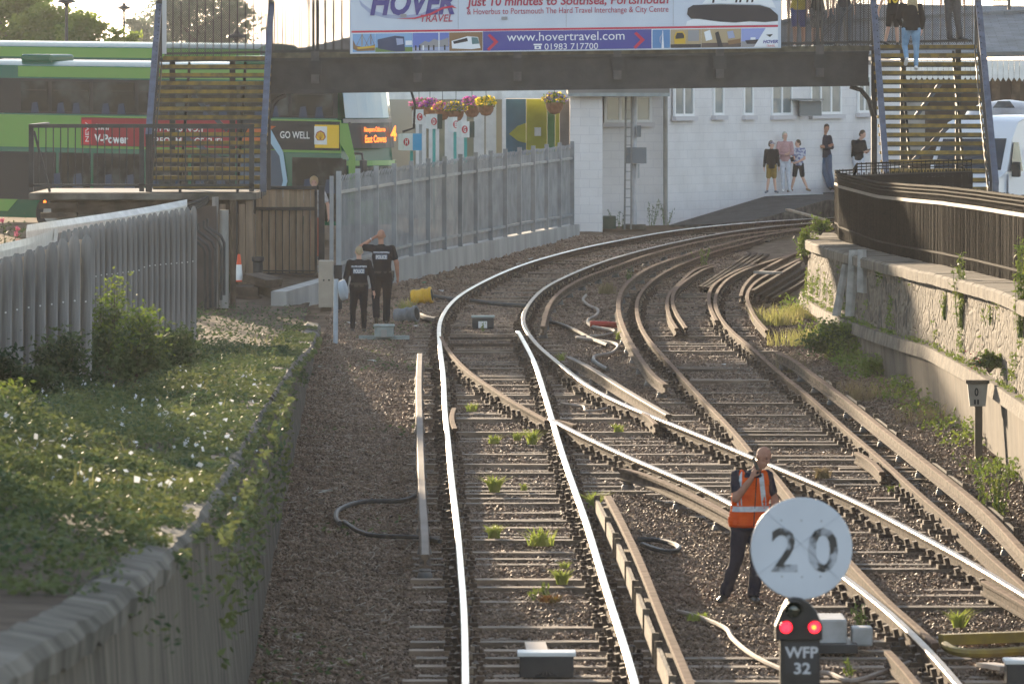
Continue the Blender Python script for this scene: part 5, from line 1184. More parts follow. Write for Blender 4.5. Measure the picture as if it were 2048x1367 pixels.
cable('cable', 'black cable curving from the yellow drum to the outer rail', [(868,592),(890,596),(915,600),(940,601),(1000,608),(1060,612)], .04, m_cab, .05)
cable('cable', 'black hose from the grey drum to the outer rail', [(835,629),(855,637),(872,640)], .06, m_cab, .07)
tag(MB().tube([G(1180,647,.1), G(1212,648,.09), G(1246,650,.05)], .055, 10).obj('red_pipe', pm('red_plastic', (.6,.07,.04), .5, (.35,.06,.04), 1.2), org=G(1180,647,.1), smooth=True), 'red plastic pipe lying on the ballast under the siding rails', 'pipe')
# yellow drum and grey drum
def drum(label, px, py, L, r, col, ang):
    c = G(px, py, r*.9); t = thing('cable_drum', label, 'drum', c, None); M = Matrix.Rotation(ang, 4, 'Z') @ Matrix.Rotation(R(82), 4, 'Y')
    prof = [(r*.72,-L/2),(r*.95,-L/2+.02),(r*1.0,-L*.28),(r*.88,-L*.24),(r*.88,-L*.02),(r*1.0,.02),(r*1.0,.06),(r*.88,L*.15),(r*.9,L*.34),(r*1.05,L*.38),(r*1.05,L/2)]
    MB().lathe(prof, c, 22, M=M).obj('shell', col, t, smooth=True)
    e = c+M.to_3x3() @ Vector((0,0,L/2+.002)); MB().lathe([(r*.8,0),(r*.75,.004)], e, 18, M=M).obj('open_end', m_dark, t); return t
drum('dented yellow plastic drum lying on its side by the concrete plinth', 843, 592, .42, .155, pm('yellow_plastic', (.75,.42,.02), .5, (.6,.33,.02), 6), R(-8))
drum('dirty grey plastic drum lying behind the grass beside the officers', 812, 630, .44, .15, pm('grey_plastic', (.2,.21,.22), .6, (.13,.13,.13), 7), R(-20))
# grey point machine, cabinet, disc on post
m_pgrey = pm('point_machine_grey', (.32,.36,.34), .6, (.22,.25,.23), 6)
c = G(768,682,0); t = thing('relay_box', 'grey lidded equipment box on a cross bar in front of the officers', 'equipment box', c)
MB().box(c+Vector((0,.15,.17)), (.34,.3,.22)).obj('body', m_pgrey, t, bevel=.03); MB().box(c+Vector((0,.15,.27)), (.38,.34,.05)).obj('lid', m_pgrey, t, bevel=.02); MB().box(c+Vector((0,.2,.06)), (.9,.12,.07)).obj('cross_bar', m_pgrey, t); MB().box(c+Vector((.0,-.01,.14)), (.1,.03,.14)).obj('hinge_plate', m_render, t)
c = G(668,652,0); D2 = c.y; t = thing('control_cabinet', 'beige metal cabinet standing left of the officers', 'cabinet', T(XD(652,130),130,0))
MB().box2(W(637,615,130), W(666,521,130)+Vector((0,.4,0))).obj('body', pm('beige_metal', (.40,.34,.27), .5, (.33,.28,.22), 4), t, bevel=.015)
for x in (647.5,658): MB().lathe([(.018,0),(.012,.012)], W(x,560,129.99), 8, M=Matrix.Rotation(R(90),4,'X')).obj('vent', m_dark, t)
MB().box2(W(641,640,130.05), W(662,615,130.05)+Vector((0,.3,0))).obj('plinth', m_oldwood, t)
MB().box2(W(668,645,130.4), W(684,530,130.4)+Vector((0,.15,0))).obj('side_box', m_steel, t)
dpo = 118.5; t = thing('disc_post', 'pale grey post carrying an oval box edge-on beside the officers', 'lineside post', T(XD(671,dpo),dpo,0))
MB().tube([T(XD(671,dpo),dpo,0), W(672,558,dpo)], .042, 10).obj('post', pm('pale_post_paint', (.42,.47,.52), .5, (.35,.39,.43), 6), t, smooth=True)
MB().lathe([(.10,-.06),(.12,-.04),(.12,.05),(.08,.07)], W(686,580,dpo), 20, M=Matrix.Rotation(R(-15),4,'Z')@Matrix.Scale(1.5,4,(0,0,1))@Matrix.Rotation(R(75),4,'Y')).obj('oval_box', pm('pale_post_paint', (.42,.47,.52), .5), t, smooth=True)
cable('cable', 'thin pale wire trailing down from the oval box', [(690,648),(696,664),(700,680),(702,694)], .012, m_pcab, .03)
# treadle and magnets between the rails
def magnet(label, px, py, s=1.0, wt=True):
    c = G(px, py, 0); t = thing('track_magnet', label, 'track magnet', c, None)
    MB().box(c+Vector((0,0,.09)), (.50*s,.3,.2)).obj('housing', m_steel, t, bevel=.01); MB().box(c+Vector((0,.02,.205)), (.54*s,.34,.04)).obj('top_plate', m_white if wt else m_pgrey, t, bevel=.01)
    return t, c
t, c = magnet('track magnet with a white top plate between the near rails', 1093, 1350)
MB().beam(c+Vector((-.08,.2,.18)), c+Vector((-.1,1.7,.15)), .2, .04).obj('ramp', pm('tan_ramp', (.42,.33,.26), .6), t)
b = MB()
for k in range(-2, 3): b.tube([c+Vector((k*.02,-.16,.05)), c+Vector((k*.05,-.22,.02))], .007, 4)
b.obj('wires', m_cab, t)
t, c = magnet('grey topped treadle box between the switch rails', 966, 655, .8, False); MB().box(c+Vector((0,-1.2,.1)), (.16,.1,.12)).obj('junction_box', m_white, t)
for dx, px, py, L in ((0,968,690,1.3),(0,985,676,1.5)):
    c = G(px, py, .08); tag(MB().beam(c-Vector((L/2,0,0)), c+Vector((L/2,.1,0)), .06, .05).obj('stretcher_bar', m_chair, org=c), 'dark stretcher bar linking the switch rails, %s of two' % ('nearer' if py == 690 else 'farther'), 'stretcher bar')
# white point machine boxes behind the ground signal
c = G(1668,1300,0); t = thing('point_machine', 'white topped point machine half hidden behind the ground signal', 'point machine', c)
m_pm = pm('dusty_white_metal', (.5,.5,.5), .6, (.36,.35,.33), 5)
MB().box(c+Vector((-.1,.1,.18)), (.42,.8,.28)).obj('body', m_pm, t, bevel=.02); MB().box(c+Vector((.26,-.1,.15)), (.2,.3,.18)).obj('motor', m_pm, t, bevel=.02); MB().box(c+Vector((-.1,-.1,.06)), (.6,.9,.08)).obj('base', m_steel, t)
m_ybar = pm('dull_yellow_bar', (.38,.27,.04), .6, (.24,.17,.05), 5)
tag(MB().beam(G(1882,1278,.08), G(2100,1270,.08), .12, .1).obj('yellow_bar', m_ybar, org=G(1882,1278)), 'straight dull yellow bar across the track at the lower right', 'bar')
p = smooth_path([G(1890,1290,.12), G(1905,1300,.1), G(1940,1306,.1), G(2000,1304,.1), G(2100,1296,.1)], step=.2, win=1)
tag(MB().tube(p, .045, 8).obj('yellow_rod', m_ybar, org=p[0], smooth=True), 'curved yellow rod below the straight yellow bar at the lower right', 'rod')
c = G(2040,1350,.0); t, c = magnet('white topped box cut by the lower right corner', 2055, 1366, .8); MB().beam(c+Vector((-.15,.2,.12)), c+Vector((-.3,1.2,.07)), .18, .04).obj('ramp', pm('tan_ramp', (.42,.33,.26)), t)
# stored rails
for i, (a, b__) in enumerate((((1400,572),(1500,505)),((1408,573),(1512,505)),((1416,574),(1524,506)),((1425,573),(1536,507)))):
    p = [G(*a,.12), G(*b__,.12)]; tag(MB().sweep(p, HEAD).obj('stored_rail', m_rust, org=p[0]), 'one of four rusty rails laid side by side across the siding sleepers', 'rail', 'rails laid flat across the siding')
for i, (a, b__, z_, l_) in enumerate((((1505,580),(1600,522),.30,'uppermost rail of the heap by the weeds and stone wall'),((1520,588),(1612,532),.2,'middle rail of the heap by the weeds'),((1534,592),(1620,540),.15,'lower rail of the heap by the weeds'),((1545,596),(1625,550),.15,'outermost rail of the heap, touching the weeds'))):
    p = [G(*a,z_), G(*b__,z_)]; tag(MB().sweep(p, CR if i == 0 else HEAD).obj('stored_rail', m_rust, org=p[0]), l_, 'rail', 'heap of stored rails')
p = G(1536,545,.3); tag(MB().box(p, (.75,.25,.05), rz=R(-60)).obj('pale_plank', m_render, org=p), 'short pale plank lying across the siding rails', 'plank')
def Dwall(px):
    for d in np.arange(134, 62, -.2):
        if XD(px, d) <= xw(d): return d
# posts leaning on the stone wall
for pts, l_ in ((((1664,607),(1684,528),(1691,530),(1674,608)),'narrow leaning white angle post on the stone wall'),(((1690,608),(1698,500),(1711,500),(1702,608)),'tallest white angle post leaning on the stone wall'),(((1714,560),(1715,499),(1726,499),(1727,562)),'short white angle post highest on the stone wall')):
    dw = Dwall(pts[1][0]+6); q = [W(x, y_+(24 if i in (0,3) else 0), dw-(1.3 if i in (0,3) else .9)) for i, (x, y_) in enumerate(pts)]
    tag(MB().slab(q, (.06,.03,0)).obj('angle_post', pm('whitewashed_post', (.5,.47,.42), .75, (.3,.28,.24), 5), org=q[0]), l_, 'post')
p = [W(1650,503,128.9), W(1665,496,128.6), W(1680,490,128.6), W(1698,487,128.9)]; tag(MB().tube(smooth_path(p,.1,1), .03, 6).obj('cable', m_cab, org=p[0]), 'black cable stub lying over the wall coping near its far end', 'cable')
# cone, timbers, bin, cable rods at the left
c = W(478,563,133); t = thing('traffic_cone', 'orange and white traffic cone on a dark timber', 'traffic cone', c)
k = 133/F; hgt = 55*k
MB().lathe([(.10,0),(.105,.02),(.085,.03)], c, 16).obj('base', pm('cone_orange', (.75,.1,.03), .5), t)
MB().lathe([(.075,.03),(.052,hgt*.62)], c, 18).obj('white_sleeve', m_white, t, smooth=True); MB().lathe([(.052,hgt*.62),(.028,hgt*.98),(.02,hgt)], c, 18).obj('tip', pm('cone_orange', (.75,.1,.03)), t, smooth=True)
for (x, y_, dx, dy, dz, rz, tl, l_) in ((490,582,.55,.9,.2,0,0,'black timber baulk carrying the traffic cone'),(492,600,.6,.9,.2,4,0,'lower black timber baulk under the cone'),(525,560,.5,.9,.16,-20,.25,'tilted brown timber on top of the pile by the gate'),(550,585,.75,.45,.18,-30,.3,'long dark timber sloping down from the pile by the gate')):
    c = W(x, y_, 133.2); tag(MB().box(c, (dx,dy,dz), M=Matrix.Rotation(R(rz),4,'Z')@Matrix.Rotation(tl,4,'Y')).obj('timber_baulk', m_oldwood, org=c, bevel=.012), l_, 'timber', 'timber baulks by the gate')
c = W(516,545,139.5); tag(MB().lathe([(.1,-.32),(.105,.22),(.13,.24),(.13,.33)], c, 16).obj('black_pipe_end', m_black, org=c, smooth=True), 'black ribbed upright pipe at the left edge of the boarded gate', 'pipe')
for i, pts in enumerate(([(396,446),(396,462),(424,483),(430,497),(430,612)],[(408,441),(408,455),(436,478),(442,495),(442,600)],[(415,437),(415,454),(442,472),(448,485),(448,590)],[(393,474),(415,490),(420,504),(420,615)],[(393,483),(406,495),(410,506),(410,625)])):
    p = [W(x, y_, 126.5+i*.15) for x, y_ in pts]
    tag(MB().tube(p, .028, 7).obj('bent_rod', m_black, org=p[-1]), 'bent black rod against the dark steel panel, %s from the left' % ('third','fourth','rightmost','second','leftmost')[i], 'bent rod', 'bent black rods')
t = thing('steel_panel', 'dark brown steel panel with a curved black top beside the paling fence', 'panel', W(412,600,127.8))
MB().box2(W(384,650,127.8), W(433,412,127.8)+Vector((0,.05,0))).obj('sheet', pm('dark_brown_sheet', (.05,.037,.03), .6, (.08,.06,.05), 2), t)
for k in range(3): p = smooth_path([W(372,409+k*6,127.4), W(390,404+k*6,127.4), W(412,398+k*5,127.4), W(416,392+k*3,127.4)], .1, 1); MB().tube(p, .03, 6).obj('top_roll', m_black, t)
for x0, x1, yt, l_, mt in ((424,437,394,'round grey timber post right of the steel panel',m_pale),(438,458,420,'mottled board fixed beside the grey post',m_render),(460,472,400,'dark upright post under the landing end',m_oldwood)):
    tag(MB().tube([W((x0+x1)/2,625,128), W((x0+x1)/2,yt,128)], (x1-x0)/2*128/F, 10).obj('post', mt, org=W(x0,625,128)), l_, 'post')
# ================================================================== PEOPLE
SPH = {}
def sphere_mesh():
    bm = bmesh.new(); bmesh.ops.create_icosphere(bm, subdivisions=2, radius=1); v = np.array([x.co[:] for x in bm.verts]); f = [tuple(q.index for q in p.verts) for p in bm.faces]; bm.free(); return v, f
SV, SF = sphere_mesh()
class Blob:
    """overlapping ellipsoids fused into one continuous surface"""
    def __init__(s): s.mb = MB()
    def ball(s, p, r, M=None):
        r = (r,r,r) if isinstance(r, (int,float)) else r; v = SV*np.array(r)
        if M is not None: v = v @ np.array(M.to_3x3()).T
        s.mb.add((v+np.array(p[:])).tolist(), SF); return s
    def limb(s, a, b, ra, rb, k=.35):
        a = Vector(a); b = Vector(b); L = (b-a).length; n = max(2, int(L/(min(ra if not isinstance(ra,tuple) else min(ra), rb if not isinstance(rb,tuple) else min(rb))*k)))
        for i in range(n+1):
            t_ = i/n; r = tuple(lerp(x, y, t_) for x, y in zip(ra, rb)) if isinstance(ra, tuple) else lerp(ra, rb, t_); s.ball(a.lerp(b, t_), r)
        return s
    def build(s, name, mat, parent, voxel, smooth=3, rough=0.0, org=None):
        me = s.mb.mesh('tmp', mat, fix=False); o = bpy.data.objects.new('tmp', me); COL.objects.link(o)
        r = o.modifiers.new('r', 'REMESH'); r.mode = 'VOXEL'; r.voxel_size = voxel; r.use_smooth_shade = True
        sm = o.modifiers.new('s', 'SMOOTH'); sm.iterations = smooth; sm.factor = .5
        if rough:
            tx = bpy.data.textures.get('folds') or bpy.data.textures.new('folds', 'CLOUDS'); tx.noise_scale = .09
            d = o.modifiers.new('d', 'DISPLACE'); d.texture = tx; d.strength = rough; d.mid_level = .5; d.texture_coords = 'LOCAL'
        dg = bpy.context.evaluated_depsgraph_get(); m2 = bpy.data.meshes.new_from_object(o.evaluated_get(dg)); bpy.data.objects.remove(o)
        m2.name = name; q = bpy.data.objects.new(name, m2); COL.objects.link(q)
        if parent is not None: q.parent = parent
        return q
skin = pm('skin', (.46,.24,.16), .7, (.36,.18,.12), 9, spec=.2); skin2 = pm('fair_skin', (.6,.36,.27), .55, spec=.3)
def cloth(name, c, c2=None, sc=20, **k): return pm(name, c, .85, c2 or tuple(x*.8 for x in c), sc, 4, .15, 30, spec=.15, **k)
def person(label, loc, J, k=1.0, top=None, bottom=None, shoes=None, hair=None, sk=skin, voxel=.012, sleeve='short', leg='long', face=None, fem=0, hat=None, grip=(), rough=.012, build=1.0):
    """J joints in metres relative to loc (already at life size); k scales radii"""
    V = {a: Vector(b) for a, b in J.items() if a != 'hem'}; hd = V['head']; B = Blob(); bl = build
    fd = Vector(J.get('face', (0,-1,0))).normalized(); up = (hd-V['neck']).normalized(); up = (up+Vector((0,0,.6))).normalized(); rt = fd.cross(up).normalized(); fd = up.cross(rt).normalized()
    Mh = Matrix((rt, fd, up)).transposed().to_4x4()     # columns: right, forward, up
    sh = (V['shR']-V['shL']); sw = sh.length/2; ang = math.atan2(sh.y, sh.x); Mr = Matrix.Rotation(ang, 3, 'Z')
    mid = (V['shL']+V['shR'])/2
    def torso(b, e, hem=None):
        hp = (V['hipL']+V['hipR'])/2; wa = hp.lerp(mid, .32); che = hp.lerp(mid, .72); M = Mr.to_4x4()
        def seg(p, q, r1, r2, n=6):
            for i in range(n+1):
                t_ = i/n; b.ball(p.lerp(q, t_), tuple(lerp(x, y_, t_)*k*bl+e for x, y_ in zip(r1, r2)), M)
        w0 = (.135,.10,.075); hpw = (.150+.015*fem,.110,.09); cw = (.155-.012*fem,.108,.09)
        if hem is None or hem: seg(hp+Vector((0,0,.03)), wa, hpw, w0)
        seg(wa, che, w0, cw); seg(che, mid-Vector((0,0,.03*k)), cw, (.13,.085,.06))
        b.limb(V['shL'].lerp(mid,.12)-Vector((0,0,.01)), V['shR'].lerp(mid,.12)-Vector((0,0,.01)), .052*k+e, .052*k+e)
        b.limb(mid, V['neck'].lerp(mid,.3), (.085*k+e,.07*k+e,.05*k), (.058*k+e,.058*k+e,.04*k))
    torso(B, 0)
    B.limb(V['neck']-Vector((0,0,.03)), hd-up*.06*k, .052*k, .052*k)
    B.ball(hd+up*.02*k, (.074*k,.09*k,.098*k), Mh); B.ball(hd-up*.05*k+fd*.018*k, (.056*k,.066*k,.065*k), Mh); B.ball(hd-up*.088*k+fd*.05*k, (.03*k,.028*k,.025*k), Mh)
    B.limb(hd+fd*.085*k+up*.015*k, hd+fd*.103*k-up*.022*k, .011*k, .016*k)
    B.ball(hd+fd*.088*k-up*.052*k, (.026*k,.012*k,.010*k), Mh); B.ball(hd+fd*.078*k+up*.03*k, (.05*k,.014*k,.012*k), Mh)
    for s_ in (-1,1): B.ball(hd+rt*s_*.076*k-up*.005*k-fd*.005*k, (.012*k,.022*k,.032*k), Mh)
    for a in 'LR':
        sh_, el, wr, ha = V['sh'+a], V['el'+a], V['wr'+a], V['ha'+a]
        B.limb(sh_, el, .047*k*bl, .038*k*bl); B.limb(el, wr, .043*k*bl, .030*k)
        # hand: palm, four fingers, thumb
        d = (ha-wr).normalized(); pn = Vector(J.get('palm'+a, (0,1,0))); pn = (pn-d*pn.dot(d)); pn = pn.normalized() if pn.length > .01 else d.orthogonal().normalized(); sd_ = d.cross(pn).normalized(); cu = .95 if a in grip else .35
        B.limb(wr, wr+d*.085*k, .024*k, .026*k)
        for j in (-1,1): B.limb(wr+d*.02*k+sd_*j*.014*k, wr+d*.085*k+sd_*j*.022*k, .016*k, .015*k)
        for j, fl_ in enumerate((.068,.078,.072,.056)):
            p = wr+d*.088*k+sd_*(j-1.5)*.0205*k; r_ = max(.0085*k, voxel*.72); dd = d
            for sgm in range(3):
                dd = (dd+pn*cu*(.35+.25*sgm)).normalized(); q = p+dd*fl_*k*(.45,.32,.25)[sgm]; B.limb(p, q, r_, r_*.92); p = q
        p = wr+d*.03*k-sd_*.022*k; dd = (d*.6-sd_*.75+pn*.35).normalized(); q = p+dd*.04*k; r_ = max(.0105*k, voxel*.75); B.limb(p, q, r_*1.1, r_); B.limb(q, q+(dd*.4+d*.8+pn*.4).normalized()*.03*k, r_, r_*.9)
        hp, kn, an = V['hip'+a], V['kn'+a], V['an'+a]; to = V['to'+a]
        B.limb(hp, kn, .082*k*bl, .052*k*bl); B.limb(kn, kn.lerp(an,.35)+Vector((0,.01,0)), .05*k, .052*k); B.limb(kn.lerp(an,.35)+Vector((0,.01,0)), an, .052*k, .034*k); B.limb(an-Vector((0,0,.03*k)), to, .034*k, .026*k)
    body = B.build('person', sk, None, voxel, 3); body.location = loc
    tag(body, label, 'person')
    cv = max(voxel, .011)
    if top:
        C = Blob(); e = .016*k; torso(C, e, True); hem = J.get('hem', -.02)
        hp = (V['hipL']+V['hipR'])/2; C.limb(hp+Vector((0,0,.03)), hp+Vector((0,0,hem)), (.158*k*bl,.122*k*bl,.05*k), (.162*k*bl,.126*k*bl,.03*k))
        for a in 'LR':
            C.limb(V['sh'+a], V['sh'+a].lerp(V['el'+a], 1 if sleeve == 'long' else .62), .064*k*bl, (.056 if sleeve == 'long' else .058)*k*bl) if sleeve != 'vest' else None
            if sleeve == 'long': C.limb(V['el'+a], V['el'+a].lerp(V['wr'+a], .93), .055*k*bl, .04*k)
        C.build('top', top, body, cv, 2, rough)
    if bottom:
        C = Blob(); hp = (V['hipL']+V['hipR'])/2; C.limb(hp+Vector((0,0,.07*k)), hp-Vector((0,0,.03)), (.148*k*bl,.11*k*bl,.05*k), (.158*k*bl,.118*k*bl,.06*k))
        for a in 'LR':
            kn, an, hp_ = V['kn'+a], V['an'+a], V['hip'+a]
            if leg == 'long': C.limb(hp_, kn, .098*k*bl, .076*k*(1-.14*fem)); C.limb(kn, an.lerp(kn,.06), .075*k*(1-.14*fem), (.068-.018*fem)*k)
            elif leg == 'shorts': C.limb(hp_, hp_.lerp(kn,.85), .098*k*bl, .084*k)
        C.build('trousers' if leg == 'long' else 'shorts', bottom, body, cv, 2, rough*1.2)
    if shoes:
        for a in 'LR':
            C = Blob(); an, to = V['an'+a], V['to'+a]; C.limb(an-Vector((0,0,.03*k)), to, (.045*k,.045*k,.045*k), (.042*k,.042*k,.032*k)); C.ball(an+(an-to).normalized()*.03*k-Vector((0,0,.04*k)), .042*k); C.build('shoe', shoes, body, cv, 2)
    if hair:
        C = Blob(); st, mt_ = hair; 
        if st in ('short','bob','cap','long','curly'):
            q = .012 if st != 'curly' else .03
            C.ball(hd+up*.038*k-fd*.018*k, ((.078+q*.6)*k,(.086+q*.5)*k,(.088+q)*k), Mh); C.ball(hd-fd*.045*k-up*.01*k, ((.072+q*.5)*k,(.055+q)*k,.075*k), Mh)
        if st == 'bob': C.ball(hd-fd*.03*k-up*.05*k, (.085*k,.07*k,.06*k), Mh)
        if st == 'bun': C.ball(hd+up*.03*k-fd*.014*k, (.08*k,.094*k,.092*k), Mh); C.ball(hd-fd*.1*k-up*.02*k, .036*k)
        if st == 'long':
            C.ball(hd-fd*.03*k, (.088*k,.08*k,.11*k), Mh)
            for j in range(-3,4): C.limb(hd-fd*.06*k+rt*j*.024*k, hd-fd*.10*k+rt*j*.036*k-Vector((0,0,.42*k-.02*abs(j))), .035*k, .02*k)
        C.build('hair', mt_, body, max(voxel,.01), 2, .012)
    if hat: Blob().ball(hd+up*.05*k, (.086*k,.098*k,.07*k), Mh).ball(hd+up*.03*k+fd*.10*k, (.06*k,.06*k,.012*k), Mh).build('cap', hat, body, .01, 2)
    e = MB(); 
    for s_ in (-1,1):
        c = hd+fd*.083*k+rt*s_*.03*k+up*.01*k; e.add((SV*np.array((.011,.008,.006))*k+np.array(c)).tolist(), SF)
    o = e.obj('eyes', m_dark, None, org=(0,0,0)); o.parent = body
    return body
def add_part(body, name, b, mat, bevel=0):
    o = b.obj(name, mat, None, org=(0,0,0), bevel=bevel); o.parent = body; return o
def stand(k=1.0, **kw):
    J = dict(head=(0,0,1.63),neck=(0,0,1.48),shL=(-.18,0,1.42),shR=(.18,0,1.42),elL=(-.23,.02,1.13),elR=(.23,.02,1.13),wrL=(-.25,-.02,.88),wrR=(.25,-.02,.88),haL=(-.25,-.04,.78),haR=(.25,-.04,.78),hipL=(-.085,0,.92),hipR=(.085,0,.92),knL=(-.095,0,.49),knR=(.095,0,.49),anL=(-.1,0,.09),anR=(.1,0,.09),toL=(-.11,-.14,.03),toR=(.11,-.14,.03),palmL=(1,0,0),palmR=(-1,0,0))
    J.update(kw); out = {}
    for a, b in J.items():
        if a in ('face','palmL','palmR'): out[a] = b
        elif a == 'hem': out[a] = b*k
        else: out[a] = tuple(x*k for x in b)
    return out
navy = cloth('navy_cloth', (.022,.022,.04)); police = cloth('police_black', (.010,.011,.016)); orange = pm('hi_vis_orange', (1.0,.15,.012), .8, (.9,.11,.01), 6, 4, .2, 25, transl=.3, spec=.1)
refl = pm('reflective_tape', (.62,.65,.68), .4, (.5,.53,.56), 20); denim = cloth('denim', (.06,.10,.17)); ltdenim = cloth('light_denim', (.22,.36,.52), (.16,.28,.42), 9); whitec = cloth('white_trousers', (.62,.65,.72)); pink = cloth('pink_knit', (.5,.3,.3)); must = cloth('mustard_shorts', (.26,.17,.04)); blk = cloth('black_cloth', (.014,.014,.016)); hairb = pm('brown_hair', (.10,.06,.035), .7, (.06,.035,.02), 30, transl=.1); hairl = pm('blond_hair', (.45,.36,.22), .6, (.3,.22,.12), 40, transl=.15); hairg = pm('grey_blond_hair', (.45,.42,.34), .7); greyt = cloth('grey_trousers', (.09,.085,.085), (.07,.066,.068)); shoeb = pm('black_leather', (.015,.014,.013), .35, spec=.6); shoew = pm('white_shoe', (.7,.7,.7), .5)
floral = pm('patterned_shirt', (.5,.52,.6), .8, (.16,.17,.3), 14, 2, lo=.46, hi=.54)

# ---- worker in the orange vest
D = 86670/1245; c = T(XD(1490,D), D, 0)
J = dict(head=(.185,-.03,1.505),face=(.50,-.62,-.50),neck=(.10,.0,1.375),shL=(-.085,-.03,1.315),shR=(.225,.03,1.31),elL=(-.095,-.12,1.085),wrL=(.06,-.15,1.29),haL=(.10,-.12,1.38),elR=(.31,.03,1.06),wrR=(.325,-.06,.83),haR=(.33,-.1,.74),hipL=(-.05,0,.80),hipR=(.13,0,.80),knL=(-.09,-.03,.44),knR=(.12,.0,.44),anL=(-.215,.02,.09),anR=(.085,-.02,.08),toL=(-.26,-.13,.035),toR=(.12,-.16,.03),palmL=(.6,.5,.2),palmR=(-1,0,0),hem=.02)
wk = person('bald man in an orange reflective vest holding a phone to his ear', c, J, .98, navy, navy, shoeb, None, skin, .0075, 'short', 'long', grip=('L',), build=1.1, rough=.03)
# vest over shirt: torso shells with front panels
V = {a: Vector(b) for a, b in J.items() if a != 'hem'}; mid = (V['shL']+V['shR'])/2; hp = (V['hipL']+V['hipR'])/2
C = Blob(); Mr = Matrix.Rotation(math.atan2(V['shR'].y-V['shL'].y, V['shR'].x-V['shL'].x), 4, 'Z')
for i in range(14):
    t_ = i/13; p = (hp+Vector((0,0,.01))).lerp(mid-Vector((0,0,.05)), t_); C.ball(p, (lerp(.225,.205,t_), .15-.012*t_, .055), Mr)
for s_, q in ((-1,'shL'),(1,'shR')): C.limb(V[q].lerp(mid,.25)-Vector((0,0,.08)), V[q].lerp(mid,.22)+Vector((0,.0,.0)), (.08,.09,.05), (.075,.078,.062))
vest = C.build('vest', orange, wk, .011, 3, .03)
def band_on(pts, w_, name='reflective_band'):       # tape draped by projecting onto the vest surface
    dg = bpy.context.evaluated_depsgraph_get(); b = MB(); row = []
    for p, dirn in pts:
        for s_ in (-1,1):
            o_ = Vector(p)+Vector((0,0,w_/2*s_)) if abs(dirn) < .5 else Vector(p)+Vector((w_/2*s_,0,0)); h = vest.ray_cast(Vector((o_.x,-1.0,o_.z)), Vector((0,1,0)))
            row.append((h[1]-Vector((0,.006,0))) if h[0] else None)
    for i in range(0, len(row)-2, 2):
        q = [row[i], row[i+2], row[i+3], row[i+1]]
        if None not in q: b.add(q, [(0,1,2,3)])
    if b.v: add_part(wk, name, b, refl)
X0 = hp.x
band_on([((X0-.225+.01*i, 0, .975-.0*i), 0) for i in range(46)], .055); 
band_on([((X0-.10-.005*math.sin(i/9), 0, 1.01+.01*i), 1) for i in range(38)], .05); band_on([((X0+.155-.001*i, 0, 1.01+.01*i), 1) for i in range(34)], .05)
b = MB(); row = []
for i in range(52):
    h = vest.ray_cast(Vector((X0+.045+.0006*i,-1,.8+.01*i)), Vector((0,1,0)))
    if h[0]: row.append(h[1]-Vector((0,.004,0)))
for a_, b__ in zip(row, row[1:]): b.beam(a_, b__, .008, .006)
add_part(wk, 'zip', b, navy)
h = V['head']; b = MB(); b.box((.105,-.135,1.44), (.035,.02,.14), M=Matrix.Rotation(R(-22),4,'Y')); add_part(wk, 'phone_case', b, shoeb, .004)
# ---- police officers seen from behind
def police_back(body, x, z, w_, y0):
    b = MB(); b.box((x,y0,z+.085), (w_*1.5,.008,.035)); add_part(body, 'chequered_band', b, pm('chequer_silver', (.5,.52,.56), .5, (.2,.21,.26), 45, 1, lo=.49, hi=.51))
    b = MB(); b.box((x,y0,z), (w_+.02,.008,.085)); o = add_part(body, 'name_patch', b, pm('patch_blue_grey', (.16,.19,.27), .6))
    tt = text('lettering', 'POLICE', m_white, body, (0,0,0), (1,0,0), (0,0,1), w_*.98, .065, 0, 0, .03)
    for v in tt.data.vertices: v.co += parent_world(body); v.co = v.co+Vector((x-w_*.49,y0-.008,z-.032))
D = 86670/690; c = T(XD(762,D), D, 0)
J = dict(head=(.0,.02,1.66),face=(-.15,1,0),neck=(.0,.01,1.50),shL=(-.17,0,1.43),shR=(.20,0,1.42),elL=(-.38,.05,1.45),wrL=(-.17,.13,1.60),haL=(-.08,.15,1.66),elR=(.29,.0,1.16),wrR=(.31,.05,.90),haR=(.31,.06,.80),hipL=(-.07,0,.92),hipR=(.12,0,.92),knL=(-.10,.10,.50),knR=(.11,.02,.49),anL=(-.085,-.08,.16),anR=(.10,0,.09),toL=(-.085,-.02,.04),toR=(.11,.15,.03),palmL=(0,0,-1),palmR=(-1,0,0),hem=.02)
po = person('bald police officer with his left hand raised to his forehead, seen from behind', c, J, 1.02, police, police, shoeb, None, skin, .009, 'short', 'long', build=1.15, rough=.008)
police_back(po, .01, 1.27, .2, -.152)
b = MB(); b.box((.215,-.02,.95), (.07,.08,.13)); b.box((.22,-.02,.86), (.04,.05,.08)); add_part(po, 'belt_radio', b, shoeb, .01)
b = MB(); b.lathe([(.185,-.02),(.186,.02)], (.02,0,.985), 24, M=Matrix.Scale(.74,4,(0,1,0))); add_part(po, 'belt', b, shoeb)
b = MB(); b.lathe([(.034,-.012),(.034,.012)], (-.19,.125,1.585), 12, M=Matrix.Rotation(R(75),4,'Y')); add_part(po, 'watch', b, refl)
D = 86670/706; c = T(XD(718,D), D, 0)
J = stand(.905, face=(-.2,1,0), toL=(-.13,.13,.03), toR=(.11,.15,.03), shL=(-.185,0,1.41), shR=(.185,0,1.41), elL=(-.26,.03,1.13), elR=(.27,.0,1.12), wrL=(-.27,.05,.87), wrR=(.29,.02,.86), haL=(-.27,.07,.78), haR=(.31,.03,.76), anL=(-.13,0,.09), knL=(-.12,0,.49), hem=-.06)
pw_ = person('police officer with a fair bun wearing a long sleeved black top, seen from behind', c, J, .93, police, police, shoeb, ('bun', hairl), skin2, .009, 'long', 'long', fem=1, build=1.12, rough=.008)
police_back(pw_, .0, 1.13, .19, -.138)
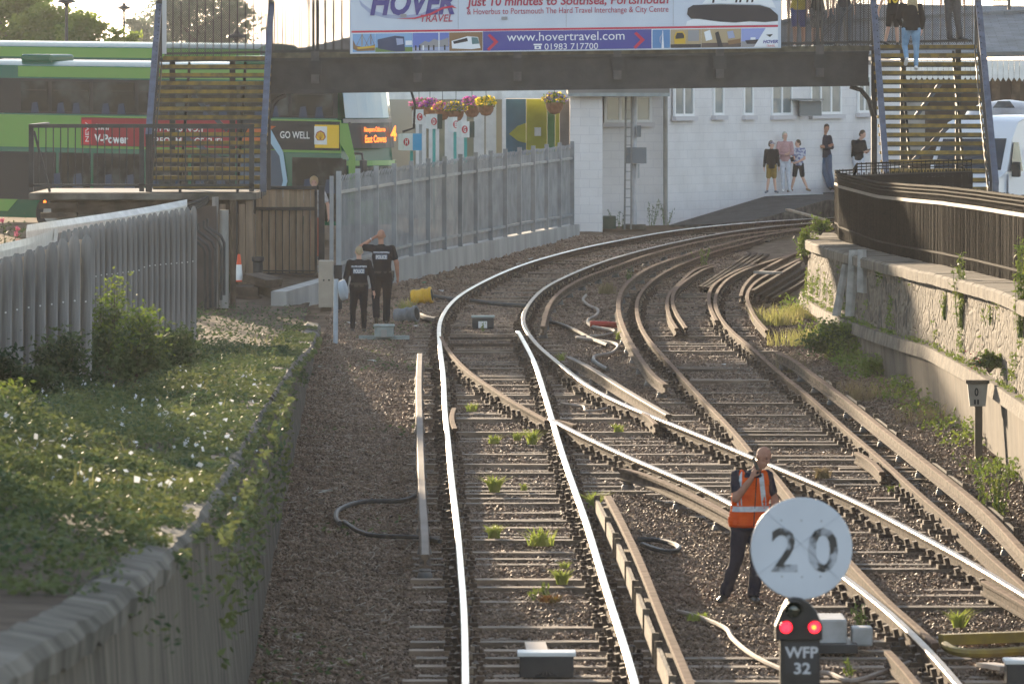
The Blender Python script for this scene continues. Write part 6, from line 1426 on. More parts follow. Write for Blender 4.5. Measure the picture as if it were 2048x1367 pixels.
b = MB(); b.lathe([(.168,-.035),(.172,.035)], (0,0,.88), 24, M=Matrix.Scale(.75,4,(0,1,0))); add_part(pw_, 'belt', b, shoeb)
# ---- people by the white wall
def wallp(px, py, off=-.5): D_ = Dc(px)+off; return W(px, py, D_)
k = .93; c = wallp(1570,384,-.55)
person('blonde woman in a pink jumper and white trousers between two boys', c, stand(k, face=(.35,-.9,-.35), elL=(-.22,-.05,1.12), wrL=(-.02,-.22,1.1), haL=(.08,-.24,1.12), elR=(.22,-.05,1.12), wrR=(.06,-.22,1.08), haR=(.1,-.25,1.12), knL=(-.07,-.02,.49), anL=(-.05,0,.09), anR=(.13,0,.09), toL=(-.07,-.14,.03), toR=(.17,-.13,.03)), .9, pink, whitec, shoew, ('bob', hairg), skin2, .013, 'long', 'long', fem=1)
k = .8; c = wallp(1543,386,-1.1)
person('boy in a patterned cap, black jumper and mustard shorts', c, stand(k, face=(.6,-.5,0), elL=(-.22,0,1.12), elR=(.22,0,1.12), anL=(-.15,0,.09), toL=(-.2,-.13,.03), anR=(.14,0,.09), toR=(.2,-.12,.03), hem=-.08), .84, blk, must, pm('grey_trainer', (.12,.14,.17), .6), ('short', hairb), skin2, .013, 'long', 'shorts', hat=pm('white_patterned_cap', (.55,.52,.55), .8, (.12,.08,.12), 22, 2, lo=.45, hi=.55))
k = .81; c = wallp(1597,384,-.9)
bo = person('boy in a patterned shirt and dark shorts holding a dark toy', c, stand(k, face=(-.9,-.35,0), elL=(-.16,-.15,1.12), wrL=(-.28,-.26,.97), haL=(-.36,-.3,.9), elR=(.2,-.05,1.12), wrR=(-.05,-.25,1.0), haR=(-.14,-.28,.97), anL=(-.24,0,.09), knL=(-.14,-.05,.5), toL=(-.36,-.06,.03), knR=(.14,.03,.5), anR=(.30,.05,.12), toR=(.38,0,.05), head=(-.02,0,1.62)), .84, floral, blk, pm('tan_boot', (.2,.12,.06), .7), ('short', hairb), skin2, .013, 'short', 'shorts', grip=('L','R'))
c2 = c+Vector((-.32*k-.02,-.3,.95*k)); b = MB(); b.box(c2+Vector((0,0,.12)), (.28,.1,.12)); b.beam(c2+Vector((0,0,.1)), c2+Vector((-.14,0,-.2)), .08, .07); tag(b.obj('toy', blk, org=c2, bevel=.02), 'chunky dark toy held by the boy in the patterned shirt', 'toy')
k = 1.03; c = wallp(1660,380,-.3)
person('bearded man in a navy jumper and jeans leaning back on the wall with folded arms', c, stand(k, face=(.35,-.95,0), head=(-.10,-.02,1.63), neck=(-.15,0,1.47), shL=(-.34,.02,1.40), shR=(-.02,-.06,1.40), elL=(-.33,-.13,1.14), wrL=(-.06,-.25,1.18), haL=(.02,-.24,1.2), elR=(.04,-.16,1.14), wrR=(-.15,-.27,1.14), haR=(-.25,-.25,1.16), hipL=(-.21,.0,.92), hipR=(-.05,-.03,.92), knL=(-.16,-.1,.5), knR=(-.02,-.12,.5), anL=(-.02,-.2,.09), anR=(.06,-.25,.09), toL=(0,-.34,.03), toR=(.1,-.38,.03), palmL=(0,1,0), palmR=(0,1,0), hem=-.04), 1.03, navy, denim, shoeb, ('short', hairb), skin, .013, 'long', 'long', build=1.1)
k = .97; c = wallp(1722,380,-.5)
ph2 = person('young man in a black hooded top with a rucksack looking down at his phone', c, stand(k, face=(.6,-.4,-.65), head=(.04,-.1,1.58), neck=(-.04,-.04,1.44), shL=(-.22,.03,1.37), shR=(.08,-.05,1.37), elL=(-.18,-.1,1.1), wrL=(.07,-.24,1.08), haL=(.15,-.28,1.1), elR=(.14,-.1,1.1), wrR=(.15,-.28,1.08), haR=(.2,-.32,1.12), hipL=(-.16,0,.9), hipR=(.0,0,.9), knL=(-.08,-.08,.48), knR=(.04,-.1,.48), anL=(-.02,-.15,.09), anR=(.08,-.18,.09), hem=-.04), .98, blk, whitec, shoew, ('short', hairb), skin2, .013, 'long', 'long', grip=('L',))
Blob().limb((-.32,.16,1.35), (-.34,.12,.95), (.12,.13,.1), (.15,.15,.12)).build('rucksack', blk, None, .02, 3).location = c
rk = bpy.data.objects['rucksack']; tag(rk, 'black rucksack on the back of the man looking at his phone', 'rucksack')
b = MB(); q = c+Vector((.19,-.36,1.12)); b.box(q, (.13,.05,.02), M=Matrix.Rotation(R(-15),4,'Y')); tag(b.obj('mobile_phone', shoeb, org=q), 'dark phone in the hands of the young man with the rucksack', 'phone')
# ---- on the footbridge and stairs
stepz = lambda px, py: W(px, py, 0)
k = .97; D = 143.2; c = W(1822,140,D); 
wj = person('woman with long fair hair, black jacket and pale blue jeans climbing the right staircase', c, stand(k, face=(0,1,.1), head=(.03,.06,1.60), neck=(.0,.05,1.46), shL=(-.20,.03,1.40), shR=(.19,.03,1.38), elL=(-.27,.05,1.12), elR=(.26,.03,1.10), wrL=(-.2,.2,.98), haL=(-.16,.27,.96), wrR=(.24,.12,.9), haR=(.24,.16,.82), hipL=(-.09,.0,.90), hipR=(.10,0,.90), knL=(-.13,.12,.52), anL=(-.10,-.12,.26), toL=(-.12,-.02,.12), knR=(.12,.05,.48), anR=(.11,0,.09), toR=(.12,.14,.03), hem=-.03), 1.0, blk, ltdenim, shoew, ('long', hairl), skin2, .010, 'long', 'long', fem=1, build=1.2, rough=.01)
k = .82; D = 145.6; c = W(1786,92,D)
bm_ = person('boy in a black shirt with a yellow number ten walking at the stair top', c, stand(k, face=(.4,1,0), elL=(-.3,.0,1.16), wrL=(-.38,.02,.92), haL=(-.38,.0,.82), anL=(-.20,.0,.12), knL=(-.12,0,.5), toL=(-.12,-.06,.04), anR=(.12,.05,.09), toR=(.14,.18,.03), hem=-.1), .85, blk, blk, pm('dark_sandal', (.05,.05,.05), .7), ('short', hairb), skin2, .011, 'short', 'shorts')
yel = pm('shirt_yellow', (.75,.5,.04), .6)
for s_, x, z, w_, h_ in (('MESSI',-.13,1.13,.26,.05),('10',-.10,.93,.2,.17)):
    tt = text('lettering', s_, yel, bm_, (0,0,0), (1,0,0), (0,0,1), w_, h_, 0, 0, .04)
    for v in tt.data.vertices: v.co += parent_world(bm_); v.co = v.co+Vector((x,-.15,z))
D = 146.2; c = W(1905,82,D)
person('man in grey trousers standing at the top of the right staircase', c, stand(1.0, face=(.5,1,0), anL=(-.06,0,.09), toL=(.06,-.06,.03), knR=(.1,-.03,.5), anR=(.16,-.05,.09), toR=(.3,-.1,.03)), 1.0, cloth('light_shirt', (.4,.42,.45)), greyt, shoeb, ('short', hairb), skin, .012, 'short', 'long', build=1.15)
c = W(1598,98,146.5); person('woman in a yellow top and blue shorts behind the bridge mesh beside the board', c, stand(.95, face=(.5,-1,0)), .95, cloth('yellow_top', (.6,.45,.05)), cloth('blue_shorts', (.12,.14,.4)), shoew, ('long', hairl), skin2, .014, 'short', 'shorts', fem=1, build=1.2)
c = W(1635,98,146.3); person('person with a pale patterned skirt behind the double bridge post', c, stand(.93, face=(.5,-1,0)), .93, blk, cloth('patterned_skirt', (.3,.28,.27), (.1,.1,.1)), shoew, ('short', hairb), skin2, .016, 'short', 'shorts', fem=1)
c = W(1688,94,146.4); person('person in tight grey jeans standing with feet apart behind the bridge mesh', c, stand(.96, face=(.5,-1,0), anL=(-.17,0,.09), knL=(-.13,0,.5), toL=(-.2,-.12,.03)), .96, navy, cloth('grey_jeans', (.12,.15,.19)), shoeb, ('short', hairb), skin2, .016, 'short', 'long')
D = 151; c = W(628,530,D); c.z = W(628,520,D).z; s0 = (W(0,353,D).z-c.z)/1.76
person('curly haired person in a white top standing just behind the boarded gate', c, stand(s0, face=(0,-1,0), elR=(.3,-.03,1.15), wrR=(.31,-.12,.95), haR=(.31,-.16,.86)), s0, cloth('white_top', (.6,.6,.62), (.15,.15,.2), 9), cloth('coral_trousers', (.5,.14,.1)), shoeb, ('curly', pm('sunlit_hair', (.5,.36,.2), .6, transl=.4)), skin2, .014, 'short', 'long')
# seated passengers on the bus deck and gulls
for px, py, D, l_, mt in ((575,228,161.6,'passenger in a pale top on the upper deck of the bus',cloth('pale_top', (.5,.45,.5))),):
    pass
p = W(1981,44,205.6); t = Blob().limb(p-p+Vector((0,0,.1)), Vector((.22,0,.16)), (.12,.1,.1), (.07,.07,.07)).ball(Vector((.3,0,.24)), .055).limb(Vector((-.05,0,.08)), Vector((-.28,0,.04)), .07, .02).build('gull', m_white, None, .015, 2); t.location = p-Vector((0,0,.12)); t.name = 'gull'
tag(t, 'white gull perched on the slate roof at the right', 'bird')
# ================================================================== VEGETATION
lf_iv = pm('ivy_leaf', (.06,.10,.045), .65, (.17,.19,.06), .9, 7, transl=.3, spec=.35)
lf_dk = pm('dark_leaf', (.04,.066,.028), .6, (.08,.11,.04), 2.0, 5, transl=.3, spec=.3)
lf_yl = pm('yellow_green_leaf', (.20,.24,.04), .6, (.12,.19,.035), 3, 4, transl=.4)
lf_gr = pm('grass_blade', (.28,.38,.06), .6, (.42,.42,.12), 4, 4, transl=.45)
lf_dry = pm('dry_grass', (.38,.31,.17), .8, (.28,.22,.12), 6, transl=.3)
pet_w = pm('white_petal', (.8,.82,.84), .6, transl=.3); m_bark = pm('bark', (.07,.05,.035), .9, (.12,.09,.07), 8)
def cluster_noise(x, y, s, seed): return mnoise.noise(Vector((x*s, y*s, seed)))
def scatter_bank(n, d0, d1, umax, dens, hmax, seed, lift=0):
    out = []
    while len(out) < n:
        D = NR.uniform(d0, d1); u = NR.uniform(-.35, umax); x = xb(D)-.3-u; k = dens(x, D, u)
        if NR.random() > k: continue
        hh = max(.02, hmax(x, D, u)); z = (bank_z(x, D) if u > -.0 else gz(D)+hw(D)-.0+u*1.2)+NR.random()**.7*hh
        out.append((x, D, z+lift))
    return np.array(out)
def blades(P0, n, r, h, lean, wd=.008):
    a = NR.uniform(0, 6.28, n); rr = NR.random(n)*r; base = np.array(P0)[None]+np.stack([np.cos(a)*rr, np.sin(a)*rr, np.zeros(n)], 1)
    b_ = NR.uniform(0, 6.28, n); hh = h*NR.uniform(.45, 1, n); ln = lean*NR.uniform(.2, 1, n)*hh
    tip = base+np.stack([np.cos(b_)*ln, np.sin(b_)*ln, hh], 1); mid = base+np.stack([np.cos(b_)*ln*.35, np.sin(b_)*ln*.35, hh*.62], 1)
    w_ = np.stack([-np.sin(b_)*wd, np.cos(b_)*wd, np.zeros(n)], 1)*1.0+np.array([wd*.7,0,0])
    q1 = np.stack([base-w_, base+w_, mid+w_*.7, mid-w_*.7], 1); q2 = np.stack([mid-w_*.7, mid+w_*.7, tip+w_*.1, tip-w_*.1], 1); return np.concatenate([q1, q2]).reshape(-1,3)
def bd(x, D, u):
    if D > 104 and u < 1.9: base = .04
    elif D > 100: base = .5 if cluster_noise(x, D*.35, .9, 3) > .02 else .08
    else: base = 1.0 if cluster_noise(x, D*.5, .8, 3) > -.28 or D < 92 else .25
    if D < 50: base *= .8 if cluster_noise(x, D, 1.1, 9) > -.05 else .08
    if u < 0: base *= .35 if cluster_noise(0, D, .5, 4) > 0 else .06
    return base
def bh(x, D, u):
    m = .10+.45*max(0, cluster_noise(x, D*.4, .8, 7)+.1)
    if D < 78: m += .25*max(0, min(1, (u-.9)/2.0))
    return m
P_ = scatter_bank(95000, 50, 104, 4.6, bd, bh, 1); tag(leaves('ivy_cover', P_, .029, lf_iv, up=.6), 'dense green ivy and bindweed carpeting the bank on the left', 'ground cover', kind='stuff')
P_ = scatter_bank(30000, 36, 60, 3.5, bd, bh, 1); tag(leaves('near_ivy_cover', P_, .027, lf_iv, up=.6), 'out of focus ivy over the nearest part of the left bank', 'ground cover', kind='stuff')
P_ = scatter_bank(16000, 98, 128, 3.0, bd, lambda x, D, u: .14, 2); tag(leaves('clover_cover', P_, .035, lf_dk, up=.5), 'low green weeds along the far end of the left bank', 'ground cover', kind='stuff')
def fd_(x, D, u): return 1.0 if cluster_noise(x, D*.6, 1.2, 21) > .12 and u < 2.9 else .04
P_ = scatter_bank(420, 52, 88, 3.0, fd_, bh, 1, .05); tag(leaves('bindweed_flowers', P_, .026, pet_w, aspect=2.0, up=.2), 'small white bindweed flowers dotted over the ivy', 'flowers', kind='stuff')
n = 42000; D_ = NR.uniform(44, 120, n); U_ = NR.uniform(-.12, .6, n); kk = np.array([cluster_noise(u*.5, d, .42, 14) > (-.3 if 52 < d < 84 else -.02) and cluster_noise(u*2, d, 1.3, 6) > -.2 for u, d in zip(U_, D_)]); D_ = D_[kk]; U_ = U_[kk]
P_ = np.array([(xb(d)-.1*hw(d)/1.5-u, d, gz(d)+hw(d)+.01+.06*NR.random()-(.1 if u < 0 else 0)) for u, d in zip(U_, D_)]); tag(leaves('coping_ivy', P_, .028, lf_iv, up=.6), 'ivy spilling over the top stones of the left wall', 'ivy', kind='stuff')
n = 1500; D_ = NR.uniform(52, 112, n); U_ = NR.uniform(.1, 3.6, n); kk = np.array([cluster_noise(u*.8, d*.5, .7, 44) > .0 for u, d in zip(U_, D_)]); D_ = D_[kk]; U_ = U_[kk]; V_ = []
for u, d in zip(U_, D_): x = xb(d)-.3-u; V_.append(blades(np.array((x, d, bank_z(x, d)+.02)), 3, .03, .26, .9, .004))
tag(np_mesh('bank_grass', np.concatenate(V_), 4, pm('bank_grass_blade', (.16,.19,.07), .7, (.27,.25,.11), 2, transl=.35)), 'thin grass and stems standing up through the ivy on the left bank', 'grass', kind='stuff')
P_ = np.array([(xb(d)-.3-u, d, bank_z(xb(d)-.3-u, d)+.1*NR.random()) for u, d in zip(NR.uniform(.2,3.2,1500), NR.uniform(52,100,1500)) if cluster_noise(u, d*.5, 1.5, 51) > .15]); tag(leaves('yellow_green_leaves', P_, .03, lf_yl, up=.5), 'yellow green leaves scattered through the ivy on the bank', 'leaves', kind='stuff')  # yellow-green leaves kept only in noise patches
# ivy hanging down the wall face
n = 2600; Dv = NR.uniform(48, 80, n); fall = NR.random(n)**1.6*1.0; keep = np.array([cluster_noise(0, d, .55, 12) > .02 for d in Dv]); Dv = Dv[keep]; fall = fall[keep]
P_ = np.array([(xb(d)+.05+NR.uniform(0,.10), d, gz(d)+hw(d)-f) for d, f in zip(Dv, fall)]); tag(leaves('hanging_ivy', P_, .04, lf_iv, up=.2), 'ivy strands hanging down the face of the left wall', 'ivy', kind='stuff')
def shrub(label, c, rx, ry, rz, n, size, mat, mat2=None, stems=7, cat='shrub', name='shrub'):
    c = Vector(c); t = thing(name, label, cat, c); b = MB(); ctr = []
    for k in range(stems):
        a = rnd.uniform(0, 6.28); r = rnd.uniform(.2, 1); top = c+Vector((math.cos(a)*rx*r*.8, math.sin(a)*ry*r*.8, rz*rnd.uniform(.9, 1.9)*(1-.35*r)))
        m_ = c.lerp(top, .5)+Vector((rnd.uniform(-.05,.05), 0, .05)); b.tube([c, m_, top], [.014,.01,.004], 5); ctr += [m_.lerp(top, u) for u in (0,.2,.4,.6,.8,1)]
    b.obj('stems', m_bark, t)
    ctr = np.array([v[:] for v in ctr]); idx = NR.integers(0, len(ctr), n); sp = min(rx, ry, rz)*.3
    P = ctr[idx]+NR.normal(size=(n,3))*sp*.75*np.array([1,1,.8]); P[:,2] = np.maximum(P[:,2], c.z+.02)
    h_ = (P[:,2]-c.z)/(2*rz) > NR.uniform(.35,.95,n) if mat2 else np.zeros(n, bool)
    leaves('foliage', P[~h_], size, mat, t, c)
    if mat2 and h_.any(): leaves('lit_top_leaves', P[h_], size, mat2, t, c)  # lighter leaves towards the top, sunlight put into the leaf colour
    return t
def bz(px, D, dz=0): x = XD(px, D); return Vector((x, D, bank_z(x, D)+dz))
shrub('tall bushy shrub with yellow green tips against the middle of the paling fence', bz(220,91), .5, .5, .85, 3800, .035, lf_iv, lf_yl, 12)
shrub('rounded shrub right of the tallest one in front of the paling fence', bz(270,90), .65, .5, .62, 4200, .035, lf_iv, lf_yl, 10)
shrub('dark spreading shrub at the foot of the paling fence', bz(318,93), .65, .5, .5, 3400, .035, lf_dk, None, 9)
shrub('low leafy bush nearest the left edge below the palings', bz(40,80), .6, .5, .42, 3200, .035, lf_dk, None, 8)
shrub('leafy bush climbing the near palings', bz(130,84), .5, .5, .5, 3000, .035, lf_dk, lf_iv, 8)
shrub('bush of mixed leaves beside the dark spreading shrub', bz(345,99), .4, .4, .32, 1400, .035, lf_dk, lf_iv, 8)
shrub('sunlit yellow green bush at the left edge in the foreground', bz(15,66), .45, .6, .35, 1800, .035, lf_iv, lf_yl, 8)
shrub('thin tall weed beside the drain post under the landing', Vector(W(455,600,129)), .12, .12, .35, 260, .03, lf_dk, None, 4, 'weed', 'weed')
c = W(15,500,112); t = thing('rose_bush', 'rose bush with pink blooms above the left end of the capping', 'rose bush', c)
pts = NR.normal(size=(420,3))*np.array([.28,.2,.17])+np.array(c[:])+np.array([-.02,0,.12]); leaves('foliage', pts, .03, lf_dk, t, c); b = MB()
for x, y_ in ((5,440),(35,457),(33,468),(37,483)):
    q = W(x, y_, 111.8); o = leaves('bloom', np.array(q[:])+NR.normal(size=(40,3))*.02, .016, pm('rose_pink', (.75,.25,.33), .6, (.6,.15,.22), 20, transl=.3), t, c, aspect=2.2); b.tube([c+Vector((0,0,-.3)), q], .006, 4)
b.obj('stems', m_bark, t)
# grass tufts
def tuft(label, px, py, h=.16, r=.05, n=70, mat=lf_gr, lean=1.0, name='grass_tuft', cat='grass tuft'):
    c = G(px, py, 0); c.z += .01; h *= 1.15; o = np_mesh(name, blades(c, n, r, h, lean*1.3), 4, mat, None, None, c); return tag(o, label, cat, 'grass tufts between the rails')
for a in (('largest bright tuft of grass, between the near rails',988,985,.20,.07,150),('bright tuft just right of the right near rail',1187,1018,.2,.06,120),('bright tuft in the near track left of a straggly one',988,1077,.15,.07,110),('straggly yellowing grass in the middle of the near track',1082,1092,.2,.16,90),('round bright tuft low in the near track',1124,1170,.16,.05,110),('small round tuft above the low round one',1127,1138,.08,.05,60),('small tuft beside the frog on its left',944,824,.12,.08,70),('tuft between sleepers left of the frog',988,888,.12,.07,80),('second small tuft left of the frog',1034,882,.12,.05,60),('upright tuft immediately below left of the frog',1065,890,.2,.07,80),('small tuft level with the largest one, to its right',1048,982,.09,.04,50),('small tuft beyond the frog between diverging rails',1236,866,.12,.07,60),('small tuft by the curve of the diverging rail',1122,722,.14,.06,50),('small tuft at the lower right beside the yellow bar',1918,1256,.18,.06,80),('tuft beside the foot of the orange vested man',1395,1242,.08,.12,60),('grass tuft by the frayed end of the curved conductor rail',1238,680,.16,.08,40)):
    tuft(*a)
tuft('orange tinged dry tuft in the right hand track', 1645, 957, .14, .1, 110, lf_dry); tuft('reddish weed patch low in the near track', 1100, 1205, .08, .12, 80, pm('reddish_weed', (.3,.12,.05), .7, (.25,.2,.06), 8, transl=.3), 1.6)
tuft('straw coloured tuft in front of the grey drum', 812, 640, .38, .13, 160, pm('straw_grass', (.42,.36,.14), .7, (.28,.3,.1), 8, transl=.35), .6); tuft('brown seeded tuft between the far curves', 1215, 588, .22, .2, 130, lf_dry, .8)
def weed(label, px, py, h, n=9, mat=lf_yl, D=None, sp=.10, zl=0):
    """upright fleabane-like stems with narrow leaves"""
    c = G(px, py, zl) if D is None else W(px, py, D); t = thing('tall_weed', label, 'weed', c, None); b = MB(); P = []
    for k in range(n):
        x, y_ = rnd.gauss(0, sp), rnd.gauss(0, sp); hh = h*rnd.uniform(.55, 1); top = c+Vector((x*1.6, y_*1.5, hh)); bs = c+Vector((x*.6, y_*.6, 0)); b.tube([bs, bs.lerp(top,.5), top], [.006,.005,.002], 4)
        for j in range(int(34*hh/.5)): u = rnd.uniform(.05, 1); q = bs.lerp(top, u); P.append((q.x+rnd.gauss(0,.022), q.y+rnd.gauss(0,.022), q.z+rnd.gauss(0,.01)))
    b.obj('stems', pm('weed_stem', (.14,.2,.05), .7), t); leaves('leaves', np.array(P), .032, mat, t, c, up=-.6, aspect=.6); return t
weed('tall bright weed clump in front of the wall at the right edge', 1995, 1050, .85, 13); weed('narrow weed beside the white point machine', 1725, 1290, .42, 5, sp=.04); weed('small weed at the bottom behind the ground signal', 1704, 1350, .18, 4, sp=.03)
weed('feathery weed standing by the far siding rail', 1404, 530, .42, 6, sp=.08); weed('small green weed left of the feathery one', 1258, 560, .3, 4, sp=.04, mat=lf_iv); weed('weed at the near foot of the gradient post', 1970, 960, .35, 7)
weed('small green weed between the curved rails', 966, 662, .2, 3, sp=.02); weed('weed growing from the concrete plinth', 1100, 478, .32, 3, sp=.03, mat=lf_iv)
weed('small bright weed on the sleepers by the siding rail', 1795, 985, .12, 5, sp=.06); weed('tiny upright weed low in the near track', 1066, 1200, .15, 3, sp=.02); weed('tiny weed just right of the upright one', 1093, 1192, .2, 4, sp=.02)
for px, py, h, l_ in ((1300,452,.75,'spindly tall weed right of the signal mast'),(1240,455,.5,'weed clump left of the signal mast'),(1330,450,.55,'weed by the drain pipe of the white building')): weed(l_, px, py, h, 4, lf_iv, 173.5, .12)
for px, pt, pb, nn, l_ in ((1888,570,640,5,'sprig of weeds hanging on the stone wall, leftmost of three'),(1922,500,655,8,'tall weed rooted in the stone wall below the coping'),(2040,470,675,10,'large weed on the stone wall at the right edge'),(1978,590,650,3,'small sprig on the wall beside the red valerian')):
    Dw = None
    Dw = Dwall(px)
    c = W(px, pb, Dw); c.x = xw(Dw)-.04; weed(l_, px, pb, (pb-pt)*Dw/F, nn, lf_yl, Dw, .035)
Dw = 89.5; c = W(1990,745,Dw); c.x = xw(Dw)-.15; t = shrub('leafy valerian bush with red flowers growing from the stone wall', c, .28, .3, .16, 1100, .032, lf_iv, lf_yl, 8)
P_ = np.array(W(1950,720,Dw)[:])+NR.normal(size=(60,3))*np.array([.09,.08,.12]); leaves('red_flowers', P_, .018, pm('valerian_red', (.5,.04,.08), .6), t, c)
for px, py, rx, rz, n, l_, m1 in ((1668,720,.75,.40,4200,'big tangled green bush against the foot of the stone wall',lf_iv),(1700,640,.4,.5,1800,'yellow flowered weeds below the leaning posts',lf_yl),(1760,760,.4,.25,1300,'low weeds trailing along the wall foot right of the big bush',lf_yl),(1612,530,.25,.45,900,'weeds climbing the rounded end of the stone wall',lf_yl),(1640,470,.25,.2,500,'weeds on top of the far end of the stone wall',lf_yl)):
    c = G(px, py, 0) if py > 600 else W(px, py, 131.5); shrub(l_, c, rx, rx*.9, rz, n, .036, m1, lf_yl, 14)
for px, py, r, n, l_ in ((1590,640,.75,900,'sunlit mound of pale grass near the wall end'),(1610,690,.7,800,'second sunlit grass mound in front of the first'),(1560,650,.5,500,'dry grass fringe beside the stored rails'),(1650,600,.5,600,'grass at the wall foot below the coping end')):
    c = G(px, py, 0); o = np_mesh('grass_mound', blades(c, int(n*.55), r, .34, 1.1, .005), 4, pm('pale_grass', (.36,.38,.11), .7, (.42,.36,.16), 3, transl=.45), None, None, c); tag(o, l_, 'grass clump', 'sunlit grass mounds by the stone wall')
for px, py, r, n, l_ in ((1580,745,.35,160,'dry twiggy brush beside the start of the guarded rail'),(1720,800,.6,300,'bare twiggy brush in front of the stone wall'),(1860,850,.5,220,'dry brush left of the gradient post')):
    c = G(px, py, 0); o = np_mesh('dry_brush', blades(c, n, r, .4, 1.0, .003), 4, lf_dry, None, None, c); tag(o, l_, 'dry brush')
n = 3000; X = NR.uniform(-3.3,-1.3,n); Y = NR.uniform(56,134,n); kk = np.array([cluster_noise(a, b_*.35, .7, 31) > .22 or (b_ > 110 and a < -2) for a, b_ in zip(X, Y)]); P_ = np.array([(a, b_, gz(b_)+.03) for a, b_ in zip(X[kk], Y[kk])])
tag(leaves('cess_weeds', P_, .035, lf_iv, up=.6), 'scattered low green weeds on the shaded ground by the left wall', 'weeds', kind='stuff')
n = 26000; D_ = NR.uniform(80, 134, n); Z_ = NR.uniform(-.0, 1.15, n); P_ = []
for d, u in zip(D_, Z_):
    z0 = led(d)+.06; z1 = cpb(d); v = cluster_noise(d*.9, u*1.5, .9, 61)+.35*cluster_noise(d*3, u*4, 1, 62)
    if u < .12 and v > -.05: P_.append((xw(d)-.1*NR.random(), d, gz(d)+led(d)+.05+.08*NR.random()))
    elif v > .26+.2*u: P_.append((xw(d)+.0-.05*NR.random(), d, gz(d)+z0+(z1-z0)*min(u, 1)))
tag(leaves('wall_creepers', np.array(P_), .024, lf_yl, up=.2), 'patches of small creeping weeds rooted in the joints of the stone wall', 'weeds', kind='stuff')
n = 9000; D_ = NR.uniform(84, 133, n); P_ = np.array([(xw(d)-.05-.55*NR.random()**1.5, d, gz(d)+.05+.3*NR.random()**2*(1+cluster_noise(d, 0, .5, 71))) for d in D_ if cluster_noise(d, 3, .45, 70) > -.12+(.25 if d < 100 else 0)])
tag(leaves('wall_foot_weeds', P_, .032, lf_yl, up=.2), 'yellow green weeds growing along the foot of the stone wall', 'weeds', kind='stuff')
# litter
lt_ = [(648,986,.13,'white'),(1140,738,.07,'white'),(1300,580,.08,'white'),(1445,730,.06,'white'),(885,583,.1,'white'),(770,628,.1,'white'),(700,650,.14,'white'),(832,655,.1,'white'),(1065,520,.12,'white'),(1040,528,.1,'white'),(1358,650,.1,'white'),(1112,1123,.06,'white'),(848,566,.08,'green'),(1330,497,.1,'white'),(745,722,.1,'white'),(640,735,.09,'white')]
for i, (px, py, s_, cl) in enumerate(lt_):
    c = G(px, py, .03); b = MB(); pts = [c+Vector((rnd.uniform(-s_,s_), rnd.uniform(-s_,s_), rnd.uniform(0,s_*.45))) for _ in range(5)]; ct = c+Vector((0,0,s_*.3))
    for j in range(5): b.add([pts[j], pts[(j+1)%5], ct], [(0,1,2)])
    tag(b.obj('litter', m_white if cl == 'white' else pm('green_plastic', (.05,.4,.2), .5), org=c, fix=False), 'crumpled %s scrap of litter lying on the ballast' % cl if cl == 'green' else 'crumpled white scrap of litter lying beside the rails', 'litter', 'scraps of litter on the ballast')
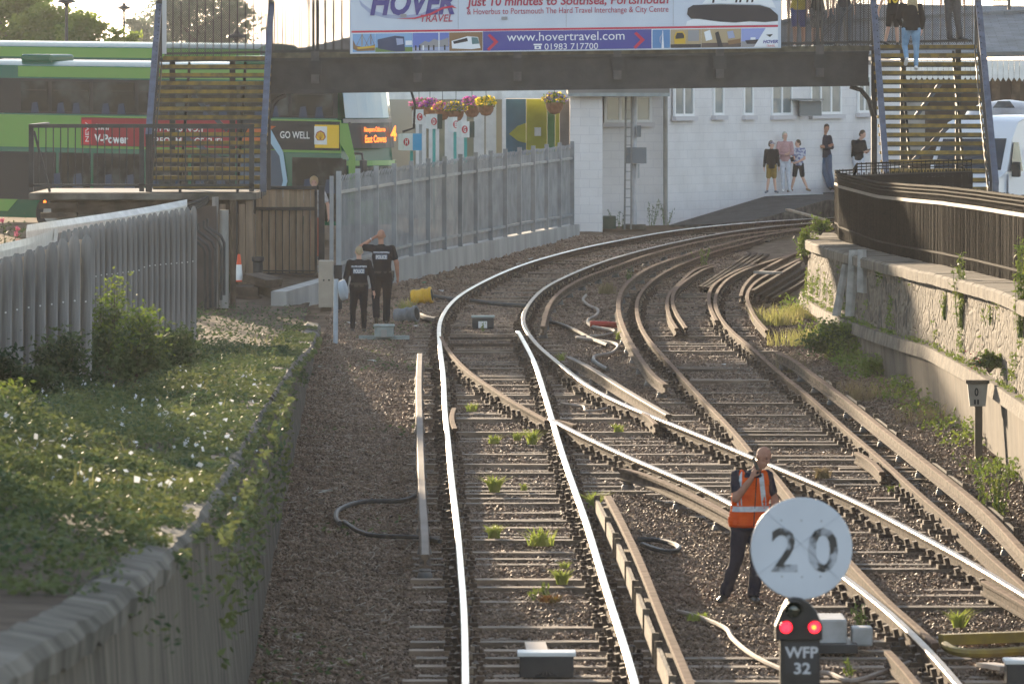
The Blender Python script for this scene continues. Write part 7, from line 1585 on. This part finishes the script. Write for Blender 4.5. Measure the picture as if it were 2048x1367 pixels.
# trees beyond the street
def tree(label, px, ptop, D, wpx, kind):
    c = W(px, 150, D); c.z = gz(D); H = W(px, ptop, D).z-c.z; r = wpx*D/F/2; t = thing('leafy_tree', label, 'tree', c, 'trees beyond the bus station')
    b = MB(); b.tube([c, c+Vector((.2,0,H*.35)), c+Vector((0,.1,H*.7))], [r*.09,r*.07,r*.03], 9); br = []
    for k in range(16):
        a = rnd.uniform(0,6.28); z0 = rnd.uniform(.28,.7)*H; p0 = c+Vector((.1,0,z0)); rr = r*rnd.uniform(.5,1); p1 = p0+Vector((math.cos(a)*rr, math.sin(a)*rr, rnd.uniform(.08,.3)*H)); b.tube([p0, p0.lerp(p1,.5)+Vector((0,0,.2)), p1], [r*.035,r*.025,r*.008], 5); br += [p0.lerp(p1, u) for u in (.55,.8,1,1.1)]
    br += [c+Vector((rnd.uniform(-.3,.3)*r, rnd.uniform(-.3,.3)*r, H*rnd.uniform(.75,.97))) for _ in range(10)]
    b.obj('trunk', m_bark, t); n = kind[0]; C = np.array([v[:] for v in br]); idx = NR.integers(0, len(C), n); cl = NR.normal(size=(len(C),3))*.0
    P = C[idx]+NR.normal(size=(n,3))*np.array([.2,.2,.11])*r*NR.uniform(.6,1.2,(len(C),1))[idx]
    leaves('crown', P, kind[1], kind[2], t, c); return t
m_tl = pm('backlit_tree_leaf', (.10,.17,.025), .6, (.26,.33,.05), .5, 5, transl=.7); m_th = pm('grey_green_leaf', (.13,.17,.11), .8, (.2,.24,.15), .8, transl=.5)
tree('dense leafy tree at the top left corner of the view', 20, -60, 290, 190, (17000, .13, m_tl)); tree('leafy tree right of the corner one', 108, 8, 285, 130, (12000, .12, m_tl)); tree('rounded leafy tree beside the tall street lamp', 168, 22, 280, 105, (10000, .12, m_tl)); tree('small leafy tree just left of the staircase', 222, 55, 275, 80, (7000, .12, m_tl))
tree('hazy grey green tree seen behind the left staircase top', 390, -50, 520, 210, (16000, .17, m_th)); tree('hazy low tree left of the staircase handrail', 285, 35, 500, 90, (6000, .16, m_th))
t = thing('distant_hill_roof', 'pale grey sloping roof far beyond the footbridge mesh', 'roof', W(640,150,420))
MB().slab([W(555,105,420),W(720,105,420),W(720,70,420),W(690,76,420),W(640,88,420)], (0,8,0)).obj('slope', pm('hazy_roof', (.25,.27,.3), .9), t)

# ================================================================== HAZE
hz = bpy.data.materials.new('haze'); hz.use_nodes = True; n = hz.node_tree.nodes; l = hz.node_tree.links
n.remove(n['Principled BSDF']); v = n.new('ShaderNodeVolumePrincipled'); v.inputs['Density'].default_value = .00013; v.inputs['Color'].default_value = (.93,.95,1,1); v.inputs['Anisotropy'].default_value = .35
l.new(v.outputs[0], n['Material Output'].inputs['Volume'])
o = MB().box2((-900,-60,-3), (900,1000,45)).obj('haze', hz, org=(0,400,0)); tag(o, 'thin pale evening haze over the railway and street', 'haze', kind='stuff')
